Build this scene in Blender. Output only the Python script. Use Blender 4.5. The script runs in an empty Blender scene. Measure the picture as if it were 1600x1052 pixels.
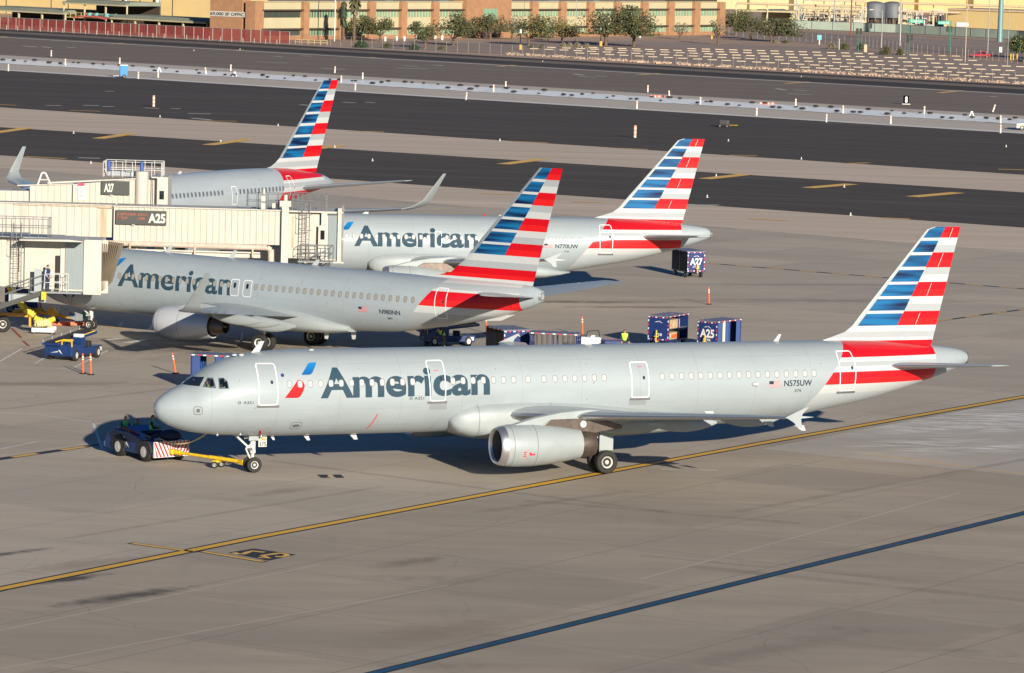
import bpy, bmesh, math, random
from mathutils import Vector, Matrix
R = math.radians
rnd = random.Random(7)
sc = bpy.context.scene
COL = sc.collection
# ---------------------------------------------------------------- camera, sky, sun, exposure
FPX, CH, PT, RL = 6448.64, 26.67, R(5.6799), R(1.5285)
cd = bpy.data.cameras.new('camera'); cam = bpy.data.objects.new('camera', cd); COL.objects.link(cam)
cd.sensor_width = 36; cd.lens = 36*FPX/1600; cd.clip_start = 1; cd.clip_end = 6000
cam.matrix_world = Matrix.Translation((0,0,CH)) @ Matrix.Rotation(R(90)-PT,4,'X') @ Matrix.Rotation(RL,4,'Z')
sc.camera = cam
SUN_EL = R(15.3); SH_AZ = R(111.2)          # direction the shadows fall, seen from above
sd = bpy.data.lights.new('sun','SUN'); sd.energy = 5.0; sd.angle = R(.5); sd.color = (1,.91,.77)
sun = bpy.data.objects.new('sun', sd); COL.objects.link(sun)
dirv = Vector((math.cos(SH_AZ)*math.cos(SUN_EL), math.sin(SH_AZ)*math.cos(SUN_EL), -math.sin(SUN_EL)))
sun.rotation_euler = dirv.to_track_quat('-Z','Y').to_euler()
w = bpy.data.worlds.new('World'); sc.world = w; w.use_nodes = True
nt = w.node_tree; sky = nt.nodes.new('ShaderNodeTexSky'); sky.sky_type = 'NISHITA'; sky.sun_disc = False
sky.sun_elevation = SUN_EL
# the sun stands opposite to dirv; sky rotation is measured clockwise from +Y
sx, sy = -dirv.x, -dirv.y
sky.sun_rotation = math.atan2(sx, sy)
sky.air_density = 1.0; sky.dust_density = 0.; sky.ozone_density = 8.
nt.links.new(sky.outputs[0], nt.nodes['Background'].inputs[0]); nt.nodes['Background'].inputs[1].default_value = .05
sc.view_settings.view_transform = 'Standard'; sc.view_settings.look = 'None'; sc.view_settings.exposure = .6
# ---------------------------------------------------------------- picking points in the place
def ray(u, v):
    a, b = u-800, v-526; c, s = math.cos(RL), math.sin(RL)
    x, y = a*c+b*s, -a*s+b*c
    d = Vector((x/FPX, 1, -y/FPX)); cp, sp = math.cos(PT), math.sin(PT)
    return Vector((d.x, d.y*cp+d.z*sp, -d.y*sp+d.z*cp))
def G(u, v, z=0.):
    d = ray(u, v); p = Vector((0,0,CH)) + d*((z-CH)/d.z); p.z = z; return p
def W(u, v, Y):
    d = ray(u, v); return Vector((0,0,CH)) + d*(Y/d.y)
def px(p):                                    # pixels per metre at a point
    return FPX/((p.y)*math.cos(PT)-(p.z-CH)*math.sin(PT))
# ---------------------------------------------------------------- materials
MATS = {}
def nodes(name):
    m = bpy.data.materials.new(name); m.use_nodes = True; t = m.node_tree
    return m, t, t.nodes['Principled BSDF']
def mat(name, col, rough=.6, metal=0., coat=0., var=.12, scale=3., emit=0., alpha=1., spec=.5, bump=0., stretch=(1,1,1)):
    if name in MATS: return MATS[name]
    m, t, b = nodes(name)
    b.inputs['Roughness'].default_value = rough; b.inputs['Metallic'].default_value = metal
    b.inputs['Coat Weight'].default_value = coat; b.inputs['Coat Roughness'].default_value = .08
    b.inputs['Specular IOR Level'].default_value = spec
    if alpha < 1: b.inputs['Alpha'].default_value = alpha
    if emit: b.inputs['Emission Color'].default_value = (*col,1); b.inputs['Emission Strength'].default_value = emit
    if var:
        tc = t.nodes.new('ShaderNodeTexCoord'); mp = t.nodes.new('ShaderNodeMapping'); mp.inputs['Scale'].default_value = stretch
        n = t.nodes.new('ShaderNodeTexNoise'); n.inputs['Scale'].default_value = scale; n.inputs['Detail'].default_value = 6; n.inputs['Roughness'].default_value = .65
        r = t.nodes.new('ShaderNodeValToRGB')
        r.color_ramp.elements[0].position = .3; r.color_ramp.elements[1].position = .7
        r.color_ramp.elements[0].color = (*[c*(1-var) for c in col],1); r.color_ramp.elements[1].color = (*[min(1,c*(1+var)) for c in col],1)
        t.links.new(tc.outputs['Object'], mp.inputs[0]); t.links.new(mp.outputs[0], n.inputs[0]); t.links.new(n.outputs[0], r.inputs[0]); t.links.new(r.outputs[0], b.inputs[0])
        if bump:
            bp = t.nodes.new('ShaderNodeBump'); bp.inputs['Strength'].default_value = bump; bp.inputs['Distance'].default_value = .02
            t.links.new(n.outputs[0], bp.inputs['Height']); t.links.new(bp.outputs[0], b.inputs['Normal'])
    else: b.inputs[0].default_value = (*col,1)
    MATS[name] = m; return m
class T:                                       # small node-tree helper
    def __init__(s, t): s.t = t
    def n(s, kind, **kw):
        x = s.t.nodes.new('ShaderNode'+kind)
        for k, v in kw.items(): setattr(x, k, v)
        return x
    def put(s, i, v):
        if isinstance(v, (int,float,tuple)): i.default_value = v
        else: s.t.links.new(v, i)
    def m(s, op, a, b=0., c=0.):
        x = s.n('Math', operation=op); s.put(x.inputs[0], a); s.put(x.inputs[1], b)
        if op in ('MULTIPLY_ADD','SMOOTH_MIN','SMOOTH_MAX'): s.put(x.inputs[2], c)
        return x.outputs[0]
    def mix(s, f, a, b):
        x = s.n('MixRGB'); s.put(x.inputs[0], f)
        s.put(x.inputs[1], (*a,1) if isinstance(a,tuple) else a); s.put(x.inputs[2], (*b,1) if isinstance(b,tuple) else b); return x.outputs[0]
    def noise(s, vec, scale, detail=5, rough=.6):
        x = s.n('TexNoise'); s.t.links.new(vec, x.inputs[0]); x.inputs['Scale'].default_value = scale; x.inputs['Detail'].default_value = detail; x.inputs['Roughness'].default_value = rough
        return x.outputs[0]
    def ramp(s, f, p0, p1, c0=0., c1=1.):
        x = s.n('MapRange'); s.put(x.inputs[0], f); x.inputs[1].default_value = p0; x.inputs[2].default_value = p1; x.inputs[3].default_value = c0; x.inputs[4].default_value = c1; return x.outputs[0]
    def mapping(s, vec, rot=0., scale=(1,1,1), loc=(0,0,0)):
        x = s.n('Mapping'); s.t.links.new(vec, x.inputs[0]); x.inputs['Rotation'].default_value = (0,0,rot); x.inputs['Scale'].default_value = scale; x.inputs['Location'].default_value = loc; return x.outputs[0]
# ---------------------------------------------------------------- mesh collecting
class MB:
    def __init__(s): s.v = []; s.f = []; s.mi = []
    def add(s, vs, fs, mi=0):
        o = len(s.v); s.v += [tuple(x) for x in vs]; s.f += [tuple(o+i for i in f) for f in fs]; s.mi += [mi]*len(fs); return s
    def box(s, c, d, rz=0., mi=0, M=None, taper=1.):
        hx, hy, hz = d[0]/2, d[1]/2, d[2]/2; vs = []
        for z in (-1,1):
            k = 1 if z < 0 else taper
            for x, y in ((-1,-1),(1,-1),(1,1),(-1,1)): vs.append(Vector((x*hx*k, y*hy*k, z*hz)))
        Q = M if M is not None else Matrix.Rotation(rz,3,'Z')
        return s.add([Q@v+Vector(c) for v in vs], [(3,2,1,0),(4,5,6,7),(0,1,5,4),(1,2,6,5),(2,3,7,6),(3,0,4,7)], mi)
    def span(s, a, b, mi=0):                    # axis-aligned box between two corners
        a, b = Vector(a), Vector(b); return s.box((a+b)/2, [abs(x) for x in (b-a)], mi=mi)
    def rings(s, rs, mi=0, cap=True, closed=True):
        n = len(rs[0]); vs = [p for r in rs for p in r]; fs = []
        for i in range(len(rs)-1):
            for j in range(n if closed else n-1):
                k = (j+1) % n; fs.append((i*n+j, i*n+k, (i+1)*n+k, (i+1)*n+j))
        if cap: fs.append(tuple(reversed(range(n)))); fs.append(tuple((len(rs)-1)*n+j for j in range(n)))
        return s.add(vs, fs, mi)
    def cyl(s, p0, p1, r0, r1=None, n=12, mi=0, cap=True):
        p0, p1 = Vector(p0), Vector(p1); r1 = r0 if r1 is None else r1
        d = (p1-p0).normalized(); a = d.orthogonal().normalized(); b = d.cross(a)
        f = lambda p, r: [p+(a*math.cos(2*math.pi*k/n)+b*math.sin(2*math.pi*k/n))*r for k in range(n)]
        return s.rings([f(p0,r0), f(p1,r1)], mi, cap)
    def tube(s, pts, r, n=6, mi=0):
        for a, b in zip(pts, pts[1:]): s.cyl(a, b, r, n=n, mi=mi)
        return s
    def lathe(s, prof, origin=(0,0,0), axis='X', n=32, mi=0, cap=True):
        o = Vector(origin); rs = []
        for a, r in prof:
            ring = []
            for k in range(n):
                t = 2*math.pi*k/n; c, q = r*math.cos(t), r*math.sin(t)
                ring.append(o+Vector({'X':(a,c,q),'Y':(c,a,q),'Z':(c,q,a)}[axis]))
            rs.append(ring)
        return s.rings(rs, mi, cap)
    def prism(s, poly, d, mi=0):                # poly: 3d points of a flat outline, d: thickness vector
        n = len(poly); a = [Vector(p) for p in poly]; d = Vector(d); vs = [p-d/2 for p in a]+[p+d/2 for p in a]
        return s.add(vs, [tuple(range(n)), tuple(reversed(range(n,2*n)))]+[(i,i+n,(i+1)%n+n,(i+1)%n) for i in range(n)], mi)
    def ball(s, c, r, n=10, m=7, mi=0, sz=(1,1,1)):
        rs = []
        for i in range(m+1):
            t = math.pi*i/m; t = min(max(t,.02), math.pi-.02)
            rs.append([(c[0]+r*sz[0]*math.sin(t)*math.cos(2*math.pi*k/n), c[1]+r*sz[1]*math.sin(t)*math.sin(2*math.pi*k/n), c[2]+r*sz[2]*math.cos(t)) for k in range(n)])
        return s.rings(rs, mi)
    def obj(s, name, mats, parent=None, smooth=None, bevel=0., fix=True):
        me = bpy.data.meshes.new(name); me.from_pydata(s.v, [], s.f)
        if not isinstance(mats, (list,tuple)): mats = [mats]
        for m in mats: me.materials.append(m)
        me.polygons.foreach_set('material_index', s.mi)
        if fix:
            b = bmesh.new(); b.from_mesh(me); bmesh.ops.recalc_face_normals(b, faces=b.faces); b.to_mesh(me); b.free()
        if smooth is not None: me.shade_smooth(); me.set_sharp_from_angle(angle=R(smooth))
        me.update()
        o = bpy.data.objects.new(name, me); COL.objects.link(o)
        if parent is not None: o.parent = parent
        if bevel:
            bm_ = o.modifiers.new('bevel','BEVEL'); bm_.width = bevel; bm_.segments = 2; bm_.limit_method = 'ANGLE'; bm_.harden_normals = False
        return o
def tag(o, label=None, cat=None, group=None, kind=None):
    for k, v in (('label',label),('category',cat),('group',group),('kind',kind)):
        if v: o[k] = v
    return o
def thing(name, label, cat, loc=(0,0,0), rz=0., group=None):
    o = bpy.data.objects.new(name, None); COL.objects.link(o); o.location = loc; o.rotation_euler = (0,0,rz); o.empty_display_size = .3
    return tag(o, label, cat, group)
def copy_tree(o, parent=None):
    c = o.copy(); COL.objects.link(c); c.parent = parent
    for ch in o.children: copy_tree(ch, c)
    return c
def text_mesh(s, offset=.02, spacing=1.):
    c = bpy.data.curves.new('t','FONT'); c.body = s; c.offset = offset; c.space_character = spacing; c.resolution_u = 6
    o = bpy.data.objects.new('t', c); COL.objects.link(o); bpy.context.view_layer.update()
    me = bpy.data.meshes.new_from_object(o.evaluated_get(bpy.context.evaluated_depsgraph_get()))
    bpy.data.objects.remove(o); bpy.data.curves.remove(c)
    vs = [(v.co.x, v.co.y) for v in me.vertices]; fs = [tuple(p.vertices) for p in me.polygons]; bpy.data.meshes.remove(me)
    return vs, fs
CAP = max(y for x, y in text_mesh('N')[0])
def fit_text(s, x0, x1, z0, capz, offset=.02, spacing=1.):   # text scaled so it runs x0..x1, baseline z0, capitals up to capz
    vs, fs = text_mesh(s, offset, spacing); a = min(v[0] for v in vs); b = max(v[0] for v in vs)
    kx = (x1-x0)/(b-a); kz = (capz-z0)/CAP
    return [(x0+(x-a)*kx, z0+y*kz) for x, y in vs], fs
def sign_text(s, origin, xdir, updir, width, height, m, parent, name='lettering', offset=.02, off=.012):
    xd, ud = Vector(xdir).normalized(), Vector(updir).normalized(); n = xd.cross(ud)
    vs, fs = fit_text(s, 0, width, 0, height, offset)
    return MB().add([Vector(origin)+xd*x+ud*z+n*off for x, z in vs], fs).obj(name, m, parent, fix=False)
# ---------------------------------------------------------------- ground
def lerp2(p, q, t): return p+(q-p)*t
def edge(v0, v1, ext=.5, z=0.):
    a, b = G(0,v0), G(1600,v1); d = b-a
    return a-d*ext, b+d*ext
def apron_mat():
    m, t, b = nodes('apron_concrete'); k = T(t); P = k.n('TexCoord').outputs['Object']
    base = (.455,.380,.285)
    n1 = k.noise(k.mapping(P, R(-57.7), (.035,.35,1)), 1.0, 8, .62)        # long streaks along the taxi line
    n2 = k.noise(k.mapping(P, 0, (.06,.06,.06), (3,8,0)), 1.0, 6, .6)
    n3 = k.noise(k.mapping(P, R(37), (.9,.12,1)), .8, 7, .7)
    n4 = k.noise(P, 6.0, 4, .7)
    c = k.mix(k.ramp(n1,.32,.68), tuple(x*.80 for x in base), tuple(x*1.17 for x in base))
    c = k.mix(k.ramp(n2,.4,.62,0,.55), c, (.385,.332,.26))
    c = k.mix(k.ramp(n3,.56,.75,0,.5), c, (.30,.258,.205))
    c = k.mix(k.ramp(n4,.3,.75,0,.26), c, (.54,.48,.41)); c = k.mix(k.ramp(k.noise(k.mapping(P, R(-20), (.12,.5,1), (4,1,0)), 1.3, 9, .72),.5,.72,0,.42), c, (.27,.215,.16))
    # slab joints
    def joints(rot, pitch, width, strength, c):
        q = k.mapping(P, rot); s = k.n('SeparateXYZ'); t.links.new(q, s.inputs[0])
        f = k.m('FRACT', k.m('DIVIDE', k.m('ADD', s.outputs[0], 5000.), pitch))
        line = k.m('LESS_THAN', f, width/pitch)
        return k.mix(k.m('MULTIPLY', line, strength), c, (.10,.088,.08))
    c = joints(R(-57.7), 7.6, .06, .55, c); c = joints(R(32.3), 7.6, .07, .6, c)
    # slab-to-slab tone
    vo = k.n('TexWhiteNoise', noise_dimensions='2D'); q = k.mapping(P, R(-57.7), (1/7.6,1/7.6,1)); fl = k.n('VectorMath', operation='FLOOR'); t.links.new(q, fl.inputs[0]); t.links.new(fl.outputs[0], vo.inputs['Vector'])
    c = k.mix(k.ramp(vo.outputs['Value'],0,1,0,.32), c, (.15,.13,.115))
    # oil stains
    vor = k.n('TexVoronoi'); vor.inputs['Scale'].default_value = .05; t.links.new(k.mapping(P, R(-50), (1,2.2,1)), vor.inputs['Vector'])
    st = k.m('MULTIPLY', k.ramp(vor.outputs['Distance'],.0,.16,1,0), k.ramp(k.noise(P,.8,5,.7),.38,.7,0,1))
    c = k.mix(k.m('MULTIPLY', st, .75), c, (.05,.043,.04))
    # thin wandering cracks
    vc = k.n('TexVoronoi', feature='DISTANCE_TO_EDGE'); vc.inputs['Scale'].default_value = .06
    wob = k.n('VectorMath', operation='ADD'); nn = k.n('TexNoise'); nn.inputs['Scale'].default_value = .25; t.links.new(P, nn.inputs[0]); sc3 = k.n('VectorMath', operation='SCALE'); sc3.inputs['Scale'].default_value = 3.; t.links.new(nn.outputs['Color'], sc3.inputs[0]); t.links.new(P, wob.inputs[0]); t.links.new(sc3.outputs[0], wob.inputs[1]); t.links.new(wob.outputs[0], vc.inputs['Vector'])
    cr = k.m('MULTIPLY', k.m('LESS_THAN', vc.outputs['Distance'], .0016), k.ramp(n2,.45,.6,0,.4))
    c = k.mix(cr, c, (.08,.07,.06))
    # the stand side of the taxi line is paler concrete; washed pale patch, tyre tracks and rubber or oil stains at fixed places
    S = k.n('SeparateXYZ'); t.links.new(P, S.inputs[0]); X, Y = S.outputs[0], S.outputs[1]
    def along(p, ang):                          # (distance along, distance across) from a ground point
        ca, sa = math.cos(ang), math.sin(ang); dx, dy = k.m('SUBTRACT', X, p.x), k.m('SUBTRACT', Y, p.y)
        return k.m('ADD', k.m('MULTIPLY', dx, ca), k.m('MULTIPLY', dy, sa)), k.m('SUBTRACT', k.m('MULTIPLY', dy, ca), k.m('MULTIPLY', dx, sa))
    la, lc = along(G(0,920.5), math.atan2(240.6-161.7, 50.1)); wob2 = k.ramp(n1,0,1,-6,6)
    c = k.mix(k.ramp(lc,0,.3,0,.30), c, (.54,.475,.385)); c = k.mix(k.m('MULTIPLY', k.ramp(lc,0,-.3,0,.42), k.ramp(n2,.25,.65,.35,1)), c, (.30,.25,.19))
    nb_ = k.noise(k.mapping(P, 0, (1,1,1), (7,2,0)), .7, 9, .78)
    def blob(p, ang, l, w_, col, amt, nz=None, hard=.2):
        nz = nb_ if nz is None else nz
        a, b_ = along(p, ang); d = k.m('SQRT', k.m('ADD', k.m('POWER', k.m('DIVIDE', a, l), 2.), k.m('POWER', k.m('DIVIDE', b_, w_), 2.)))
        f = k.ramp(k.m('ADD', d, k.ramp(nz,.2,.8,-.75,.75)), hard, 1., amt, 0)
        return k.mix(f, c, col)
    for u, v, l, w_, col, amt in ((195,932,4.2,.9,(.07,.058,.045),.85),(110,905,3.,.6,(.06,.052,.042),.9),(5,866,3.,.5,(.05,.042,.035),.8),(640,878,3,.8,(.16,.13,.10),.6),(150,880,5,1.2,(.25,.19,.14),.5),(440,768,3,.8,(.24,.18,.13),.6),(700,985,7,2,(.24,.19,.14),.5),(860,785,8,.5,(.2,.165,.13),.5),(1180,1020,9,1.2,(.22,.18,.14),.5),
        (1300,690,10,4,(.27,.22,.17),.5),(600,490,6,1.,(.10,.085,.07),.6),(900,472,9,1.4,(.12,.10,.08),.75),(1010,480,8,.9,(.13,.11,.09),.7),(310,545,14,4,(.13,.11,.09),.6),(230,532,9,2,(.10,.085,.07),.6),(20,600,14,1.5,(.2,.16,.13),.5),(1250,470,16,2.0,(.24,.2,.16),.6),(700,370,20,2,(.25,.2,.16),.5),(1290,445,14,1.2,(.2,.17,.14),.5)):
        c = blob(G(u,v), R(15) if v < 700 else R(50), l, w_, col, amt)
    nf = k.noise(k.mapping(P, R(-20), (.22,1.4,1)), 1.6, 8, .72)      # scrubbed pale bay beside the taxi line
    bay = k.m('MULTIPLY', k.m('MULTIPLY', k.ramp(la,60.8,61.1,0,1), k.ramp(lc,-.5,-.6,0,1)), k.ramp(la,95,100,1,0))
    c = k.mix(k.m('MULTIPLY', bay, k.ramp(nf,.2,.75,.35,.8)), c, (.47,.44,.40))
    for u, v, l, w_ in ((1495,668,9,3.2),(1580,650,12,5),(1440,692,5,1.6),(1560,700,8,2)):
        a, b_ = along(G(u,v), R(30)); d = k.m('SQRT', k.m('ADD', k.m('POWER', k.m('DIVIDE', a, l), 2.), k.m('POWER', k.m('DIVIDE', b_, w_), 2.)))
        c = k.mix(k.m('MULTIPLY', k.m('MULTIPLY', k.ramp(d,.2,1.2,1,0), k.ramp(nf,.47,.58,0,.85)), bay), c, (.78,.75,.70))
    for p, q, wd in ((G(1080,885),G(1700,948),.55),(G(1000,868),G(1400,905),.3),(G(420,720),G(1040,800),.35),(G(820,782),G(1250,818),.4),(G(330,600),G(0,640),.3),(G(1150,800),G(1700,700),.3),(G(600,760),G(100,842),.25)):
        a, b_ = along(p, math.atan2(q.y-p.y, q.x-p.x)); L_ = (q-p).length
        f = k.m('MULTIPLY', k.m('MULTIPLY', k.m('GREATER_THAN', a, 0.), k.m('LESS_THAN', a, L_)), k.ramp(k.m('ABSOLUTE', b_), wd*.5, wd*1.1, .34, 0)); c = k.mix(k.m('MULTIPLY', f, k.ramp(n3,.3,.6,.4,1)), c, (.17,.135,.11))
    for p, q in ((G(0,985),G(500,882)),(G(1000,905),G(1500,770)),(G(0,1045),G(700,915))):
        a, b_ = along(p, math.atan2(q.y-p.y, q.x-p.x)); L_ = (q-p).length
        c = k.mix(k.m('MULTIPLY', k.m('MULTIPLY', k.m('GREATER_THAN', a, 0.), k.m('LESS_THAN', a, L_)), k.ramp(k.m('ABSOLUTE', b_), .03, .07, .45, 0)), c, (.60,.55,.48))
    t.links.new(c, b.inputs[0]); b.inputs['Roughness'].default_value = .8; b.inputs['Specular IOR Level'].default_value = .3
    bp = k.n('Bump'); bp.inputs['Strength'].default_value = .25; bp.inputs['Distance'].default_value = .01; t.links.new(n4, bp.inputs['Height']); t.links.new(bp.outputs[0], b.inputs['Normal'])
    return m
def strip_mat(name, base, dark, light, ang=-38, seams=0., tracks=.5):
    m, t, b = nodes(name); k = T(t); P = k.n('TexCoord').outputs['Object']
    n1 = k.noise(k.mapping(P, R(-ang), (.006,.35,1)), 1., 8, .6); n2 = k.noise(k.mapping(P, R(-ang), (.02,.12,1)), 1., 5, .6); n3 = k.noise(P, 2.5, 5, .7)
    c = k.mix(k.ramp(n1,.35,.68), dark, base); c = k.mix(k.ramp(n2,.5,.75,0,tracks), c, light); c = k.mix(k.ramp(n3,.3,.8,0,.18), c, light); c = k.mix(k.ramp(k.noise(k.mapping(P, R(-ang+7), (.012,.2,1), (5,9,0)), 1.2, 8, .7),.52,.75,0,.5), c, dark)
    if seams:
        s = k.n('SeparateXYZ'); t.links.new(k.mapping(P, R(-ang)), s.inputs[0])
        f = k.m('FRACT', k.m('DIVIDE', k.m('ADD', s.outputs[1], 5000.), seams)); c = k.mix(k.m('MULTIPLY', k.m('LESS_THAN', f, .05), .5), c, light)
    t.links.new(c, b.inputs[0]); b.inputs['Roughness'].default_value = .85; b.inputs['Specular IOR Level'].default_value = .25
    return m
def sheet(name, top, bot, z, m, kind='structure'):
    a0, a1 = edge(*top); b0, b1 = edge(*bot)
    n = 40; mb = MB(); vs = []
    for i in range(n+1):
        p, q = lerp2(a0,a1,i/n), lerp2(b0,b1,i/n); vs += [(p.x,p.y,z),(q.x,q.y,z)]
    mb.add(vs, [(2*i,2*i+1,2*i+3,2*i+2) for i in range(n)])
    return tag(mb.obj(name, m), kind=kind)
MG = apron_mat()
tag(MB().add([(-2500,-300,0),(2500,-300,0),(2500,5000,0),(-2500,5000,0)], [(0,1,2,3)]).obj('apron', MG), kind='structure')
M_DARK = strip_mat('dark_asphalt', (.078,.064,.051), (.054,.045,.037), (.14,.115,.09), -36, 11.)
M_FAR = strip_mat('brown_asphalt', (.20,.158,.127), (.155,.122,.10), (.26,.21,.17), -40, 14.)
M_BLK = strip_mat('black_asphalt', (.055,.045,.037), (.040,.034,.029), (.10,.083,.068), -40)
M_TAN = strip_mat('tan_concrete', (.62,.50,.385), (.46,.375,.30), (.66,.54,.43), -34, 0, .6)
M_GRY = strip_mat('grey_concrete', (.54,.47,.40), (.46,.40,.34), (.58,.51,.44), -40)
M_DES = strip_mat('desert_gravel', (.44,.31,.23), (.34,.24,.18), (.52,.38,.28), -40)
M_LOT = strip_mat('lot_asphalt', (.34,.26,.215), (.28,.215,.18), (.40,.315,.265), -40)
sheet('desert_ground', (-70,-10), (47,137), .030, M_DES)
sheet('perimeter_verge', (47,135), (57,147.5), .036, M_FAR)
sheet('perimeter_ditch', (46.2,134), (48.6,136.6), .060, M_BLK)
sheet('perimeter_road', (52,140.5), (56.4,147), .050, M_BLK)
sheet('far_runway', (57,147.5), (86,181), .020, M_FAR)
sheet('far_shoulder', (86,181), (109,208), .012, M_GRY)
sheet('runway', (109,208), (168,273.5), .016, M_DARK)
sheet('runway_shoulder', (168,273.5), (199,301), .010, M_TAN)
sheet('taxiway', (199,301), (243,356), .014, M_DARK)
sheet('apron_edge', (243,356), (262,395), .006, M_TAN)
# ---- painted markings
M_YEL = mat('yellow_paint', (.74,.41,.03), .6, var=.12, scale=2.5)
M_ORG = mat('orange_line_paint', (.76,.45,.10), .7, var=.15, scale=1.5)
M_BLU = mat('blue_line_paint', (.012,.066,.125), .6, var=.25, scale=1.5)
M_BKP = mat('black_paint', (.018,.017,.018), .65, var=.2, scale=2)
M_WHP = mat('white_line_paint', (.66,.63,.58), .7, var=.2, scale=2)
def stripe(mb, p, q, w, z, mi=0, seg=1, gap=0.):
    p, q = Vector(p), Vector(q); d = q-p; L = d.length; d.normalize(); n = Vector((-d.y,d.x,0))*w/2; t = 0
    while t < L-1e-4:
        e = min(L, t+(seg if gap else L)); a, b = p+d*t, p+d*e; a.z = b.z = 0; Z = Vector((0,0,z))
        mb.add([a-n+Z, b-n+Z, b+n+Z, a+n+Z], [(0,1,2,3)], mi); t = e+gap
    return mb
def pline(mb, pts, w, z, mi=0):                # painted line through several ground points, mitred
    P = [Vector((p[0],p[1],0)) for p in pts]; vs = []
    for i, p in enumerate(P):
        d = (P[min(i+1,len(P)-1)]-P[max(i-1,0)]).normalized(); n = Vector((-d.y,d.x,0))*w/2
        vs += [p-n+Vector((0,0,z)), p+n+Vector((0,0,z))]
    mb.add(vs, [(2*i,2*i+2,2*i+3,2*i+1) for i in range(len(P)-1)], mi)
def ext(a, b, t=.6):
    return a-(b-a)*t, b+(b-a)*t
yl = [G(-500,1040), G(0,920.5), G(400,840), G(800,765), G(1000,728), G(1200,691), G(1600,620), G(2100,533)]
mb = MB(); pline(mb, yl, .84, .004, 0); tag(mb.obj('taxi_line_border', M_BKP), kind='structure')
mb = MB(); pline(mb, yl, .47, .008, 0); tag(mb.obj('taxi_line', M_YEL), kind='structure')
bl = [G(200,1142), G(585,1052), G(1000,949), G(1300,875), G(1600,802), G(2100,682)]
mb = MB(); pline(mb, bl, .62, .004, 0); tag(mb.obj('service_line_border', M_BKP), kind='structure')
mb = MB(); pline(mb, bl, .36, .008, 0); tag(mb.obj('service_line', M_BLU), kind='structure')
# short painted marks on the runways and taxiways: pairs of photo points lying on the ground
mk = MB()
for a, b, wd in [((-10,208),(47,200),1.3),((153,217),(207,209),1.3),((325,227),(390,218),1.3),((480,234),(535,228),1.3),((786,257),(847,249),1.3),((1101,280),(1165,273),1.3),((1262,294),(1331,288),1.3),((1425,308),(1497,301.5),1.3),
                 ((0,58),(28,56.7),1.),((175,69),(211,67),1.),((368,79),(402,77),1.),((568,91),(606,89.5),1.),((778,104),(812,102),1.),((998,117),(1035,115),1.),((1227,131),(1263,128.5),1.),((1468,145.5),(1502,142),1.)]:
    stripe(mk, G(*a), G(*b), wd*1.3, .030)
for a, b in [((110,173),(157,174.5)),((310,189),(370,190)),((545,205.5),(600,206)),((800,221.5),(856,223.5)),((966,232),(1013,234)),((1140,243),(1183,243.5)),((1320,256),(1358,255)),((-10,163.5),(25,165)),((40,245),(103,248.5)),((1170,342),(1230,345)),((750,303),(806,305)),((895,316),(942,317)),((1380,341),(1422,343)),((1560,265),(1600,266))]:
    stripe(mk, G(*a), G(*b), .8, .034)
tag(mk.obj('runway_marks', M_ORG), kind='structure')
mk = MB()
for a, b in [((164,143),(178,143)),((72,165),(96,165.5)),((130,165),(155,165.5)),((160,167),(178,167)),((226,169),(248,170)),((267,170),(282,170.5)),((294,178),(330,178.5)),((122,247),(156,248)),((468,164),(482,165)),((535,160),(556,161)),((571,160),(586,161)),
             ((36,72),(58,74)),((66,73.5),(80,75)),((104,74),(118,75)),((0,91),(15,91)),((400,97),(451,99)),((28+400,88),(441,89)),((470,87.5),(487,88.5)),((502,107),(540,109)),((618,107),(668,108)),((630,103),(653,104)),((678,102),(692,103)),((896,116),(912,118)),((905,120),(930,121)),((930,119),(948,120)),((1213,139),(1228,141)),((1230,147),(1268,148)),((1240,141),(1260,142)),((1547,151),(1558,152)),((1076,321),(1124,321)),((300,185),(330,188)),((1545,139),(1580,140))]:
    stripe(mk, G(*a), G(*b), .8, .030)
tag(mk.obj('white_ground_marks', M_WHP), kind='structure')
mk = MB()
stripe(mk, *edge(109.3,208.4), 3.4, .032); 
stripe(mk, *edge(58.6,148.6), 1.6, .055); stripe(mk, *edge(86.5,181.5), .35, .03)
tag(mk.obj('white_edge_line', M_WHP), kind='structure')
# aircraft stand lines on the apron
mk = MB(); dk = MB(); yk = MB()
def dash(p, q, w, L1=2.2, L2=2.0):
    stripe(dk, p, q, w, .004); stripe(yk, p, q, w*.62, .008, 0, L1, L2)
dash(G(1100,411), G(1640,455), .55, 1.6, 1.4); dash(G(1465,502), G(1640,478), .4); dash(G(-60,726), G(162,694), .6, 1.9, 1.9)
stripe(dk, G(1040,352), G(1640,382), .22, .004); stripe(dk, G(800,338), G(1040,352), .18, .004)
pline(mk, [G(0,645),G(60,648),G(163,663)], .14, .006); stripe(mk, G(145,660), G(160,702), .16, .006); stripe(mk, G(0,565), G(34,545), .12, .006); stripe(mk, G(55,568), G(75,556), .1, .006)
stripe(mk, G(112,576), G(168,548), .13, .006); stripe(mk, G(0,702), G(60,690), .12, .006)
stripe(mk, G(187,511), G(191,503), .16, .006); stripe(mk, G(234,516), G(237,508), .16, .006); stripe(mk, G(161,532), G(192,529), .4, .006); stripe(mk, G(197,536), G(226,531), .5, .006); stripe(mk, G(377,532),G(379,520),.14,.006)
pline(mk, [G(1062,469),G(1150,470),G(1600,476)], .09, .006); stripe(mk, G(880,464), G(1060,468), .1, .006)
stripe(mk, G(1033,733), G(1066,733.8), .13, .006); stripe(mk, G(1092,734), G(1120,735), .13, .006)
tag(mk.obj('stand_lines', M_WHP), kind='structure')
oy = MB(); stripe(oy, G(152,508), G(203,515), .3, .006); stripe(oy, G(1350,709), G(1600,741), .14, .006)
tag(oy.obj('stand_guide_lines', M_ORG), kind='structure')
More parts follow.
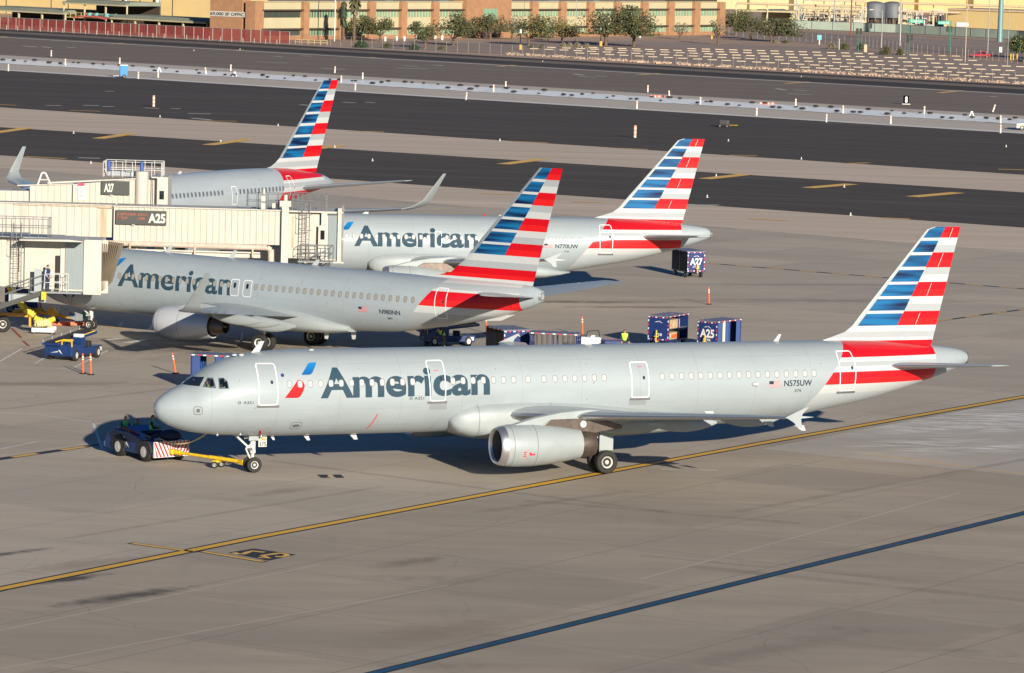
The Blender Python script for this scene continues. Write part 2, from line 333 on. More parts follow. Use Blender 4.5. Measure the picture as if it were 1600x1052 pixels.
rk = MB(); stripe(rk, G(18,513), G(33,528), .18, .006); stripe(rk, G(36,533), G(45,541), .18, .006); stripe(rk, G(78,514), G(86,523), .18, .006)
tag(rk.obj('red_stand_line', mat('red_line_paint',(.30,.07,.05),.7)), kind='structure')
# painted gate marker with its two letters
box = [G(357,864), G(394,859), G(462,868), G(420,877)]
def quad(mb, q, z, mi=0): mb.add([(p.x,p.y,z) for p in q], [(0,1,2,3)], mi)
quad(dk, [G(357,864), G(396,857.5), G(463,867), G(420,876.5)], .010)
stripe(dk, G(203,848.6), G(308,863.2), .46, .003); stripe(dk, G(310,861), G(414,878.4), .46, .003)
for a, b in (((495,742),(516,747)),((518,742),(538,747))):
    quad(dk, [G(a[0],a[1]), G(b[0]-5,a[1]), G(b[0],b[1]), G(a[0]+7,b[1])], .008)
tag(dk.obj('black_ground_paint', M_BKP), kind='structure')
stripe(yk, G(207,849.2), G(302,862.3), .27, .008); stripe(yk, G(316,862), G(411,877.8), .27, .008); stripe(yk, G(512,746),G(520,742.5),.10,.012)
for pts in ([(366,864),(371,866),(380,866.2),(388,863.2),(394,861.5),(413,863.5)],[(404,871.5),(420,872.8),(410,868.6),(425,866.4),(438,864.8),(447,866.2),(449,868.5),(441,870.5),(430,870)]):
    pline(yk, [G(*p) for p in pts], .26, .014)
tag(yk.obj('yellow_ground_paint', M_ORG), kind='structure')
# ---------------------------------------------------------------- airliners
def pchip(xs, ys):
    n = len(xs); h = [xs[i+1]-xs[i] for i in range(n-1)]; d = [(ys[i+1]-ys[i])/h[i] for i in range(n-1)]; m = [d[0]]
    for i in range(1,n-1):
        if d[i-1]*d[i] <= 0: m.append(0.)
        else:
            w1, w2 = 2*h[i]+h[i-1], h[i]+2*h[i-1]; m.append((w1+w2)/(w1/d[i-1]+w2/d[i]))
    m.append(d[-1])
    def f(x):
        x = min(max(x, xs[0]), xs[-1]); i = 0
        while i < n-2 and x > xs[i+1]: i += 1
        t = (x-xs[i])/h[i]
        return (2*t**3-3*t*t+1)*ys[i]+(t**3-2*t*t+t)*h[i]*m[i]+(-2*t**3+3*t*t)*ys[i+1]+(t**3-t*t)*h[i]*m[i+1]
    return f
A_N=[(0,3.2,3.2,0.01),(.1,3.50,2.90,.29),(.3,3.73,2.66,.51),(.6,3.96,2.46,.74),(1,4.18,2.29,.98),(1.5,4.41,2.13,1.22),(2,4.76,2.02,1.44),(2.5,5.08,1.95,1.58),(3,5.34,1.89,1.70),(3.9,5.65,1.83,1.84),(4.8,5.81,1.79,1.92),(5.7,5.9,1.76,1.96),(7,5.95,1.75,1.975)]
A_T=[(15.2,5.95,1.77,1.975),(11.5,5.95,1.94,1.95),(8.2,5.94,2.46,1.76),(5.9,5.90,2.88,1.5),(3.5,5.72,3.5,1.1),(2.2,5.6,3.88,.82),(1.2,5.48,4.2,.6),(.5,5.36,4.46,.42),(0,5.12,4.7,.2)]
B_N=[(0,2.7,2.7,.01),(.2,3.05,2.35,.36),(.6,3.4,2.0,.7),(1.2,3.75,1.75,1.05),(2,4.3,1.55,1.4),(3,4.95,1.42,1.67),(4,5.25,1.36,1.8),(5.5,5.38,1.33,1.87),(7,5.4,1.32,1.88)]
B_T=[(14,5.27,1.45,1.88),(10.5,5.25,1.62,1.86),(8,5.22,2.0,1.72),(5.8,5.2,2.4,1.5),(3,5.18,3.05,1.0),(1.3,5.14,3.6,.62),(.5,5.05,3.9,.42),(0,4.85,4.2,.25)]
D_N=[(0,3.9,3.9,.01),(.4,4.3,3.4,.5),(1.5,4.9,2.9,1.15),(3,5.7,2.7,1.6),(5,6.2,2.6,1.83),(9,6.4,2.58,1.88)]
D_T=[(18,6.75,2.6,1.88),(14,6.78,2.8,1.88),(10,6.75,3.3,1.75),(7,6.65,3.85,1.45),(4,6.35,4.4,1.0),(2,6.05,4.7,.65),(.7,5.7,4.9,.42),(0,5.4,5.1,.2)]
class Fus:
    def __init__(s, L, N, Tl):
        P = N+[(L-d,a,b,c) for d,a,b,c in Tl]; xs = [p[0] for p in P]; s.L = L
        s.t, s.b, s.w = (pchip(xs,[p[k] for p in P]) for k in (1,2,3))
        s.xs = []; x = 0
        while x < L:
            s.xs.append(x); x += .03 if x < .3 else .12 if x < 7 else (.6 if x < L-16 else .25)
        s.xs.append(L)
    def pt(s, x, z, off=0., side=-1):
        a, b, w_ = s.t(x), s.b(x), s.w(x); c, h = (a+b)/2, (a-b)/2; q = max(-.9995, min(.9995, (z-c)/h)); y = w_*math.sqrt(1-q*q)
        n = Vector((0, y/w_/w_, (z-c)/h/h))
        e = .05; w2, a2, b2 = s.w(x+e), s.t(x+e), s.b(x+e); q2 = max(-1,min(1,(z-(a2+b2)/2)/((a2-b2)/2+1e-6))); y2 = w2*math.sqrt(max(0,1-q2*q2))
        n = Vector((-(y2-y)/e*1.0, 1.0, 0)) if abs(n.y) < 1e-6 else Vector((-(y2-y)/e*n.y, n.y, n.z))
        n.normalize(); p = Vector((x, y, z))+n*off
        if side < 0: p.y = -p.y; n.y = -n.y
        return p, n
    def mesh(s, m, parent, holes=()):
        mb = MB(); n = 96; rs = []
        for x in s.xs:
            a, b, w_ = s.t(x), s.b(x), s.w(x); c, h = (a+b)/2, (a-b)/2
            h = max(h,.01); w_ = max(w_,.01)
            rs.append([(x, w_*math.cos(2*math.pi*k/n), c+h*math.sin(2*math.pi*k/n)) for k in range(n)])
        mb.rings(rs)
        if holes:                                # openings behind the cockpit glass, port side
            def inside(x, z, poly):
                c = False
                for (x0,z0),(x1,z1) in zip(poly, poly[1:]+poly[:1]):
                    if (z0 > z) != (z1 > z) and x < (x1-x0)*(z-z0)/(z1-z0)+x0: c = not c
                return c
            keep = [i for i, f in enumerate(mb.f) if not (len(f) == 4 and all(mb.v[j][1] < 0 for j in f) and any(all(inside(mb.v[j][0], mb.v[j][2], h) for j in f) for h in holes))]
            mb.f = [mb.f[i] for i in keep]; mb.mi = [mb.mi[i] for i in keep]
        return mb.obj('fuselage', m, parent, smooth=40)
    def decal(s, name, vs, fs, m, parent, off=.008, dz=.12, dx=.25, side=-1):
        b = bmesh.new(); bv = [b.verts.new((x,0,z)) for x,z in vs]
        for f in fs:
            try: b.faces.new([bv[i] for i in f])
            except ValueError: pass
        zs = [v[1] for v in vs]; xs = [v[0] for v in vs]
        z = math.floor(min(zs)/dz)*dz+dz
        while z < max(zs): bmesh.ops.bisect_plane(b, geom=b.verts[:]+b.edges[:]+b.faces[:], plane_co=(0,0,z), plane_no=(0,0,1)); z += dz
        x = math.floor(min(xs)/dx)*dx+dx
        while x < max(xs): bmesh.ops.bisect_plane(b, geom=b.verts[:]+b.edges[:]+b.faces[:], plane_co=(x,0,0), plane_no=(1,0,0)); x += dx
        for v in b.verts: v.co = s.pt(v.co.x, v.co.z, off, side)[0]
        b.normal_update(); me = bpy.data.meshes.new(name); b.to_mesh(me); b.free(); me.materials.append(m)
        o = bpy.data.objects.new(name, me); COL.objects.link(o); o.parent = parent; return o
    def text(s, name, txt, x0, x1, z0, z1, m, parent, offset=.02, off=.008):
        vs, fs = fit_text(txt, x0, x1, z0, z1, offset); return s.decal(name, vs, fs, m, parent, off, dz=.12, dx=50)
    def frame(s, mb, pts, w_, off, mi=0):        # outline strip of width w_ along a closed loop of (x,z), rounded corners
        loop = rounded(pts, .12); n = len(loop); vs = []
        cx = sum(p[0] for p in loop)/n; cz = sum(p[1] for p in loop)/n
        for i in range(n):
            p, q, r = loop[i-1], loop[i], loop[(i+1)%n]; d = Vector((r[0]-p[0], r[1]-p[1])).normalized(); nn = Vector((d.y,-d.x))
            if nn.x*(q[0]-cx)+nn.y*(q[1]-cz) < 0: nn = -nn
            vs += [s.pt(q[0]+nn.x*w_/2, q[1]+nn.y*w_/2, off)[0], s.pt(q[0]-nn.x*w_/2, q[1]-nn.y*w_/2, off)[0]]
        mb.add(vs, [(2*i,2*((i+1)%n),2*((i+1)%n)+1,2*i+1) for i in range(n)], mi); return mb
def rounded(pts, r, k=5):
    out = []; n = len(pts)
    for i in range(n):
        p, q, s = (Vector((*pts[j%n],0)) for j in (i-1,i,i+1)); a = (p-q); b = (s-q); rr = min(r, a.length*.45, b.length*.45)
        a = q+a.normalized()*rr; b = q+b.normalized()*rr
        for t in range(k+1):
            u = t/k; v = a*(1-u)**2+q*2*u*(1-u)+b*u*u; out.append((v.x,v.y))
    # subdivide long sides
    res = []
    for i, p in enumerate(out):
        q = out[(i+1)%len(out)]; res.append(p); L = math.hypot(q[0]-p[0], q[1]-p[1]); m_ = int(L/.2)
        for t in range(1,m_+1): res.append((p[0]+(q[0]-p[0])*t/(m_+1), p[1]+(q[1]-p[1])*t/(m_+1)))
    return res
SILVER = (.312,.356,.374); WHITEP = (.46,.475,.475); GREYP = (.32,.35,.365); RED = (.50,.003,.010); RED2 = (.60,.010,.012)
def livery_mat(name, bands, line, xr, base=SILVER, metal=.12):
    m, t, b = nodes(name); k = T(t); P = k.n('TexCoord').outputs['Object']; s = k.n('SeparateXYZ'); t.links.new(P, s.inputs[0]); X, Z = s.outputs[0], s.outputs[2]
    dn = k.noise(k.mapping(P, 0, (.25,1,1.2)), 1.2, 6, .65)
    c = k.mix(k.ramp(dn,.3,.75), tuple(x*.93 for x in base), tuple(x*1.05 for x in base))
    # frame seams
    f = k.m('FRACT', k.m('DIVIDE', k.m('ADD', X, 100.), 3.2)); c = k.mix(k.m('MULTIPLY', k.m('LESS_THAN', f, .006), .42), c, (.16,.17,.18))
    for zz in (2.35,3.2,5.35): c = k.mix(k.m('MULTIPLY', k.m('LESS_THAN', k.m('ABSOLUTE', k.m('SUBTRACT', Z, zz)), .010), .22), c, (.16,.17,.18))
    gr = k.m('MULTIPLY', k.ramp(k.noise(k.mapping(P, 0, (1.6,1,.5)), 1.1, 8, .75),.52,.74,0,.30), k.ramp(Z,2.0,3.1,1,.25)); c = k.mix(gr, c, (.17,.165,.15))
    sp = k.n('TexVoronoi'); sp.inputs['Scale'].default_value = 1.1; t.links.new(P, sp.inputs['Vector']); c = k.mix(k.m('MULTIPLY', k.m('LESS_THAN', sp.outputs['Distance'], .045), .5), c, (.12,.12,.12))
    x0, z0, sl = line
    left = k.m('GREATER_THAN', k.m('SUBTRACT', X, k.m('MULTIPLY', k.m('SUBTRACT', Z, z0), sl)), x0)
    inside = k.m('MULTIPLY', left, k.m('LESS_THAN', X, xr)); allm = None
    for za, zb, col in bands:
        mk_ = k.m('MULTIPLY', inside, k.m('MULTIPLY', k.m('GREATER_THAN', Z, za), k.m('LESS_THAN', Z, zb)))
        c = k.mix(mk_, c, col); allm = mk_ if allm is None else k.m('MAXIMUM', allm, mk_)
    t.links.new(c, b.inputs[0]); t.links.new(k.m('MULTIPLY', k.m('SUBTRACT', 1., allm), metal), b.inputs['Metallic'])
    b.inputs['Roughness'].default_value = .62; b.inputs['Coat Weight'].default_value = .6; b.inputs['Coat Roughness'].default_value = .16; b.inputs['Specular IOR Level'].default_value = .2
    return m
def blue_mat(name, dx):
    m, t, b = nodes(name); k = T(t); P = k.n('TexCoord').outputs['Object']
    n = k.noise(k.mapping(P, 0, (.28,1,3.6), (dx*.28+.4,0,1.7)), 1.0, 1.2, .4); s = k.n('SeparateXYZ'); t.links.new(P, s.inputs[0])
    r = k.n('ValToRGB'); t.links.new(n, r.inputs[0]); e = r.color_ramp.elements
    e[0].position = .36; e[0].color = (.002,.010,.045,1); e[1].position = .62; e[1].color = (.005,.125,.30,1); x = e.new(.5); x.color = (.004,.068,.185,1)
    t.links.new(r.outputs[0], b.inputs[0]); b.inputs['Roughness'].default_value = .6; b.inputs['Specular IOR Level'].default_value = .2; b.inputs['Coat Weight'].default_value = .05
    return m
M_SIL = mat('silver_paint', SILVER, .36, .35, .5, var=.05, scale=1.5)
M_LGT = mat('light_grey_paint', (.30,.335,.34), .5, .05, .4, var=.06, scale=1.5)
M_WHT = mat('white_paint', WHITEP, .6, 0, .05, var=.03, spec=.25); M_GRP = mat('grey_stripe_paint', GREYP, .6, 0, .05, var=.03, spec=.25)
M_RED = mat('red_paint', RED, .6, 0, .04, var=.04, spec=.15); M_RD2 = mat('bright_red_paint', RED2, .6, 0, .04, var=.04, spec=.15)
M_LET = mat('slate_lettering', (.026,.058,.085), .6, 0, .03, var=.05, spec=.15); M_NUM = mat('dark_lettering', (.018,.03,.05), .6, var=0, spec=.15)
M_ALU = mat('polished_metal', (.62,.63,.64), .36, .9, var=.06, scale=4); M_SILL = mat('sill_grey', (.10,.10,.10), .7, 0, var=.1); M_STEEL = mat('dull_steel', (.33,.32,.30), .45, .7, var=.2, scale=5)
M_BURN = mat('heat_stained_metal', (.16,.13,.11), .38, .75, var=.3, scale=3); M_DRK = mat('dark_recess', (.012,.012,.014), .7, var=.2)
M_RUB = mat('tyre_rubber', (.018,.017,.017), .8, var=.25, scale=8); M_RIM = mat('wheel_rim', (.55,.54,.50), .45, .2, var=.15, scale=8)
M_CGL = mat('cockpit_glass', (.010,.02,.03), .05, 0, .2, var=0, spec=.6, alpha=.45); M_GLS = mat('dark_glass', (.012,.018,.024), .08, 0, .3, var=0, spec=.8); M_SHD = mat('window_shade', (.41,.415,.415), .6, 0, .1, var=.02)
M_SHB = mat('beige_window_shade', (.27,.255,.215), .5, 0, .2, var=.05); M_WRM = mat('window_rim', (.16,.155,.16), .5, var=0); M_GREYW = mat('grey_window', (.10,.12,.14), .3, 0, .3, var=.1)
M_HYD = mat('gear_white', (.55,.55,.50), .5, 0, .1, var=.2, scale=9)
def airfoil(n=12, t=.12):
    xs = [.5*(1-math.cos(math.pi*i/n)) for i in range(n+1)]
    y = lambda x: 5*t*(.2969*math.sqrt(x)-.126*x-.3516*x*x+.2843*x**3-.1036*x**4)
    return [(x, y(x)) for x in reversed(xs)]+[(x,-y(x)*.8) for x in xs[1:-1]]
def surf(name, secs, mats, parent, le=.06, n=12):
    """secs: (x_le, y, z, chord, thickness ratio); the outline closes at both ends; slot 1 is the metal leading edge"""
    mb = MB(); rs = []
    for i, (x,y,z,c,t) in enumerate(secs):
        p, q = secs[max(i-1,0)], secs[min(i+1,len(secs)-1)]; d = Vector((0,q[1]-p[1],q[2]-p[2])).normalized(); nv = Vector((0,-d.z,d.y))
        if secs[-1][1] < 0: nv = -nv
        rs.append([Vector((x+a*c,y,z))+nv*(b*c) for a,b in airfoil(n,t)])
    m_ = len(rs[0]); mb.rings(rs, 0); af = airfoil(n,.12)
    k = 0
    for i in range(len(rs)-1):
        for j in range(m_):
            if max(af[j][0], af[(j+1)%m_][0]) <= le+1e-6: mb.mi[k] = 1
            k += 1
    return mb.obj(name, mats, parent, smooth=35)
def wheel(name, parent, c, r, wd, rim=.52):
    mb = MB(); x, y, z = c; h = wd/2
    mb.lathe([(-h*.55,r*rim),(-h*.9,r*.62),(-h,r*.8),(-h*.85,r*.93),(-h*.45,r*.99),(0,r),(h*.45,r*.99),(h*.85,r*.93),(h,r*.8),(h*.9,r*.62),(h*.55,r*rim)], c, 'Y', 32, 0, cap=True)
    for s in (-1,1):
        mb.lathe([(s*h*.56,r*rim),(s*h*.80,r*rim*.97),(s*h*.62,r*rim*.8),(s*h*.35,r*rim*.55),(s*h*.6,r*rim*.32),(s*h*.85,r*rim*.2),(s*h*.88,r*.02)], c, 'Y', 24, 1, cap=False)
    return mb.obj(name, [M_RUB,M_RIM], parent, smooth=40)
def gear(parent, x, y, ztop, r, wd, sep, side=0, plate=None):
    g = MB(); g.cyl((x,y,r*.9),(x,y,ztop*.55+r*.45),.085,n=14).cyl((x,y,ztop*.5),(x,y,ztop),.14,n=14)
    g.cyl((x,y-sep,r),(x,y+sep,r),.09,n=12).cyl((x-.05,y,r*1.35),(x-.35,y,ztop*.62),.045,n=8).cyl((x-.35,y,ztop*.62),(x-.05,y,ztop*.75),.045,n=8)
    if side: g.cyl((x,y,ztop*.55),(x+.1,y-side*1.3,ztop*.98),.06,n=8); g.tube([(x+.12,y,ztop),(x+.14,y,ztop*.5),(x+.1,y,r)],.02,5,1)
    else:
        g.cyl((x,y,ztop*.55),(x-.95,y,ztop+.02),.055,n=8); g.tube([(x+.1,y+.03,ztop),(x+.12,y+.05,r+.3),(x+.08,y,r)],.018,5,1)
        for s in (-1,1): g.cyl((x-.1,y+s*.12,ztop*.62),(x-.25,y+s*.22,ztop*.62),.07,n=10,mi=2); g.box((x,y+s*.14,ztop*.56),(.16,.12,.16),mi=2)
    o = g.obj('nose_gear' if not side else 'main_gear', [M_HYD,M_DRK,M_ALU], parent, smooth=40)
    for s in (-1,1): wheel('wheel', o, (x,y+s*sep,r), r, wd)
    return o
def engine(parent, y, x0, zc, prof, lip, cowl_x, nozzle, fanr, mats, pylon, name='engine'):
    mb = MB(); mb.lathe([(x0+a,r) for a,r in prof], (0,y,zc), 'X', 48, 0, cap=False)
    o = mb.obj(name, mats[0], parent, smooth=35)
    l = MB(); l.lathe([(x0+a,r) for a,r in lip], (0,y,zc), 'X', 48, 0, cap=False); l.obj('inlet_lip', M_ALU, o, smooth=50)
    d = MB(); d.lathe([(x0+lip[-1][0],lip[-1][1]),(x0+.6,fanr),(x0+1.15,fanr)], (0,y,zc), 'X', 48, 0, cap=False); d.obj('inlet_duct', mats[2], o, smooth=50)
    fb = MB(); fb.lathe([(x0+.75,.01),(x0+.85,.12),(x0+1.05,.24),(x0+1.12,.26)], (0,y,zc), 'X', 24, 1); fb.lathe([(x0+1.2,.05),(x0+1.21,fanr)], (0,y,zc), 'X', 32, 0)
    for k in range(22):
        a = 2*math.pi*k/22; ca, sa = math.cos(a), math.sin(a); ra, rb = .24, fanr*.99; tw = .09
        fb.add([(x0+1.02,y+ra*ca,zc+ra*sa),(x0+1.0,y+rb*math.cos(a-tw),zc+rb*math.sin(a-tw)),(x0+1.16,y+rb*math.cos(a+tw),zc+rb*math.sin(a+tw)),(x0+1.16,y+ra*math.cos(a+.3),zc+ra*math.sin(a+.3))],[(0,1,2,3)],2)
    fb.obj('fan', [M_DRK,M_LGT,mat('fan_blade',(.10,.10,.11),.35,.8,var=.1)], o)
    sm = MB()
    for xx in (prof[3][0]-.03, prof[1][0]+.02):
        rr_ = [r for a,r in prof if a <= xx][-1]; nx = [(a,r) for a,r in prof if a >= xx][0]; pv = [(a,r) for a,r in prof if a <= xx][-1]; rr_ = pv[1]+(nx[1]-pv[1])*((xx-pv[0])/max(1e-6,nx[0]-pv[0])); sm.lathe([(x0+xx-.012,rr_+.002),(x0+xx,rr_+.004),(x0+xx+.012,rr_+.002)], (0,y,zc), 'X', 48, 0, cap=False)
    sm.obj('cowl_seam', M_SILL, o)
    nz = MB(); nz.lathe([(x0+a,r) for a,r in nozzle], (0,y,zc), 'X', 40, 0, cap=False)
    nz.lathe([(x0+nozzle[-1][0]-.5,.3),(x0+nozzle[-1][0],.26),(x0+nozzle[-1][0]+.45,.03)], (0,y,zc), 'X', 24, 0); nz.obj('exhaust_nozzle', M_BURN, o, smooth=40)
    pm = MB(); pm.prism([(a,y,z) for a,z in pylon[0]], (0,.42,0), 0)
    if len(pylon) > 1: pm.prism([(a,y,z) for a,z in pylon[1]], (0,.46,0), 1)
    pm.obj('pylon', [mats[1],M_BURN], o, smooth=30, bevel=.04)
    return o
def canoe(parent, x0, x1, y, z0, z1, r=.24):
    mb = MB(); rs = []
    for i in range(11):
        t = i/10; q = math.sin(math.pi*min(max(t,.02),.98))**.6; x = x0+(x1-x0)*t; z = z0+(z1-z0)*t
        rs.append([(x, y+.7*r*q*math.cos(a), z-r*.4*q+r*1.3*q*math.sin(a)) for a in [2*math.pi*k/14 for k in range(14)]])
    return mb.rings(rs).obj('flap_fairing', M_LGT, parent, smooth=50)
def fin(parent, rows, mats, thick=.045):
    """rows: z, x_le, x_blue, x_mid, x_te, left slot, right slot of the band below this z"""
    mb = MB(); cols = []
    def half(f): return thick*4.2*(math.sqrt(max(f,0))*.75-.75*f)+.0
    def pts(r):
        z, a, bl, md, te = r[:5]; xs = [a, a+(bl-a)*.35, bl]+[bl+(md-bl)*t for t in (.2,.4,.6,.8)]+[md]+[md+(te-md)*t for t in (.33,.66)]+[te]
        return [(x, half((x-a)/(te-a))*(te-a)*.25, z) for x in xs]
    kinds = ['e','e']+['l']*5+['r']*3
    for s in (-1,1):
        vs = []; g = [pts(r) for r in rows]
        for row in g: vs += [(x, s*y, z) for x,y,z in row]
        n = len(g[0])
        for i in range(len(g)-1):
            for j in range(n-1):
                kd = kinds[j]; mi = 0 if kd == 'e' and rows[i][7] else (rows[i][5] if kd in 'le' else rows[i][6])
                o = len(mb.v); mb.add([vs[i*n+j],vs[i*n+j+1],vs[(i+1)*n+j+1],vs[(i+1)*n+j]], [(0,1,2,3)], mi)
    t = pts(rows[0]); mb.add([(x,-y,z) for x,y,z in t]+[(x,y,z) for x,y,z in reversed(t[:-1])][:-1], [tuple(range(2*len(t)-2))], 2)
    o = mb.obj('tail_fin', mats, parent, fix=False)
    b = bmesh.new(); b.from_mesh(o.data); bmesh.ops.remove_doubles(b, verts=b.verts, dist=.0005); bmesh.ops.recalc_face_normals(b, faces=b.faces); b.to_mesh(o.data); b.free()
    o.data.shade_smooth(); o.data.set_sharp_from_angle(angle=R(40)); return o
def fin_rows(blue, white, le, bl, md, te, bottom):
    """striped rows: 7 blue bands on the leading half, alternating red and white on the trailing half"""
    zs = sorted(set([z for a,b in blue for z in (a,b)]+[z for a,b,_,_ in white for z in (a,b)]), reverse=True); rows = []
    def cls_l(z): return 3 if any(a > z > b for a,b in blue) else 2
    def cls_r(z):
        for a,b,c,d in white:
            if a > z > b: return c if z > (a+b)/2 else d
        return 2
    extra = sorted(set(zs+[(a+b)/2 for a,b,_,_ in white]), reverse=True)
    for i, z in enumerate(extra):
        zz = z-.01; rows.append((z, le(z), bl(z), md(z), te(z), cls_l(zz), cls_r(zz), True))
    rows[-1] = rows[-1][:5]+(bottom[0][1],bottom[0][1],False)
    for i, (z, mi, xle) in enumerate(bottom[1:]):
        rows.append((z, xle, xle+.3*(te(z)-xle)*.3, xle+(te(z)-xle)*.55, te(z), mi, mi, False))
    return rows
def plin(pts):
    pts = sorted(pts); return lambda z: next((a[1]+(b[1]-a[1])*(z-a[0])/(b[0]-a[0]) for a,b in zip(pts,pts[1:]) if z <= b[0]), pts[-1][1]+(pts[-1][1]-pts[-2][1])*(z-pts[-1][0])/(pts[-1][0]-pts[-2][0])) 
def window_mesh(wd, hg, pane, rimw=.035):
    mb = MB(); n = 20
    def lp(a, b, y): return [(a/2*abs(math.cos(t))**.7*math.copysign(1,math.cos(t)), y, b/2*abs(math.sin(t))**.7*math.copysign(1,math.sin(t))) for t in [2*math.pi*k/n for k in range(n)]]
    o_, i_ = lp(wd+rimw*2,hg+rimw*2,0), lp(wd,hg,-.006); mb.add(o_+i_, [(k,(k+1)%n,n+(k+1)%n,n+k) for k in range(n)], 0); mb.add(lp(wd,hg,-.006), [tuple(range(n))], 1)
    me = bpy.data.meshes.new('window'); me.from_pydata(mb.v, [], mb.f); me.materials.append(M_WRM); me.materials.append(pane); me.polygons.foreach_set('material_index', mb.mi); me.update(); return me
def put_windows(parent, fus, xs, z, me, alt=None, dark=()):
    for i, x in enumerate(xs):
        p, n = fus.pt(x, z, .006, -1); o = bpy.data.objects.new('window', alt if i in dark and alt else me); COL.objects.link(o); o.parent = parent; o.location = p
        o.rotation_euler = (-math.atan2(n.z, abs(n.y)), 0, 0)
M_OUT = mat('door_outline_white', (.68,.70,.70), .6, var=0, spec=.2)
def door(parent, fus, pts, m, wd=.052, hole=True, sill=None):
    mb = fus.frame(MB(), pts, wd, .012, 0); cx = sum(p[0] for p in pts)/len(pts); cz = sum(p[1] for p in pts)/len(pts)
    if hole:
        q = [fus.pt(cx+.2+.07*math.cos(a), cz+.12+.09*math.sin(a), .012)[0] for a in [2*math.pi*k/12 for k in range(12)]]; mb.add(q, [tuple(range(12))], 1)
    if sill:
        x0 = min(p[0] for p in pts)-.08; x1 = max(p[0] for p in pts)+.08; z = min(p[1] for p in pts)-.07; vs = []
        for i in range(9):
            x = x0+(x1-x0)*i/8; vs += [fus.pt(x,z+.04,.02)[0], fus.pt(x,z-.05,.05)[0]]
        mb.add(vs, [(2*i,2*i+1,2*i+3,2*i+2) for i in range(8)], 2)
    return mb.obj('cabin_door', [M_OUT,M_NUM,sill or M_WRM], parent)
def emblem(parent, fus, dx, dz):
    def poly(pts): return [(x+dx,z+dz) for x,z in pts], [tuple(range(len(pts)))]
    m, t, b = nodes('emblem_blue'); k = T(t); s = k.n('SeparateXYZ'); t.links.new(k.n('TexCoord').outputs['Object'], s.inputs[0])
    t.links.new(k.mix(k.ramp(s.outputs[2],4.9+dz,5.4+dz), (.004,.08,.26), (.008,.18,.46)), b.inputs[0]); b.inputs['Roughness'].default_value = .6; b.inputs['Specular IOR Level'].default_value = .15
    e = fus.decal('emblem', *poly([(6.86,4.89),(7.25,5.32),(7.33,5.39),(7.43,5.43),(7.78,5.44),(7.46,5.0),(7.38,4.93),(7.28,4.89)]), m, parent, dz=.1)
    fus.decal('emblem_red', *poly([(5.94,3.82),(6.62,4.64),(6.68,4.67),(6.78,4.66),(6.91,4.57),(6.98,4.39),(6.92,4.2),(6.82,4.02),(6.74,3.89),(6.65,3.83),(6.55,3.81)]), M_RD2, e, dz=.1)
    fus.decal('emblem_grey', *poly([(6.38,4.70),(6.45,4.76),(6.58,4.81),(6.83,4.84),(7.02,4.83),(6.85,4.77),(6.72,4.755),(6.57,4.74)]), M_GRP, e, dz=.1)
def flag(parent, fus, x, z, w_=.62, h=.31):
    o = fus.decal('flag', [(x,z),(x+w_,z),(x+w_,z+h),(x,z+h)], [(0,1,2,3)], M_WHT, parent, off=.008, dz=.1, dx=9)
    vs, fs = [], []
    for i in range(7):
        za = z+h*(2*i)/13; zb = z+h*(2*i+1)/13; o_ = len(vs); xa = x+(.4*w_ if i > 3 else 0); vs += [(xa,za),(x+w_,za),(x+w_,zb),(xa,zb)]; fs.append((o_,o_+1,o_+2,o_+3))
    fus.decal('flag_stripes', vs, fs, mat('flag_red',(.55,.08,.09),.5,var=0), o, off=.012, dz=.5, dx=9)
    fus.decal('flag_canton', [(x,z+h*6/13),(x+w_*.4,z+h*6/13),(x+w_*.4,z+h),(x,z+h)], [(0,1,2,3)], M_NUM, o, off=.012, dz=.5, dx=9)
def blade(parent, x, z, h, c=.35, y=0, dn=1, sweep=.6):
    mb = MB(); s = dn
    mb.prism([(x,y,z-.05*s),(x+c,y,z-.05*s),(x+c*.95+sweep*h*.6,y,z+h*s),(x+c*.45+sweep*h*.6,y,z+h*s)], (0,.05,0)); return mb.obj('antenna', M_WHT, parent)
A_BLUE = [(11.75,11.19),(11.04,10.44),(10.29,9.69),(9.53,8.92),(8.78,8.18),(8.03,7.43),(7.28,6.66)]
A_ALT = [(11.75,11.19,4,5),(11.19,10.43,2,1),(10.43,9.65,4,5),(9.65,8.90,1,2),(8.90,8.15,4,5),(8.15,7.39,2,1),(7.39,6.66,4,5)]
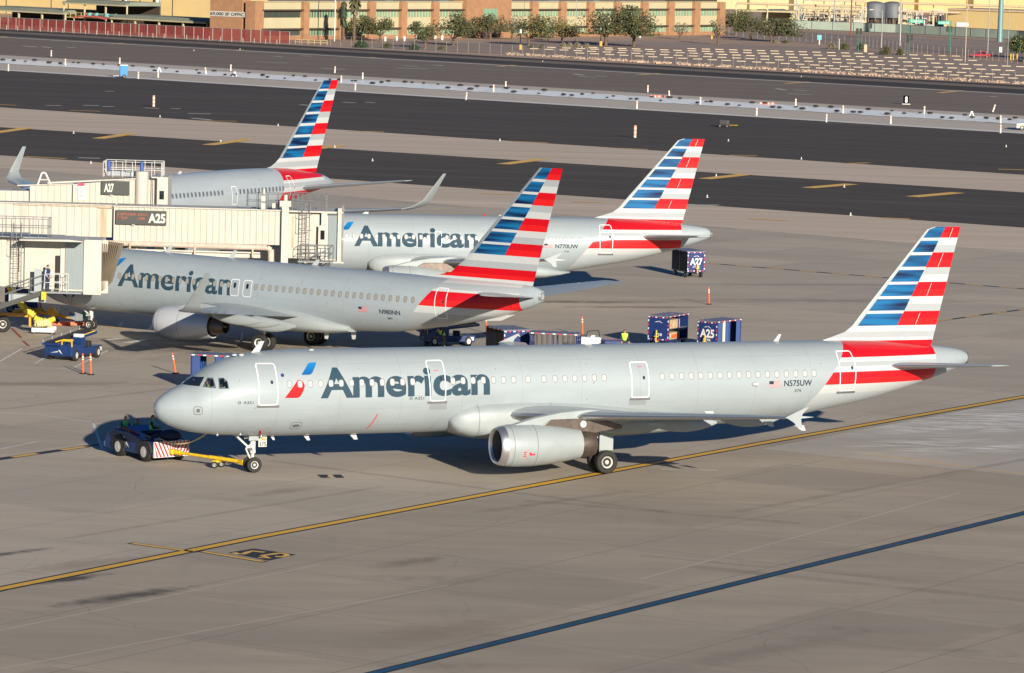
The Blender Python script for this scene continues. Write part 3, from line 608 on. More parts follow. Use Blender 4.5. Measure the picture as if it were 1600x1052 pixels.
def airbus(key, L, yaw, loc, label, wshift, group):
    """medium airliner with wing-tip fences; tail geometry measured from the tail end, wing from the wing shift"""
    t = thing('airliner', label, 'airliner', loc, yaw, group); s = L-44.51; ws = wshift
    F = Fus(L, A_N, A_T)
    bands = [(5.2,7,RED),(4.98,5.2,WHITEP),(4.76,4.98,GREYP),(4.49,4.76,WHITEP),(4.17,4.49,RED),(3.86,4.17,RED2),(3.4,3.86,(.44,.455,.455)),(2.2,3.4,(.37,.405,.42))]
    F.mesh(livery_mat('fuselage_paint_'+key, bands, (36.3+s,5.2,.80), 42.2+s), t, holes=([(2.06,4.30),(2.22,4.55),(2.38,4.78),(2.62,4.78),(2.66,4.28)],[(2.74,4.78),(3.10,4.78),(3.22,4.62),(3.24,4.26),(2.74,4.26)]) if key == 'a' else ())
    # fin
    le = plin([(7.3,38.18+s),(11.75,41.96+s),(6.66,37.66+s)]); bl = plin([(6.66,37.95+s),(11.75,42.07+s)]); md = plin([(6.66,40.26+s),(11.75,42.91+s)]); te = plin([(5.6,42.33+s),(11.75,43.8+s)])
    rows = fin_rows(A_BLUE, A_ALT, le, bl, md, te, [(6.66,2),(6.36,1,37.25+s),(6.05,2,36.3+s),(5.89,4,35.8+s),(5.4,4,35.5+s)])
    rows[0] = (rows[0][0], rows[0][1]+.28, rows[0][2]+.3)+rows[0][3:]; rows.insert(1, (11.62,le(11.62),bl(11.62),md(11.62),te(11.62),3,4,True))
    fo = fin(t, rows, [M_LGT, M_GRP, M_WHT, MATS_BLUE(key,-s), M_RED, M_RD2])
    # rudder seam and panel lines on the fin
    mb = MB()
    for z0, z1 in ((6.7,7.3),(8.2,8.85),(9.7,10.4),(11.2,11.7)):
        for sgn in (-1,1):
            a = [(md(z)+(te(z)-md(z))*.42+d, sgn*.155, z) for z,d in ((z0,0),(z0,.03),(z1,.03),(z1,0))]; mb.add(a, [(0,1,2,3)])
    mb.obj('rudder_seam', M_WHT, fo)
    for sd_ in (-1,1):
        surf('horizontal_stabilizer', [(38.6+s,sd_*.5,4.62,4.2,.10),(39.1+s,sd_*1.1,4.68,3.7,.10),(42.05+s,sd_*6.0,5.16,1.5,.09),(42.35+s,sd_*6.2,5.18,1.1,.05)], [M_LGT,M_ALU], t)
        zr = 2.72
        wg = surf('wing', [(16.6+ws,sd_*1.2,zr-.05,7.2,.14),(17.5+ws,sd_*2.1,zr,6.5,.14),(19.4+ws,sd_*5.75,zr+.33,4.75,.12),(20.0+ws,sd_*6.6,zr+.42,4.3,.115),(23.3+ws,sd_*13,zr+1.08,2.75,.11),(25.2+ws,sd_*16.95,zr+1.5,1.55,.10)], [M_LGT,M_ALU], t)
        for (x0,x1,y,z0,z1,r) in ((20.6,25.4,4.3,2.62,2.5,.36),(22.3,26.0,8.2,3.0,2.95,.28),(24.2,27.3,12.3,3.62,3.62,.24))[:3 if key == 'a' else 2]: canoe(wg, x0+ws, x1+ws-(0 if key == 'a' else 1.1), sd_*y, z0, z1, r)
        fm = MB(); y = sd_*17.0; fm.prism([(x+ws,y,z) for x,z in [(25.19,4.24),(25.44,4.35),(26.27,4.71),(26.42,4.71),(26.09,4.39),(26.02,4.19),(26.07,3.74),(25.85,3.75),(25.68,3.97),(25.38,4.16)]], (0,.06,0)); fm.obj('wing_fence', M_LGT, wg)
        for x, y, l in ((24.6,9.6,.3),(25.6,13.9,.25),(26.4,15.6,.25)) if key == 'a' else (): fm = MB(); fm.prism([(x+ws,sd_*y,zr+.95),(x+ws+.5,sd_*y,zr+.95),(x+ws+.62,sd_*y,zr+.95-l),(x+ws+.4,sd_*y,zr+.95-l)], (0,.05,0)); fm.obj('static_wick', M_WHT, wg)
        y = sd_*5.75
        engine(t, y, 15.38+ws, 1.74, [(.36,.975),(.6,1.01),(1.0,1.035),(1.85,1.035),(2.7,.97),(3.6,.85),(4.38,.72),(4.36,.66)],
               [(.36,.975),(.18,.94),(.06,.895),(.0,.85),(.03,.79),(.16,.75)], 4.4, [(4.0,.665),(4.4,.675),(4.8,.66),(5.18,.59),(5.2,.55),(4.7,.5)], .74, [M_LGT,M_LGT,M_STEEL],
               [[(a+ws,b) for a,b in [(15.95,2.66),(17.3,3.05),(18.7,3.3),(20.2,3.42),(22.4,3.2),(22.6,2.85),(21.6,2.6),(20.3,2.62),(18,2.62)]], [(a+ws,b) for a,b in [(17.6,2.62),(18.2,2.98),(19.5,3.0),(21.2,2.86),(22.0,2.62),(22.0,2.45),(21.2,2.36),(20.6,2.25),(19.5,2.3)]]])
        gear(t, 21.97+ws, sd_*3.8, 2.7, .585, .42, .46, sd_)
        dm = MB(); dm.box((22.05+ws,sd_*4.05,1.75),(.75,.05,1.25)); dm.obj('gear_door', M_LGT, t, bevel=.02)
    # belly fairing
    mb = MB(); rs = []
    for x, z0, z1, w_ in [(14.7,2.35,2.7,1.62),(14.85,2.0,2.98,1.86),(15.15,1.75,3.2,2.04),(15.7,1.55,3.4,2.2),(16.6,1.43,3.5,2.3),(18,1.38,3.52,2.34),(20,1.36,3.5,2.34),(22,1.38,3.35,2.32),(24,1.42,3.1,2.26),(26,1.52,2.8,2.1),(27.5,1.62,2.5,1.85),(28.6,1.8,2.2,1.3),(29.4,1.95,2.05,.5)]:
        c, h = (z0+z1)/2, (z1-z0)/2; n = 48
        rs.append([(x+ws, w_*math.copysign(abs(math.cos(a))**.62,math.cos(a)), c+h*math.copysign(abs(math.sin(a))**.62,math.sin(a))) for a in [2*math.pi*k/n for k in range(n)]])
    mb.rings(rs).obj('belly_fairing', M_LGT, t, smooth=50)
    gear(t, 5.07, 0, 1.85, .38, .22, .25)
    dm = MB(); dm.box((5.0,-.32,1.68),(.5,.03,.22)); dm.box((5.0,.32,1.68),(.5,.03,.22)); dm.obj('gear_door', M_LGT, t, bevel=.02)
    # cockpit glazing
    for nm, pts in (('windshield',[(1.40,4.36),(1.62,4.53),(1.92,4.72),(2.28,4.77),(2.10,4.55),(1.95,4.35)]),('cockpit_window',[(2.06,4.33),(2.22,4.55),(2.38,4.75),(2.61,4.76),(2.64,4.29)]),('cockpit_window',[(2.82,4.77),(3.06,4.77),(3.2,4.62),(3.23,4.28),(2.75,4.27)])):
        for sd_ in (-1,1):
            o = F.decal(nm, pts, [tuple(range(len(pts)))], M_CGL if key == 'a' and sd_ < 0 and nm != 'windshield' else M_GLS, t, off=.012, dz=.08, dx=.1, side=sd_)
    # windows
    if key == 'a':
        xs = [6.21+.531*i for i in range(13)]+[14.70+.539*i for i in range(7)]+[18.71,19.56]+[20.16+.534*i for i in range(6)]+[26.02+.535*i for i in range(17)]
    else:
        xs = [6.7+.531*i for i in range(13)]+[14.4+.531*i for i in range(5)]+[17.6+.531*i for i in range(13)]
    put_windows(t, F, xs, 4.47, window_mesh(.21,.31,M_SHD,.028))
    tl = 44.51-L
    door(t, F, [(4.69,5.41),(5.60,5.41),(5.58,3.5),(4.64,3.5)], M_WHT, sill=M_SILL)
    door(t, F, [(36.10-tl,5.50),(36.93-tl,5.50),(37.06-tl,4.8),(37.04-tl,3.52),(36.14-tl,3.52)], M_WHT, sill=M_SILL)
    if key == 'a':
        door(t, F, [(13.44,5.42),(14.31,5.42),(14.29,3.52),(13.5,3.52)], M_WHT, sill=M_SILL); door(t, F, [(24.33,5.17),(25.27,5.17),(25.27,3.46),(24.35,3.46)], M_WHT, sill=M_SILL)
    else: door(t, F, [(13.56,4.87),(14.02,4.87),(14.02,3.83),(13.56,3.83)], M_WHT, .04)
    # lettering and marks
    F.text('lettering', 'American', 7.78, 16.65, 3.82, 5.17, M_LET, t, offset=.03)
    emblem(t, F, 0, 0)
    if key == 'a':
        F.text('registration', 'N575UW', 32.84, 34.44, 3.86, 4.15, M_NUM, t, .018); F.text('fleet_number', '575', 33.46, 33.84, 3.54, 3.68, M_NUM, t, .008)
        F.text('type_mark', 'A321', 3.89, 4.38, 3.56, 3.69, M_NUM, t, .008); F.text('type_mark', 'A321', 12.66, 13.17, 3.60, 3.73, M_NUM, t, .008)
        for x, z in ((3.70,3.62),(12.48,3.665)):
            mb = F.frame(MB(), [(x+.07*math.cos(a),z+.07*math.sin(a)) for a in [2*math.pi*k/8 for k in range(8)]], .02, .01); mb.add([F.pt(a,b,.01)[0] for a,b in ((x-.06,z-.03),(x+.05,z+.015),(x+.06,z+.035),(x-.05,z-.01))],[(0,1,2,3)]); mb.obj('type_mark_disc', M_NUM, t)
        flag(t, F, 31.99, 3.82); 
        F.decal('round_badge', *((lambda c: (c,[tuple(range(14))]))([(5.9+.085*math.cos(a),4.89+.085*math.sin(a)) for a in [2*math.pi*k/14 for k in range(14)]])), mat('badge_navy',(.02,.03,.14),.4,var=0), t)
        # hatches, ports and small marks along the side
        mb = F.frame(MB(), [(1.60,3.42),(1.96,3.41),(1.97,3.03),(1.60,3.04)], .025, .012); mb.add([F.pt(a,b,.012)[0] for a,b in ((1.71,3.31),(1.86,3.31),(1.86,3.14),(1.71,3.14))], [(0,1,2,3)], 1); mb.obj('access_hatch', [M_SILL,M_SILL], t)
        mb = F.frame(MB(), [(6.49,2.59),(7.03,2.57),(7.0,2.22),(6.46,2.24)], .02, .012); mb.add([F.pt(6.75+.19*math.cos(a),2.40+.075*math.sin(a),.012)[0] for a in [2*math.pi*k/14 for k in range(14)]], [tuple(range(14))], 1); mb.obj('access_hatch', [M_SILL,M_SILL], t)
        for x in (13.5,24.25): F.decal('grey_panel', [(x,3.08),(x+.9,3.08),(x+.9,3.36),(x,3.36)], [(0,1,2,3)], mat('panel_grey',(.22,.245,.25),.6,var=.05), t, off=.01)
        mb = MB()
        for i in range(8):
            z0, z1 = 2.12+.1*i, 2.22+.1*i; cv = lambda z: 10.45+.35*((z-2.1)/.8)**.7; mb.add([F.pt(a,b,.01)[0] for a,b in ((cv(z0),z0),(cv(z0)+.05,z0),(cv(z1)+.05,z1),(cv(z1),z1))], [(0,1,2,3)])
        mb.obj('red_mark', M_RD2, t)
        mb = MB()
        for a, b in ((13.75,4.95),(24.72,4.95)): mb.add([F.pt(a+c,b+d,.011)[0] for c,d in ((0,0),(.25,0),(.25,.025),(0,.025))], [(0,1,2,3)])
        mb.obj('red_placard', M_RD2, t)
        for x, z, h, c in ((5.9,1.76,.22,.2),(7.6,1.76,.28,.3),(10.0,1.76,.30,.38),(8.6,5.93,0,0)):
            if h: blade(t, x, z, h, c, 0, -1, .8)
        lm = MB()
        for x, y, z in ((3.05,-.55,1.93),(4.15,-.75,1.95),(5.35,-.4,1.78),(9.4,-1.68,3.0),(13.0,-1.95,3.82)): lm.ball((x,y,z),.07)
        lm.obj('probe', M_ALU, t, smooth=60)
        hs = MB(); hs.lathe([(-.2,.02),(-.12,.1),(.12,.12),(.2,.03)], (31.2,-1.99,4.0), 'X', 10); hs.obj('drain_mast', M_WHT, t, smooth=50)
        for x, h in ((4.85,.55),(22.5,.45),(33.1,.35)): blade(t, x, 5.95 if x > 6 else 5.82, h, .42 if x < 30 else .3, 0, 1, .9)
        lt = MB()
        for x in (3.95,4.3,7.9): lt.ball((x,-.25,5.75 if x < 5 else 5.93),.09,sz=(1.6,1,.6))
        lt.obj('beacon', M_WHT, t, smooth=50)
        for c_ in [c for c in t.children if c.name.startswith('engine')]:
            if c_.data.vertices[0].co.y < 0: dk_ = MB(); dk_.lathe([(-.02,.17),(0,.17),(.001,.01)], (19.9,-5.99,2.72), 'Y', 20); dk_.obj('pylon_disc', M_WHT, c_)
        for xx in (16.0,19.9):
            ms = MB(); i_ = 0; zs_ = [1.5+.12*q for q in range(17)]
            for za, zb in zip(zs_, zs_[1:]):
                def fy(z): c__, h__ = 2.46, 1.06; q = min(.999,abs((z-c__)/h__)); return -2.30*(1-q**(1/.31))**.31-.03
                ms.add([(xx,fy(za),za),(xx+.014,fy(za),za),(xx+.014,fy(zb),zb),(xx,fy(zb),zb)],[(0,1,2,3)])
            ms.obj('fairing_seam', M_SILL, t)
        # engine placard in red
        en = [c for c in t.children if c.name.startswith('engine')][0]; mb = MB()
        for dx, dz, ww, hh in ((1.3,.0,.03,.45),(1.12,.10,.14,.05),(1.12,0,.12,.05),(1.12,-.1,.14,.05),(1.42,-.03,.28,.06),(1.42,.05,.1,.08),(1.62,.0,.08,.06)):
            zc_ = 1.42+dz; r = 1.04; q = []
            for a, b in ((0,0),(ww,0),(ww,hh),(0,hh)):
                z = zc_+b-hh/2; q.append((15.35+dx+a, -5.75-math.sqrt(r*r-(z-1.74)**2)-.006, z))
            mb.add(q, [(0,1,2,3)])
        mb.obj('red_placard', M_RD2, en)
        # placard on the nose leg
        pb = MB(); pb.box((5.55,-.05,1.50),(.42,.05,.55)); po = pb.obj('gear_sign', M_HYD, t, bevel=.01)
        sign_text('575', (5.38,-.08,1.27), (1,0,0), (0,0,1), .34, .18, M_NUM, po); sign_text('1800', (5.38,-.08,1.53), (1,0,0), (0,0,1), .34, .17, mat('orange_letter',(.75,.25,.02),.5,var=0), po)
        rb = MB(); rb.tube([(5.2,-.2,1.75),(5.1,-1.0,2.0),(5.0,-1.25,2.18)], .025, 6); rb.obj('red_streamer', M_RD2, t)
    else:
        F.text('registration', 'N770UW', 22.2, 23.86, 3.85, 4.13, M_NUM, t, .018); F.text('fleet_number', '770', 22.85, 23.2, 3.55, 3.67, M_NUM, t, .008); flag(t, F, 21.4, 3.86)
        for x in (8.4,18.2): blade(t, x, 5.95, .12, .5, 0, 1, .9)
        lt = MB(); lt.ball((17.3,0,5.97),.1); lt.obj('beacon', M_RD2, t)
    # tail cone exhaust
    ap = MB(); ap.lathe([(L-.12,.3),(L+.03,.24),(L+.03,.17),(L-.3,.15)], (0,0,4.9), 'X', 20, 0, cap=False); ap.lathe([(L-.0,.16),(L+.005,.01)], (0,0,4.9), 'X', 16, 1); ap.obj('tail_exhaust', [M_STEEL,M_DRK], t, smooth=40)
    return t
_BM = {}
def MATS_BLUE(k, dx):
    if k not in _BM: _BM[k] = blue_mat('stripe_blue_'+k, dx)
    return _BM[k]
GRP = 'airliners on the apron'
pa = airbus('a', 44.51, R(23.44), (-17.068,196.4,0), 'long silver airliner in front, on the tow bar of the tug, nose to the left', 0, None)
pc = airbus('c', 33.84, R(7.475), (-19.342,293.138,0), 'short silver airliner behind, its nose at the gate A25 bridge, registration N770UW', -5.87, None)

# ---- twin-jet with blended winglets and open main wheels
def winglet_jet():
    t = thing('airliner', 'shaded silver airliner in the middle with tall winglets, its nose under the lower left bridge', 'airliner', (-30.66,267.42,0), R(-31.46)); L = 38.02; F = Fus(L, B_N, B_T)
    F.mesh(livery_mat('fuselage_paint_b', [(4.98,6,WHITEP),(4.62,4.98,GREYP),(4.47,4.62,WHITEP),(3.95,4.47,RED),(3.55,3.95,RED2),(3.1,3.55,WHITEP),(1.9,3.1,GREYP)], (30.2,3.53,.84), 36.75, base=(.325,.375,.405)), t)
    bl7 = [(12.27,11.58),(11.41,10.78),(10.62,10.02),(9.82,9.18),(9.02,8.41),(8.24,7.59),(7.45,6.83)]
    al7 = [(12.27,11.56,4,5),(11.56,10.77,1,2),(10.77,9.98,4,5),(9.98,9.17,1,2),(9.17,8.39,4,5),(8.39,7.6,2,1),(7.6,6.82,4,5)]
    le = plin([(6.82,32.75),(12.27,37.6)]); bl = plin([(6.83,33.08),(12.25,37.76)]); md = plin([(6.81,35.28),(12.26,38.44)]); te = plin([(5.0,37.3),(12.25,39.18)])
    rows = fin_rows(bl7, al7, le, bl, md, te, [(6.82,2),(6.4,1,32.45),(6.0,4,31.95),(5.6,5,31.5),(5.35,2,30.6),(5.2,2,28.6),(5.1,2,28.4)])
    fin(t, rows, [M_SIL, M_GRP, M_WHT, MATS_BLUE('b',3.3), M_RED, M_RD2])
    for s in (-1,1):
        surf('horizontal_stabilizer', [(33.6,s*.5,4.45,4.2,.07),(34.2,s*1.2,4.5,3.7,.07),(38.0,s*7.1,5.05,1.6,.07)], [M_LGT,M_ALU], t)
        wg = surf('wing', [(13.6,s*1.3,2.15,8.2,.13),(14.6,s*2.2,2.25,7.0,.13),(16.7,s*5.2,2.5,4.8,.12),(20.3,s*11.5,3.15,3.2,.11),(23.3,s*16.9,3.72,1.75,.10)], [M_LGT,M_ALU], t)
        surf('winglet', [(23.3,s*16.9,3.72,1.75,.10),(23.85,s*17.25,3.85,1.35,.08),(24.35,s*17.5,4.2,.95,.07),(25.95,s*17.9,6.15,.34,.06)], [M_LGT,M_SILL], wg)
        for x0,x1,y,z0,z1,r in ((18.5,22.8,4.0,2.0,1.9,.34),(19.8,24.0,7.3,2.5,2.4,.30),(21.5,25.2,11,2.95,2.85,.26)): canoe(wg, x0, x1, s*y, z0, z1, r)
        e = engine(t, s*4.83, 13.15, 1.55, [(.18,.94),(.4,1.0),(1.1,1.06),(2.0,1.04),(3.0,.93),(4.1,.78),(4.08,.72)], [(.18,.94),(.06,.89),(0,.85),(.03,.81),(.16,.78)], 4.1,
            [(3.6,.62),(4.2,.56),(4.9,.42),(5.0,.40),(4.6,.36)], .76, [bluecowl(), M_LGT, M_STEEL], [[(14.2,2.5),(15.6,2.85),(16.6,2.9),(19,2.6),(19,2.3),(17.5,2.0),(16.0,2.3)]])
        gear(t, 19.65, s*2.86, 2.2, .565, .40, .43, s)
    mb = MB(); rs = []
    for x, z0, z1, w_ in [(12.6,1.6,2.2,1.5),(13.2,1.4,2.6,1.9),(14.5,1.25,2.9,2.12),(17,1.15,2.95,2.18),(20,1.15,2.9,2.15),(22,1.18,2.6,2.05),(23.5,1.25,2.2,1.85),(24.8,1.42,1.9,1.3)]:
        c, h = (z0+z1)/2, (z1-z0)/2; rs.append([(x, w_*math.copysign(abs(math.cos(a))**.7,math.cos(a)), c+h*math.copysign(abs(math.sin(a))**.7,math.sin(a))) for a in [2*math.pi*k/40 for k in range(40)]])
    mb.rings(rs).obj('belly_fairing', M_LGT, t, smooth=50)
    gear(t, 4.05, 0, 1.5, .34, .2, .22)
    for nm, pts in (('windshield',[(1.45,3.95),(1.85,4.35),(2.25,4.4),(2.15,3.95)]),('cockpit_window',[(2.3,3.93),(2.4,4.38),(2.8,4.4),(2.8,3.9)])): 
        for sd_ in (-1,1): F.decal(nm, pts, [(0,1,2,3)], M_GLS, t, off=.012, dz=.08, dx=.1, side=sd_)
    xs = [7.12+.531*i for i in range(30) if not 10.95 < 7.12+.531*i < 0 and not 16.3 < 7.12+.531*i < 18.1]+[22.98+.4987*i*1.0 for i in range(14)]
    xs = [7.12+.531*i for i in range(18)]+[18.25+.527*i for i in range(23)]
    put_windows(t, F, xs, 3.85, window_mesh(.20,.33,M_SHB,.03))
    door(t, F, [(3.4,4.75),(4.25,4.75),(4.25,2.9),(3.4,2.9)], M_WHT); 
    for x in (16.34,17.30):
        door(t, F, [(x,4.2),(x+.62,4.2),(x+.62,3.2),(x,3.2)], M_WHT, .045, hole=False); put_windows(t, F, [x+.31], 3.85, window_mesh(.18,.32,M_GLS,.02))
    door(t, F, [(31.36,4.66),(32.12,4.66),(32.06,2.82),(31.34,2.82)], M_WHT)
    F.text('lettering', 'American', 7.55, 16.38, 3.23, 4.58, M_LET, t, offset=.022)
    emblem(t, F, -.05, -.5); F.text('registration', 'N980NN', 27.48, 28.93, 2.84, 3.12, M_NUM, t, .018); F.text('fleet_number', '3MT', 27.96, 28.34, 2.52, 2.64, M_NUM, t, .008); flag(t, F, 25.97, 2.87)
    for x, h in ((9.8,.5),(14.8,.5),(21.2,.32)): blade(t, x, 5.36, h, .4, 0, 1, .9)
    for x, y in ((9.9,1.0),(22.6,-.6),(23.9,.5)): blade(t, x, 1.25, .4, .4, y, -1, -.3)
    ap = MB(); ap.lathe([(L-.1,.32),(L+.02,.26),(L+.02,.2),(L-.3,.18)], (0,0,4.5), 'X', 20, 0, cap=False); ap.lathe([(L-.02,.2),(L-.01,.01)], (0,0,4.5), 'X', 16, 1); ap.obj('tail_exhaust', [M_STEEL,M_DRK], t, smooth=40)
    sk = MB(); sk.prism([(34.2,0,3.05),(36.2,0,3.3),(35.2,0,2.85),(34.0,0,2.75)], (0,.12,0)); sk.obj('tail_skid', M_WHT, t)
    return t
def bluecowl():
    if 'cowl2' in MATS: return MATS['cowl2']
    m, t, b = nodes('two_tone_cowl'); k = T(t); s = k.n('SeparateXYZ'); t.links.new(k.n('TexCoord').outputs['Object'], s.inputs[0])
    t.links.new(k.mix(0., (.52,.54,.56), (.30,.33,.38)), b.inputs[0]); b.inputs['Roughness'].default_value = .35; b.inputs['Metallic'].default_value = .25; b.inputs['Coat Weight'].default_value = .6
    MATS['cowl2'] = m; return m
pb_ = winglet_jet()
def far_jet():
    t = thing('airliner', 'airliner farthest back, only its tail half shows behind the gate A27 bridge', 'airliner', (-39.99,300.4,0), R(58)); L = 46.7; F = Fus(L, D_N, D_T)
    F.mesh(livery_mat('fuselage_paint_d', [(5.80,8,RED),(5.55,5.80,WHITEP),(5.2,5.55,GREYP),(4.85,5.2,WHITEP),(4.4,4.85,RED),(3.9,4.4,RED2)], (37.72,5.78,.30), 44.9, base=(.335,.38,.41)), t)
    bl7 = [(13.66,12.97),(12.8,12.03),(11.85,11.12),(10.93,10.22),(10.0,9.3),(9.09,8.39),(8.22,7.45)]
    al7 = [(13.66,12.93,4,5),(12.93,12.0,1,2),(12.0,11.08,4,5),(11.08,10.16,1,2),(10.16,9.27,4,5),(9.27,8.35,1,2),(8.35,7.46,4,5)]
    le = plin([(7.45,39.2),(13.66,45.15)]); bl = plin([(7.45,39.55),(13.66,45.3)]); md = plin([(7.48,42.49),(13.66,46.41)]); te = plin([(6.07,44.42),(13.66,47.37)])
    rows = fin_rows(bl7, al7, le, bl, md, te, [(7.46,2),(7.15,1,38.75),(6.85,1,38.1),(6.7,2,37.3),(6.5,4,36.9),(6.2,4,36.6)])
    fin(t, rows, [M_SIL, M_GRP, M_WHT, MATS_BLUE('d',1.3), M_RED, M_RD2])
    for s in (-1,1):
        surf('horizontal_stabilizer', [(40.2,s*.6,5.0,4.6,.10),(40.9,s*1.4,5.08,4.1,.10),(45.6,s*7.3,5.75,1.9,.09),(46.0,s*7.7,5.8,1.3,.06)], [M_LGT,M_ALU], t)
        wg = surf('wing', [(17.5,s*1.5,3.3,9.5,.13),(20.5,s*6.4,3.8,6.0,.12),(28.3,s*19.2,4.95,2.3,.10)], [M_LGT,M_ALU], t)
        surf('winglet', [(28.3,s*19.2,4.95,2.3,.10),(28.8,s*19.8,5.15,2.0,.09),(29.7,s*20.2,5.6,1.25,.07),(31.9,s*20.6,7.6,.45,.06)], [M_LGT,M_LGT], wg)
        gear(t, 24.5, s*3.6, 3.4, .5, .4, .4, s)
        engine(t, s*6.5, 16.6, 2.2, [(.2,1.2),(.5,1.28),(1.5,1.33),(3,1.25),(5,1.0)], [(.2,1.2),(0,1.1),(.1,1.02)], 5, [(4.6,.8),(6.2,.55),(6,.4)], 1.0, [M_LGT,M_LGT,M_STEEL], [[(18,3.5),(21,4.0),(25,3.7),(23,3.0),(19,3.2)]])
    gear(t, 5.5, 0, 2.7, .42, .3, .3)
    put_windows(t, F, [10.5+.50*i for i in range(38)]+[31.39+.505*i for i in range(13)], 5.18, window_mesh(.21,.36,M_GREYW,.03))
    door(t, F, [(30.3,5.6),(30.95,5.6),(30.95,4.2),(30.3,4.2)], M_WHT); door(t, F, [(38.35,6.12),(39.0,6.12),(39.4,4.9),(39.8,4.05),(39.0,4.05)], M_WHT)
    for x in (25.5,): blade(t, x, 6.75, .15, .5)
    return t
pd = far_jet()
# ---------------------------------------------------------------- people
M_SKIN = mat('skin',(.40,.23,.15),.6,var=.08); M_NAVY = mat('navy_cloth',(.018,.025,.06),.85,var=.2,scale=9); M_LIME = mat('lime_vest',(.42,.80,.05),.7,var=.1,scale=9)
M_GVST = mat('green_vest',(.10,.62,.14),.7,var=.15,scale=9); M_TROU = mat('dark_trousers',(.03,.03,.035),.85,var=.2,scale=9); M_HAIR = mat('dark_hair',(.02,.014,.01),.8,var=.2); M_SHRT = mat('pale_blue_shirt',(.35,.45,.62),.8,var=.08); M_EYE = mat('eye',(.01,.01,.012),.3,var=0); M_BROWN = mat('brown_trousers',(.12,.085,.05),.85,var=.2)
POSES = {
 'stand': dict(pel=(0,0,.95), chest=(0,0,1.30), neck=(0,0,1.47), head=(0,-.02,1.62), el=(.27,-.02,1.12), ha=(.25,-.18,.92), er=(-.27,-.02,1.12), hr=(-.22,-.20,.93), kl=(.11,-.02,.50), fl=(.12,0,.08), kr=(-.11,-.02,.50), fr=(-.12,.02,.08)),
 'sit':   dict(pel=(0,0,.10), chest=(0,.03,.45), neck=(0,.0,.62), head=(0,-.03,.77), el=(.27,-.08,.28), ha=(.17,-.32,.30), er=(-.27,-.08,.28), hr=(-.17,-.32,.30), kl=(.14,-.45,.14), fl=(.14,-.50,-.30), kr=(-.14,-.45,.14), fr=(-.14,-.50,-.30)),
 'lean':  dict(pel=(0,0,.90), chest=(0,-.20,1.18), neck=(0,-.32,1.30), head=(0,-.43,1.40), el=(.26,-.38,1.0), ha=(.2,-.60,.92), er=(-.26,-.38,1.0), hr=(-.2,-.60,.9), kl=(.12,-.08,.47), fl=(.13,.04,.08), kr=(-.12,.05,.47), fr=(-.13,.18,.08))}
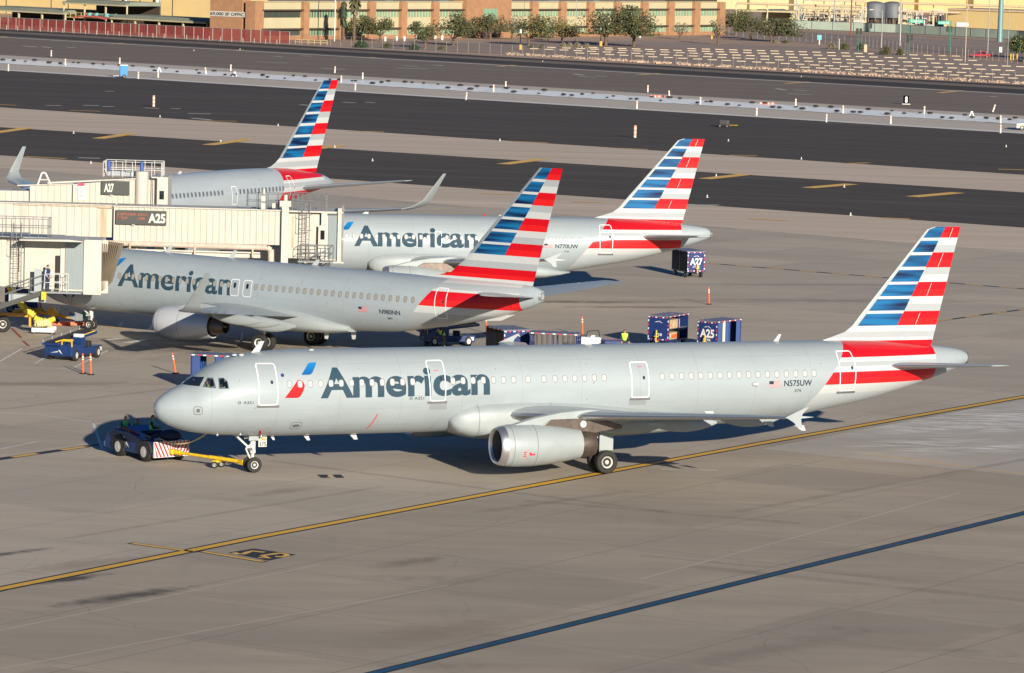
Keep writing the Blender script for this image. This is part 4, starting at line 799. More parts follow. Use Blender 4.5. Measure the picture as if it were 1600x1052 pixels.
def person(label, loc, rz, pose='stand', top=M_NAVY, legs=M_TROU, vest=None, hat=M_HAIR, k=1.):
    P = {a: Vector(b) for a, b in POSES[pose].items()}; t = thing('person', label, 'person', loc, rz); t.scale = (k,k,k)
    V, E, Rr, Z = [], [], [], []
    def v(p, r, z): V.append(Vector(p)); Rr.append(r); Z.append(z); return len(V)-1
    def e(a, b): E.append((a,b)); return b
    pel = v(P['pel'],.135,'l'); wa = e(pel, v(P['pel'].lerp(P['chest'],.5),.13,'t')); ch = e(wa, v(P['chest'],.155,'t')); nk = e(ch, v(P['neck'],.06,'s'))
    jaw = e(nk, v(P['neck'].lerp(P['head'],.55),.072,'s')); hd = e(jaw, v(P['head'],.100,'s')); e(hd, v(P['head']+Vector((0,0,.09)),.07,'s')); e(hd, v(P['head']+Vector((0,-.11,-.02)),.016,'s'))
    for s, en, hn, kn, fn in ((1,'el','ha','kl','fl'),(-1,'er','hr','kr','fr')):
        sh = e(ch, v(P['chest']+Vector((s*.19,0,.07)),.065,'t')); el = e(sh, v(P[en],.048,'t')); wr = e(el, v(P[en].lerp(P[hn],.8),.032,'t')); pm = e(wr, v(P[hn],.036,'s'))
        d = (P[hn]-P[en]).normalized(); sd_ = Vector((s,0,0))
        for q in range(4):
            b = e(pm, v(P[hn]+d*.055+sd_*(.030-.02*q),.010,'s')); e(b, v(P[hn]+d*(.10-.008*abs(q-1))+sd_*(.030-.02*q)+Vector((0,0,-.02)),.008,'s'))
        e(pm, v(P[hn]+d*.03-sd_*.055,.010,'s'))
        hp = e(pel, v(P['pel']+Vector((s*.10,0,-.04)),.095,'l')); kk = e(hp, v(P[kn],.062,'l')); ft = e(kk, v(P[fn],.045,'l')); e(ft, v(P[fn]+Vector((0,-.17,-.04)),.04,'b'))
    me = bpy.data.meshes.new('p'); me.from_pydata(V, E, []); o = bpy.data.objects.new('p', me); COL.objects.link(o)
    o.modifiers.new('s','SKIN'); sm = o.modifiers.new('d','SUBSURF'); sm.levels = 1
    for i, sv in enumerate(me.skin_vertices[0].data): sv.radius = (Rr[i],Rr[i]*(.8 if Z[i]=='t' and Rr[i] > .1 else 1)); sv.use_root = (i == 0)
    bpy.context.view_layer.update()
    m2 = bpy.data.meshes.new_from_object(o.evaluated_get(bpy.context.evaluated_depsgraph_get())); bpy.data.objects.remove(o)
    slot = {'l':1,'t':0,'s':2,'b':3}
    for m_ in (top, legs, M_SKIN, M_TROU): m2.materials.append(m_)
    near = []
    for p in m2.polygons:
        c = p.center; i = min(range(len(V)), key=lambda j: (V[j]-c).length-Rr[j]); near.append(Z[i]); p.material_index = slot[Z[i]]; p.use_smooth = True
    b = bpy.data.objects.new('body', m2); COL.objects.link(b); b.parent = t
    def shell(name, test, off, m_):
        vs, fs, mp = [], [], {}
        for p in m2.polygons:
            if test(p):
                f = []
                for vi in p.vertices:
                    if vi not in mp: mp[vi] = len(vs); vs.append(m2.vertices[vi].co+m2.vertices[vi].normal*off)
                    f.append(mp[vi])
                fs.append(tuple(f))
        if fs: s_ = MB().add(vs, fs).obj(name, m_, t, smooth=60, fix=False); return s_
    if vest: shell('vest', lambda p: near[p.index] == 't' and abs(p.center.x) < .19 and p.center.z > P['pel'].z+.1, .02, vest)
    h0 = P['head']; shell('cap' if hat is not M_HAIR else 'hair', lambda p: near[p.index] == 's' and (p.center-h0).length < .2 and (p.center.z > h0.z+.03 or (p.center.y > h0.y+.02 and p.center.z > h0.z-.06)), .018, hat)
    for s in (-1,1): MB().ball(h0+Vector((s*.035,-.092,.015)),.012,6,4).obj('eye', M_EYE, t)
    return t
# ---------------------------------------------------------------- ramp equipment
M_CART = mat('cart_blue',(.009,.027,.125),.45,0,.2,var=.2,scale=3); M_CRTN = mat('blue_curtain',(.014,.05,.19),.6,var=.3,scale=5,stretch=(6,6,.4)); M_CWHT = mat('pale_curtain',(.42,.42,.36),.7,var=.2,scale=5,stretch=(6,6,.4))
M_ROOF = mat('cart_roof_grey',(.17,.18,.24),.5,.2,var=.2); M_TUGB = mat('tug_blue',(.008,.032,.125),.4,0,.3,var=.25,scale=3); M_SGW = mat('sign_white',(.62,.62,.62),.5,var=.03); M_YGSE = mat('yellow_enamel',(.66,.42,.015),.45,0,.2,var=.2,scale=4)
M_OGSE = mat('orange_yellow_enamel',(.62,.30,.02),.5,0,.2,var=.2,scale=4); M_ORNG = mat('orange_plastic',(.72,.12,.035),.55,var=.1); M_BLK = mat('black_rubber',(.02,.02,.02),.8,var=.2); M_CRM = mat('cream_bridge_paint',(.475,.445,.38),.6,0,.1,var=.10,scale=1.1,stretch=(3,1,.35)); M_CRM2 = mat('cream_smooth_paint',(.50,.47,.405),.55,0,.1,var=.08,scale=1.4)
M_RUST = mat('rust_streaked_paint',(.47,.36,.24),.7,var=.25,scale=2,stretch=(3,1,.3)); M_GALV = mat('galvanised_rail',(.26,.28,.29),.5,.6,var=.15,scale=6); M_RWHT = mat('white_rail',(.58,.58,.56),.5,var=.08); M_BGLS = mat('grey_curtain_slats',(.23,.27,.275),.35,0,.4,var=.1,scale=2,stretch=(9,1,.3)); M_PIPE = mat('pink_insulated_pipe',(.50,.40,.33),.7,var=.2,scale=2)
M_WOOD = mat('cardboard',(.46,.33,.19),.8,var=.3,scale=3); M_SGK = mat('sign_panel_dark',(.055,.056,.052),.5,var=.08)
def tape(mb, a, b, n, w=.07, mr=0, mw=1, nrm=(0,-1,0)):     # reflective tape: alternating red and white squares along a line
    a, b = Vector(a), Vector(b); d = (b-a)/n; up = Vector(nrm).cross(d).normalized()*w/2; o = Vector(nrm).normalized()*.012
    for i in range(n):
        p, q = a+d*(i+.08)+o, a+d*(i+.62)+o; mb.add([p-up,q-up,q+up,p+up], [(0,1,2,3)], mr if i % 2 else mw)
def baggage_cart(label, top, rz, txt=None, open_='curtains', L=2.8, Wd=1.5, group=None, sub=None, back=True):
    """front panel faces local -y; the given point is the middle of the front panel's top edge"""
    g = Vector((top.x, top.y, 0)); t = thing('baggage_cart', label, 'baggage cart', g, rz, group); h = Wd/2
    fr = MB(); fr.span((-h,0,.42),(h,L,.52)); 
    for x in (-h+.03,h-.03):
        for y in (.03,L/2,L-.03): fr.box((x,y,1.25),(.06,.06,1.48))
    fr.span((-h+.05,L-.06,.52),(h-.05,L-.01,1.98)); fr.box((0,L/2,.36),(.12,L+.3,.1)); fr.obj('frame', M_CART, t)
    rf = MB(); rf.span((-h-.05,-.06,2.0),(h+.05,L+.06,2.07)); ro = rf.obj('roof', M_ROOF, t, bevel=.02)
    pn = MB(); pn.span((-h,-.03,.5),(h,.02,2.0)); po = pn.obj('end_panel', M_CART, t, bevel=.01)
    tp = MB(); tape(tp,(-h,-.03,1.96),(h,-.03,1.96),6); tape(tp,(-h,-.03,.54),(h,-.03,.54),6)
    for s in (-1,1): tape(tp,(s*(h-.05),-.03,.6),(s*(h-.05),-.03,1.9),5); tape(tp,(s*(h+.05),-.06,2.035),(s*(h+.05),L+.06,2.035),9,.07,nrm=(s,0,0))
    tp.obj('tape_strips', [mat('tape_red',(.55,.03,.03),.5,var=0),M_SGW], t)
    if txt: sign_text(txt, (-h+.22,-.035,1.02), (1,0,0), (0,0,1), Wd-.44, .5, M_SGW, po, offset=.04)
    if sub: sign_text(sub, (-.27,-.035,.78), (1,0,0), (0,0,1), .54, .16, M_SGW, po)
    em = MB(); em.add([(-.28,-.045,1.64),(-.1,-.045,1.70),(.02,-.045,1.70),(-.02,-.045,1.66)],[(0,1,2,3)]); em.add([(-.02,-.045,1.74),(.12,-.045,1.72),(.3,-.045,1.58),(.2,-.045,1.62)],[(0,1,2,3)]); em.obj('emblem', M_SGW, po, fix=False)
    wm = (0.45, L-.45)
    for x in (-h+.1,h-.1):
        for y in wm:
            wb = MB(); wb.lathe([(-.09,.12),(-.09,.19),(-.06,.23),(.06,.23),(.09,.19),(.09,.12)], (x,y,.23), 'X', 18, 0); wb.lathe([(-.095,.1),(-.095,.01)],(x,y,.23),'X',12,1); wb.lathe([(.095,.1),(.095,.01)],(x,y,.23),'X',12,1); wb.obj('wheel', [M_RUB,M_RIM], t, smooth=40)
    tb = MB(); tb.cyl((0,-.05,.42),(0,-.35,.42),.05,n=8).cyl((0,-.35,.42),(0,-.28,1.15),.045,n=8); tb.box((0,-.3,.75),(.3,.05,.07)); tb.obj('tow_bar', M_YGSE, t)
    for s in (-1,1):
        x = s*(h-.015)
        if open_ == 'curtains':
            for (y0,y1,m_) in ((.06,.55,M_CRTN),(.62,.95,M_CWHT) ,(1.0,1.5,M_CRTN),(L-.55,L-.08,M_CRTN)):
                cb = MB(); n = 12; vs = []
                for i in range(n+1):
                    y = y0+(y1-y0)*i/n; xx = x+s*.03*math.sin(i*2.1); vs += [(xx,y,.55),(xx,y,1.97)]
                cb.add(vs, [(2*i,2*i+2,2*i+3,2*i+1) for i in range(n)]); cb.obj('curtain', m_, t, smooth=60, fix=False)
        elif open_ == 'mesh':
            for i in range(9): MB().box((x,.15+i*(L-.3)/8,1.25),(.025,.025,1.45)).obj('side_bar', M_BLK, t)
            MB().box((x,L/2,1.1),(.025,L-.1,.025)).obj('side_bar', M_BLK, t)
        elif open_ == 'closed':
            MB().span((x-.01,.05,.55),(x+.01,L-.05,1.95)).obj('side_panel', M_CART if s > 0 else M_BLK, t)  # left panel coloured black to show its shaded side, right panel cart blue
    if open_ == 'open':
        MB().span((-h+.05,.1,1.2),(h-.05,L-.1,1.24)).obj('shelf', M_STEEL, t)
        MB().span((-h+.1,.3,1.24),(h-.06,L-1.1,1.8)).obj('crate', M_WOOD, t, bevel=.02); MB().span((-h+.1,.3,.53),(h-.06,L-1.1,.98)).obj('crate', M_WOOD, t, bevel=.02)
        MB().span((h-.1,.5,.6),(h-.045,L-1.3,.85)).obj('crate_label', M_ORNG, t)
    return t
cg = 'baggage carts on the apron'
baggage_cart('blue baggage cart with white A27 lettering, alone under the tail of the short airliner', G(1088,394,2.0), R(23), 'A27', 'closed', group=cg, sub='1738')
baggage_cart('open blue baggage cart carrying boxes, with number 1758, left of the A25 cart', G(1029.5,495,2.0), R(-28), None, 'open', group=cg, sub='1758')
baggage_cart('blue baggage cart with white A25 lettering and blue and pale curtains', G(1106,503,2.0), R(-35), 'A25', 'curtains', group=cg, sub='1746')
baggage_cart('closed blue baggage cart with its shaded side coloured black, nearest the tail of the middle airliner', G(808,517,2.0), R(25), None, 'closed', group=cg, L=2.6, Wd=1.8)
def cart_mid(u, v): 
    p = G(u,v,2.0); a = R(80); L = 2.9; return Vector((p.x+math.sin(a)*L/2, p.y-math.cos(a)*L/2, 0))
baggage_cart('blue baggage cart with open barred side, behind the upper fuselage of the front airliner', cart_mid(868,521), R(80), None, 'mesh', L=2.9, group=cg)
baggage_cart('blue baggage cart half hidden behind the nose of the front airliner', cart_mid(342,555), R(80), None, 'curtains', L=2.9, group=cg)
# channelising posts
def delineator(base, top, group, label):
    b = G(*base); s = px(b); h = (base[1]-top[1])/s; lean = (top[0]-base[0]-.04*(base[1]-top[1]))/s
    t = thing('channel_post', label, 'traffic post', b, 0, group)
    MB().lathe([(0,.22),(.04,.21),(.07,.12),(.07,.01)], (0,0,0), 'Z', 16).obj('base', M_BLK, t)
    q = MB(); seg = [(.06,.055),(h*.72,.055),(h*.80,.05),(h*.88,.05),(h,.035)]
    rr = lambda z: Vector((lean*z/h,0,z))
    for i,((z0,r0),(z1,r1)) in enumerate(zip(seg,seg[1:])): q.cyl(rr(z0),rr(z1),r0,r1,12,0)
    for z in (.70,.82): q.cyl(rr(h*z),rr(h*(z+.06)),.064,.062,12,1)
    q.cyl(rr(h*.97),rr(h*1.02),.05,.03,10,0); q.obj('tube', [M_ORNG,M_SGW], t, smooth=40); return t
dg = 'orange channel posts on the apron'
for b, tp_, lb in (((129.9,584.4),(130,553),'orange post beside the blue belt loader, left one of the pair'),((142.2,586),(142,553),'orange post beside the blue belt loader, right one of the pair'),((274.7,584),(270,552),'leaning orange post in front of the nose of the front airliner'),((760,521),(760,494),'orange post behind the belt loader under the tail of the middle airliner'),((910.3,524.4),(910,495),'orange post left of the worker in the lime vest'),((1108,476),(1107.7,449.4),'orange post standing alone between the A27 and A25 carts')): delineator(b, tp_, dg, lb)
# belt loaders
def belt_loader(label, g, rz, k=1.):
    t = thing('belt_loader', label, 'belt loader', (g.x,g.y,0), rz); t.scale = (k,k*.76,k)
    b = MB(); b.span((-1.0,-2.6,.32),(1.0,-.9,1.05)); b.span((-.95,-.9,.32),(.95,2.4,.8)); b.obj('chassis', M_TUGB, t, bevel=.06)
    cv = MB(); pr_ = [(-.72,-2.9,.95),(-.72,3.0,1.55)]; cv.prism([(-.95,-2.9,.98),(-.95,-2.9,1.14),(-.95,3.1,1.62),(-.95,3.1,1.44)], (1.3,0,0)); c = cv.obj('conveyor', M_TUGB, t)
    for v in c.data.vertices: v.co.x += .55
    bl_ = MB(); bl_.add([(-.88,-2.85,1.16),(.0,-2.85,1.16),(.0,3.05,1.64),(-.88,3.05,1.64)], [(0,1,2,3)]); bl_.obj('belt', mat('belt_rubber',(.022,.022,.024),.85,var=.15,scale=6), t)
    rl = MB()
    for x in (-.98,): rl.tube([(x,-2.9,1.35),(x,3.0,1.86)],.03,6); [rl.cyl((x,-2.9+i*1.45,1.1+.12*i),(x,-2.9+i*1.45,1.36+.125*i),.025,n=6) for i in range(5)]
    rl.obj('side_rail', M_GALV, t)
    cs = MB(); cs.span((.25,-.9,.8),(.95,-.3,1.45),0); cs.obj('console', M_TUGB, t, bevel=.04); MB().box((.6,-.62,1.55),(.6,.5,.22)).obj('dashboard', M_SGW, t, bevel=.04); MB().span((.3,.3,.8),(.9,.85,1.15)).obj('seat', M_BLK, t, bevel=.05)
    hr = MB(); hr.tube([(.25,-2.55,1.05),(.25,-2.55,1.32),(.98,-2.55,1.32),(.98,-2.55,.95)],.045,8); hr.tube([(-.2,-2.6,1.2),(.25,-2.3,1.35),(.9,-2.1,1.35)],.04,8); hr.obj('hand_rail', M_YGSE, t)
    hr = MB(); hr.tube([(.2,1.0,1.45),(.2,2.8,1.6)],.05,8); hr.obj('belt_rail', M_YGSE, t)
    for x in (-.85,.85):
        for y in (-1.8,1.7):
            wb = MB(); wb.lathe([(-.13,.2),(-.13,.33),(-.09,.38),(.09,.38),(.13,.33),(.13,.2)], (x*1.05,y,.38), 'X', 22, 0); wb.lathe([(.135,.2),(.08,.1),(.12,.02)],(x*1.05,y,.38),'X',16,1); wb.lathe([(-.135,.2),(-.08,.1),(-.12,.02)],(x*1.05,y,.38),'X',16,1); wb.obj('wheel', [M_RUB,M_RIM], t, smooth=40)
    for dy, m_ in ((-2.615,M_SGW),):
        em = MB(); em.add([(-.55,dy,.5),(-.1,dy,.62),(.05,dy,.62),(-.05,dy,.56)],[(0,1,2,3)]); em.add([(.0,dy,.72),(.15,dy,.7),(.32,dy,.45),(.22,dy,.5)],[(0,1,2,3)]); em.obj('emblem', M_SGW, t, fix=False)
    MB().span((1.0,1.6,.45),(1.015,2.2,.7)).obj('side_sign', M_SGW, t)
    return t
g1 = G(91,565); belt_loader('blue belt loader with yellow hand rails, alone left of the front airliner', g1+Vector((.75,1.9,0)), R(-25), .95)
g2 = G(700,541); belt_loader('blue belt loader under the tail of the middle airliner, beside a crouching worker', g2+Vector((0,.6,0)), R(-72), .85)
person('worker in lime vest and cap leaning over the belt loader', G(694,549), R(-60), 'lean', M_NAVY, M_BROWN, M_LIME, M_BLK)
person('worker in lime vest and dark cap standing left of the cart with boxes', G(975,557), R(12), 'stand', M_NAVY, M_TROU, M_LIME, M_BLK)
# two-wheel tow hitch bits behind the fuselage between the carts
def small_dolly(u, v, label):
    g = G(u,v+14); t = thing('equipment_dolly', label, 'dolly', g, R(10))
    MB().span((-1.6,-.5,.35),(-.3,.5,.8)).obj('white_box', M_SGW, t, bevel=.05); MB().span((-.2,-.6,.3),(1.5,.6,.62)).obj('tub', M_TUGB, t, bevel=.15)
    r = MB(); r.tube([(-1.2,0,.8),(-1.1,0,1.15),(-.4,0,1.2),(-.3,0,.8)],.03,6); r.obj('handle', M_BLK, t)
    for x in (-1.2,1.1):
        for y in (-.55,.55): wheel('wheel', t, (x,y,.2), .2, .12)
    return t
small_dolly(944, 532, 'low white and blue equipment dolly left of the standing worker')
# ---- aircraft tug
tg = thing('aircraft_tug', 'low blue aircraft tug with a red and white striped end panel', 'tug', (-17.85,202.75,0), R(38))
# local: +x towards the right side, -y towards the striped end
hb = MB(); prof_ = [(-2.0,.30),(-2.0,1.02),(-.9,1.08),(.4,1.32),(1.6,1.30),(2.3,1.02),(2.5,.55),(2.5,.30)]
for y0, y1 in ((-.98,-.28),(.28,.98)): hb.prism([( (y0+y1)/2, y, z) for y,z in prof_], (y1-y0,0,0))
hb.prism([(0,y,z) for y,z in [(-1.95,.34),(-1.95,.84),(2.4,.84),(2.4,.34)]], (.6,0,0)); ho = hb.obj('body', M_TUGB, tg, bevel=.05)
sp = MB(); sp.span((-1.03,-2.08,.28),(1.03,-2.02,1.06),0)
for s in (-1,1):
    for i in range(7):
        x = s*(-.28+i*.21); a = [(x,-2.085,.30),(x+.10*s,-2.085,.30),(x+(.10+.36)*s,-2.085,1.04),(x+.36*s,-2.085,1.04)]; a = [((max(0,p[0]) if s > 0 else min(0,p[0])),p[1],p[2]) for p in a]; 
        a = [(max(-1.02,min(1.02,p[0])),p[1],p[2]) for p in a]; sp.add(a, [(0,1,2,3)], 1)
sp.obj('striped_panel', [M_SGW,mat('stripe_red',(.55,.02,.02),.5,var=.05)], tg, fix=False)
for x in (-.92,.92):
    for y in (-1.25,1.1):
        wb = MB(); wb.lathe([(-.17,.24),(-.18,.40),(-.13,.49),(.13,.49),(.18,.40),(.17,.24)], (x,y,.49), 'X', 28, 0)
        for s in (-1,1):
            wb.lathe([(s*.178,.27),(s*.150,.24),(s*.150,.15),(s*.185,.12),(s*.19,.01)],(x,y,.49),'X',20,1)
            for k_ in range(8): wb.cyl((x+s*.14,y+.19*math.cos(k_*.785),.49+.19*math.sin(k_*.785)),(x+s*.156,y+.19*math.cos(k_*.785),.49+.19*math.sin(k_*.785)),.03,n=8,mi=0)
        wb.obj('wheel', [M_RUB,M_RIM], tg, smooth=40)
        MB().prism([(x-.01 if x<0 else x+.01,y+.62*math.cos(a),.49+.6*math.sin(a)) for a in [math.pi*k/10 for k in range(11)]], (.30,0,0)).obj('wheel_arch', M_BLK, tg)
MB().span((-.25,-.2,.85),(.85,.25,1.25)).obj('seat', M_BLK, tg, bevel=.06); MB().span((-.85,1.0,.85),(.85,1.9,1.34)).obj('engine_cover', M_TUGB, tg, bevel=.08)
MB().prism([(0,.45,1.28),(0,.95,1.52),(0,.98,1.48),(0,.5,1.24)],(1.3,0,0)).obj('windscreen', mat('pale_blue_cover',(.06,.17,.42),.4,0,.3,var=.1), tg)
bm_ = MB(); bm_.tube([(-.75,-.3,1.22),(-.9,.6,1.42),(-.8,1.4,1.38)],.05,6); bm_.tube([(.2,-.4,1.15),(.75,-.9,1.2)],.05,6); bm_.obj('red_hose', mat('maroon_hose',(.22,.03,.025),.6), tg)
bm_ = MB(); bm_.box((-.5,-.9,1.17),(.08,.75,.05)); bm_.obj('orange_strip', M_OGSE, tg)
MB().span((-1.0,2.48,.32),(1.0,2.62,.6)).obj('bumper', M_TUGB, tg, bevel=.04); MB().box((0,-2.2,.55),(.34,.3,.26)).obj('tow_hitch', M_YGSE, tg, bevel=.04)
bg = MB(); bg.ball((.25,-1.5,1.25),.42,14,9,sz=(1.5,1,.72)); bg.ball((-.35,-1.35,1.15),.3,12,8,sz=(1.2,1,.8)); bg.obj('cover_bundle', M_NAVY, tg, smooth=60)
MB().ball((-.55,-1.7,1.12),.14,10,6,sz=(1.8,.8,.6)).obj('bottle', mat('pale_plastic',(.22,.27,.33),.4), tg, smooth=60)
sign_text('2092', (-.992,1.0,.93), (0,-1,0), (0,0,1), .42, .13, M_SGW, tg); em = MB(); em.add([(-.99,.75,.78),(-.99,.45,.82),(-.99,.22,.52),(-.99,.38,.60)],[(0,1,2,3)]); em.obj('emblem', M_SGW, tg, fix=False)
def on_tug(x, y, z): return tg.matrix_basis @ Vector((x,y,z)) if False else Vector((-17.85,202.75,0))+Matrix.Rotation(R(38),3,'Z')@Vector((x,y,z))
person('tug driver in green vest seated on the left end of the tug', on_tug(-.45,1.45,1.12), R(38), 'sit', M_BLK, M_NAVY, M_GVST, M_HAIR, .95)
person('farther tug rider in green vest, only head and shoulders above the blue cover', on_tug(.36,1.6,.98), R(38), 'sit', M_BLK, M_NAVY, M_GVST, M_BLK, .9)
person('big rider in green vest and brown hat sitting beside the aircraft nose', on_tug(-.1,-.45,1.22), R(95), 'sit', M_BLK, M_NAVY, M_GVST, mat('brown_hat',(.09,.05,.04),.8), 1.12)
# tow bar and bypass hose
tb = thing('tow_bar', 'yellow tow bar between the blue tug and the front nose wheel', 'tow bar', (-15.2,201.1,0))
def TB(p): return Vector(p)-Vector((-15.2,201.1,0))
hx = on_tug(0,-2.25,.55); nw = Vector((-12.75,198.75,.42)); d_ = nw-hx
q = MB(); q.cyl(TB(hx),TB(hx+d_*.52),.075,n=10); q.cyl(TB(hx+d_*.50),TB(nw),.10,n=10); q.cyl(TB(hx),TB(hx+d_*.10),.13,n=10); q.box(TB(hx+d_*.96),(.35,.35,.25),R(-50)); q.obj('tube', M_YGSE, tb, smooth=40)
for s in (-1,1):
    nn_ = Vector((d_.y,-d_.x,0)).normalized()*.3*s; p = hx+d_*.62+nn_; wheel('wheel', tb, TB((p.x,p.y,.17)), .17, .1)
MB().box(TB(hx+d_*.62-Vector((0,0,.14))),(.7,.1,.1),R(40)).obj('axle', M_YGSE, tb)
hs = MB(); a = on_tug(-.5,-1.7,1.2); b = Vector((-14.45,199.0-.05,1.98)); pts = []
for i in range(15):
    t_ = i/14; p = a.lerp(b,t_); p.z -= 2.2*.55*t_*(1-t_)*1.6; pts.append(p)
hs.tube([p-a for p in pts],.035,6); ho = hs.obj('headset_cable', mat('cable_cream',(.55,.45,.22),.6), None, smooth=60); ho.location = a; tag(ho,'cream cable sagging from the tug up to the belly of the front airliner','cable')
# pilot seen in the side window: seated inside, just behind the glass
# ---------------------------------------------------------------- jet bridges
def corrug(mb, x0, x1, yf, z0, z1, depth, pitch=.42, amp=.05, mi=0, slope=(0,0)):
    """box tunnel whose near wall is ribbed; slope = rise of bottom/top edge over the run"""
    n = max(2,int(round((x1-x0)/pitch))); xs, ys = [], []
    for i in range(n):
        a = x0+(x1-x0)*i/n; p = (x1-x0)/n
        for f, o in ((0,0),(.40,0),(.5,amp),(.9,amp)): xs.append(a+p*f); ys.append(yf+o)
    xs.append(x1); ys.append(yf); zt = lambda x: z1+slope[1]*(x-x0)/(x1-x0); zb = lambda x: z0+slope[0]*(x-x0)/(x1-x0)
    vs = []
    for x, y in zip(xs,ys): vs += [(x,y,zb(x)),(x,y,zt(x))]
    m_ = len(xs); mb.add(vs, [(2*i,2*i+2,2*i+3,2*i+1) for i in range(m_-1)], mi)
    y2 = yf+depth; y1 = yf+amp+.001
    mb.add([(x0,y1,zb(x0)),(x1,y1,zb(x1)),(x1,y2,zb(x1)),(x0,y2,zb(x0)),(x0,y1,zt(x0)),(x1,y1,zt(x1)),(x1,y2,zt(x1)),(x0,y2,zt(x0))], [(3,2,1,0),(4,5,6,7),(1,2,6,5),(2,3,7,6),(3,0,4,7)], mi)
    return mb
def rail_box(name, parent, x0, x1, y0, y1, z, h, m, pitch=.9, r=.022, rails=(1,.52)):
    q = MB(); P = [(x0,y0),(x1,y0),(x1,y1),(x0,y1)]
    for i in range(4):
        a, b = Vector((*P[i],0)), Vector((*P[(i+1)%4],0)); n = max(1,int((b-a).length/pitch+.5))
        for j in range(n): p = a.lerp(b,j/n); q.cyl((p.x,p.y,z),(p.x,p.y,z+h),r,n=6)
        for f in rails: q.cyl((a.x,a.y,z+h*f),(b.x,b.y,z+h*f),r,n=6)
    return q.obj(name, m, parent)
def ladder(parent, x, y, z0, z1, m, cage=True, w_=.5):
    q = MB()
    for s in (-1,1): q.cyl((x+s*w_/2,y,z0),(x+s*w_/2,y,z1),.03,n=6)
    n = int((z1-z0)/.3)
    for i in range(n): q.cyl((x-w_/2,y,z0+.15+i*.3),(x+w_/2,y,z0+.15+i*.3),.018,n=5)
    o = q.obj('ladder', m, parent)
    if cage:
        for z in (z0+(z1-z0)*.55, z0+(z1-z0)*.8, z1-.1):
            c = MB(); c.tube([(x+.42*math.cos(a),y-.02-.6*math.sin(a)*.9,z) for a in [math.pi*k/10 for k in range(11)]],.02,5); c.obj('cage_hoop', m, o)
        for a in (.25,.5,.75): c = MB(); c.cyl((x+.42*math.cos(math.pi*a),y-.02-.54*math.sin(math.pi*a),z0+(z1-z0)*.55),(x+.42*math.cos(math.pi*a),y-.02-.54*math.sin(math.pi*a),z1),.015,n=5); c.obj('cage_bar', m, o)
    return o
def stairs(parent, top, bot, w_=1.1):
    """open steel stair going down from top to bottom, stringers dark"""
    top, bot = Vector(top), Vector(bot); q = MB()
    for y in (0,w_): q.prism([top+Vector((0,y,0)),top+Vector((0,y,-.32)),bot+Vector((0,y,-.32)),bot+Vector((0,y,0))], (0,.06,0))
    o = q.obj('stair_stringer', M_SGK, parent); n = int((top.z-bot.z)/.22); s = MB()
    for i in range(n): p = top.lerp(bot,(i+.5)/n); s.box((p.x,p.y+w_/2,p.z-.1),(.28,w_-.08,.03))
    s.obj('treads', M_GALV, o)
    for y in (0,w_):
        r = MB(); r.cyl(top+Vector((0,y,.95)),bot+Vector((0,y,.95)),.025,n=6); r.cyl(top+Vector((0,y,.5)),bot+Vector((0,y,.5)),.02,n=6)
        for i in range(6): p = top.lerp(bot,i/5)+Vector((0,y,0)); r.cyl(p,p+Vector((0,0,.95)),.022,n=6)
        r.obj('handrail', M_GALV, o)
    return o
def bridge_sign(parent, p0, w_, h, txt, tx, tw, th, tz):
    s = MB(); s.box((p0[0]+w_/2,p0[1]-.12,p0[2]+h/2),(w_,.2,h)); o = s.obj('gate_sign', M_SGK, parent, bevel=.02)
    sign_text(txt, (p0[0]+tx,p0[1]-.225,p0[2]+tz), (1,0,0), (0,0,1), tw, th, mat('sign_letter',(.62,.64,.52),.5,var=0), o, offset=.035)
    fl = MB(); fl.box((p0[0]+w_*.35,p0[1]-.2,p0[2]-.03),(.22,.06,.05)); fl.obj('sign_lamp', M_SGW, o); return o
# -- long bridge of gate A25
ba = thing('jet_bridge', 'long cream jet bridge in the middle carrying the A25 sign, reaching the short airliner', 'jet bridge', (-22,285,0))
def LB(p): return Vector(p)-Vector((-22,285,0))
c = MB(); corrug(c, -5.78, 5.85, 0, 4.25, 6.64, 3.0, .43, .035); c.obj('outer_tunnel', M_CRM, ba)
c = MB(); corrug(c, -18, -5.9, .35, 4.45, 6.62, 2.3, .52, .03, slope=(0,.05)); c.obj('inner_tunnel', M_CRM, ba)
c = MB(); c.box((.03,-.06,6.66),(11.7,.10,.08)); c.box((-12,.3,6.68),(12.2,.1,.06)); c.obj('roof_trim', M_CRM2, ba); c = MB(); c.box((-6.3,.27,6.52),(1.1,.10,.10)); c.box((-9.5,.29,6.56),(6.5,.05,.05)); c.obj('rusty_trim', M_RUST, ba)
c = MB(); c.box((-6.5,.345,5.45),(.42,.03,2.0)); c.obj('rust_streak', M_RUST, ba)
c = MB(); c.cyl((-7.2,.15,4.08),(4.9,-.1,4.05),.19,n=16); c.cyl((4.9,-.1,4.05),(5.15,-.1,3.9),.19,n=14); c.cyl((5.15,-.1,3.95),(5.2,-.1,2.6),.22,n=14); c.obj('air_duct', M_PIPE, ba, smooth=50)
c = MB(); c.span((-8,-.05,3.62),(4.4,.15,3.72)); c.span((-8,.2,3.3),(4.4,.4,3.55)); c.obj('cable_tray', M_CRM2, ba)
c = MB()
for x in (-4.6,-.1,3.9): c.box((x,-.1,3.75),(.12,.25,.75))
c.obj('hanger', M_RUST, ba)
MB().box((-5.2,-.07,3.64),(.95,.04,.12)).obj('red_label', mat('label_red',(.45,.07,.06),.6), ba)
bridge_sign(ba, (-5.62,0,5.42), 3.5, .98, 'A25', 2.26, 1.18, .60, .18)
led = mat('led_orange',(.30,.075,.03),.6,var=.3,scale=12)
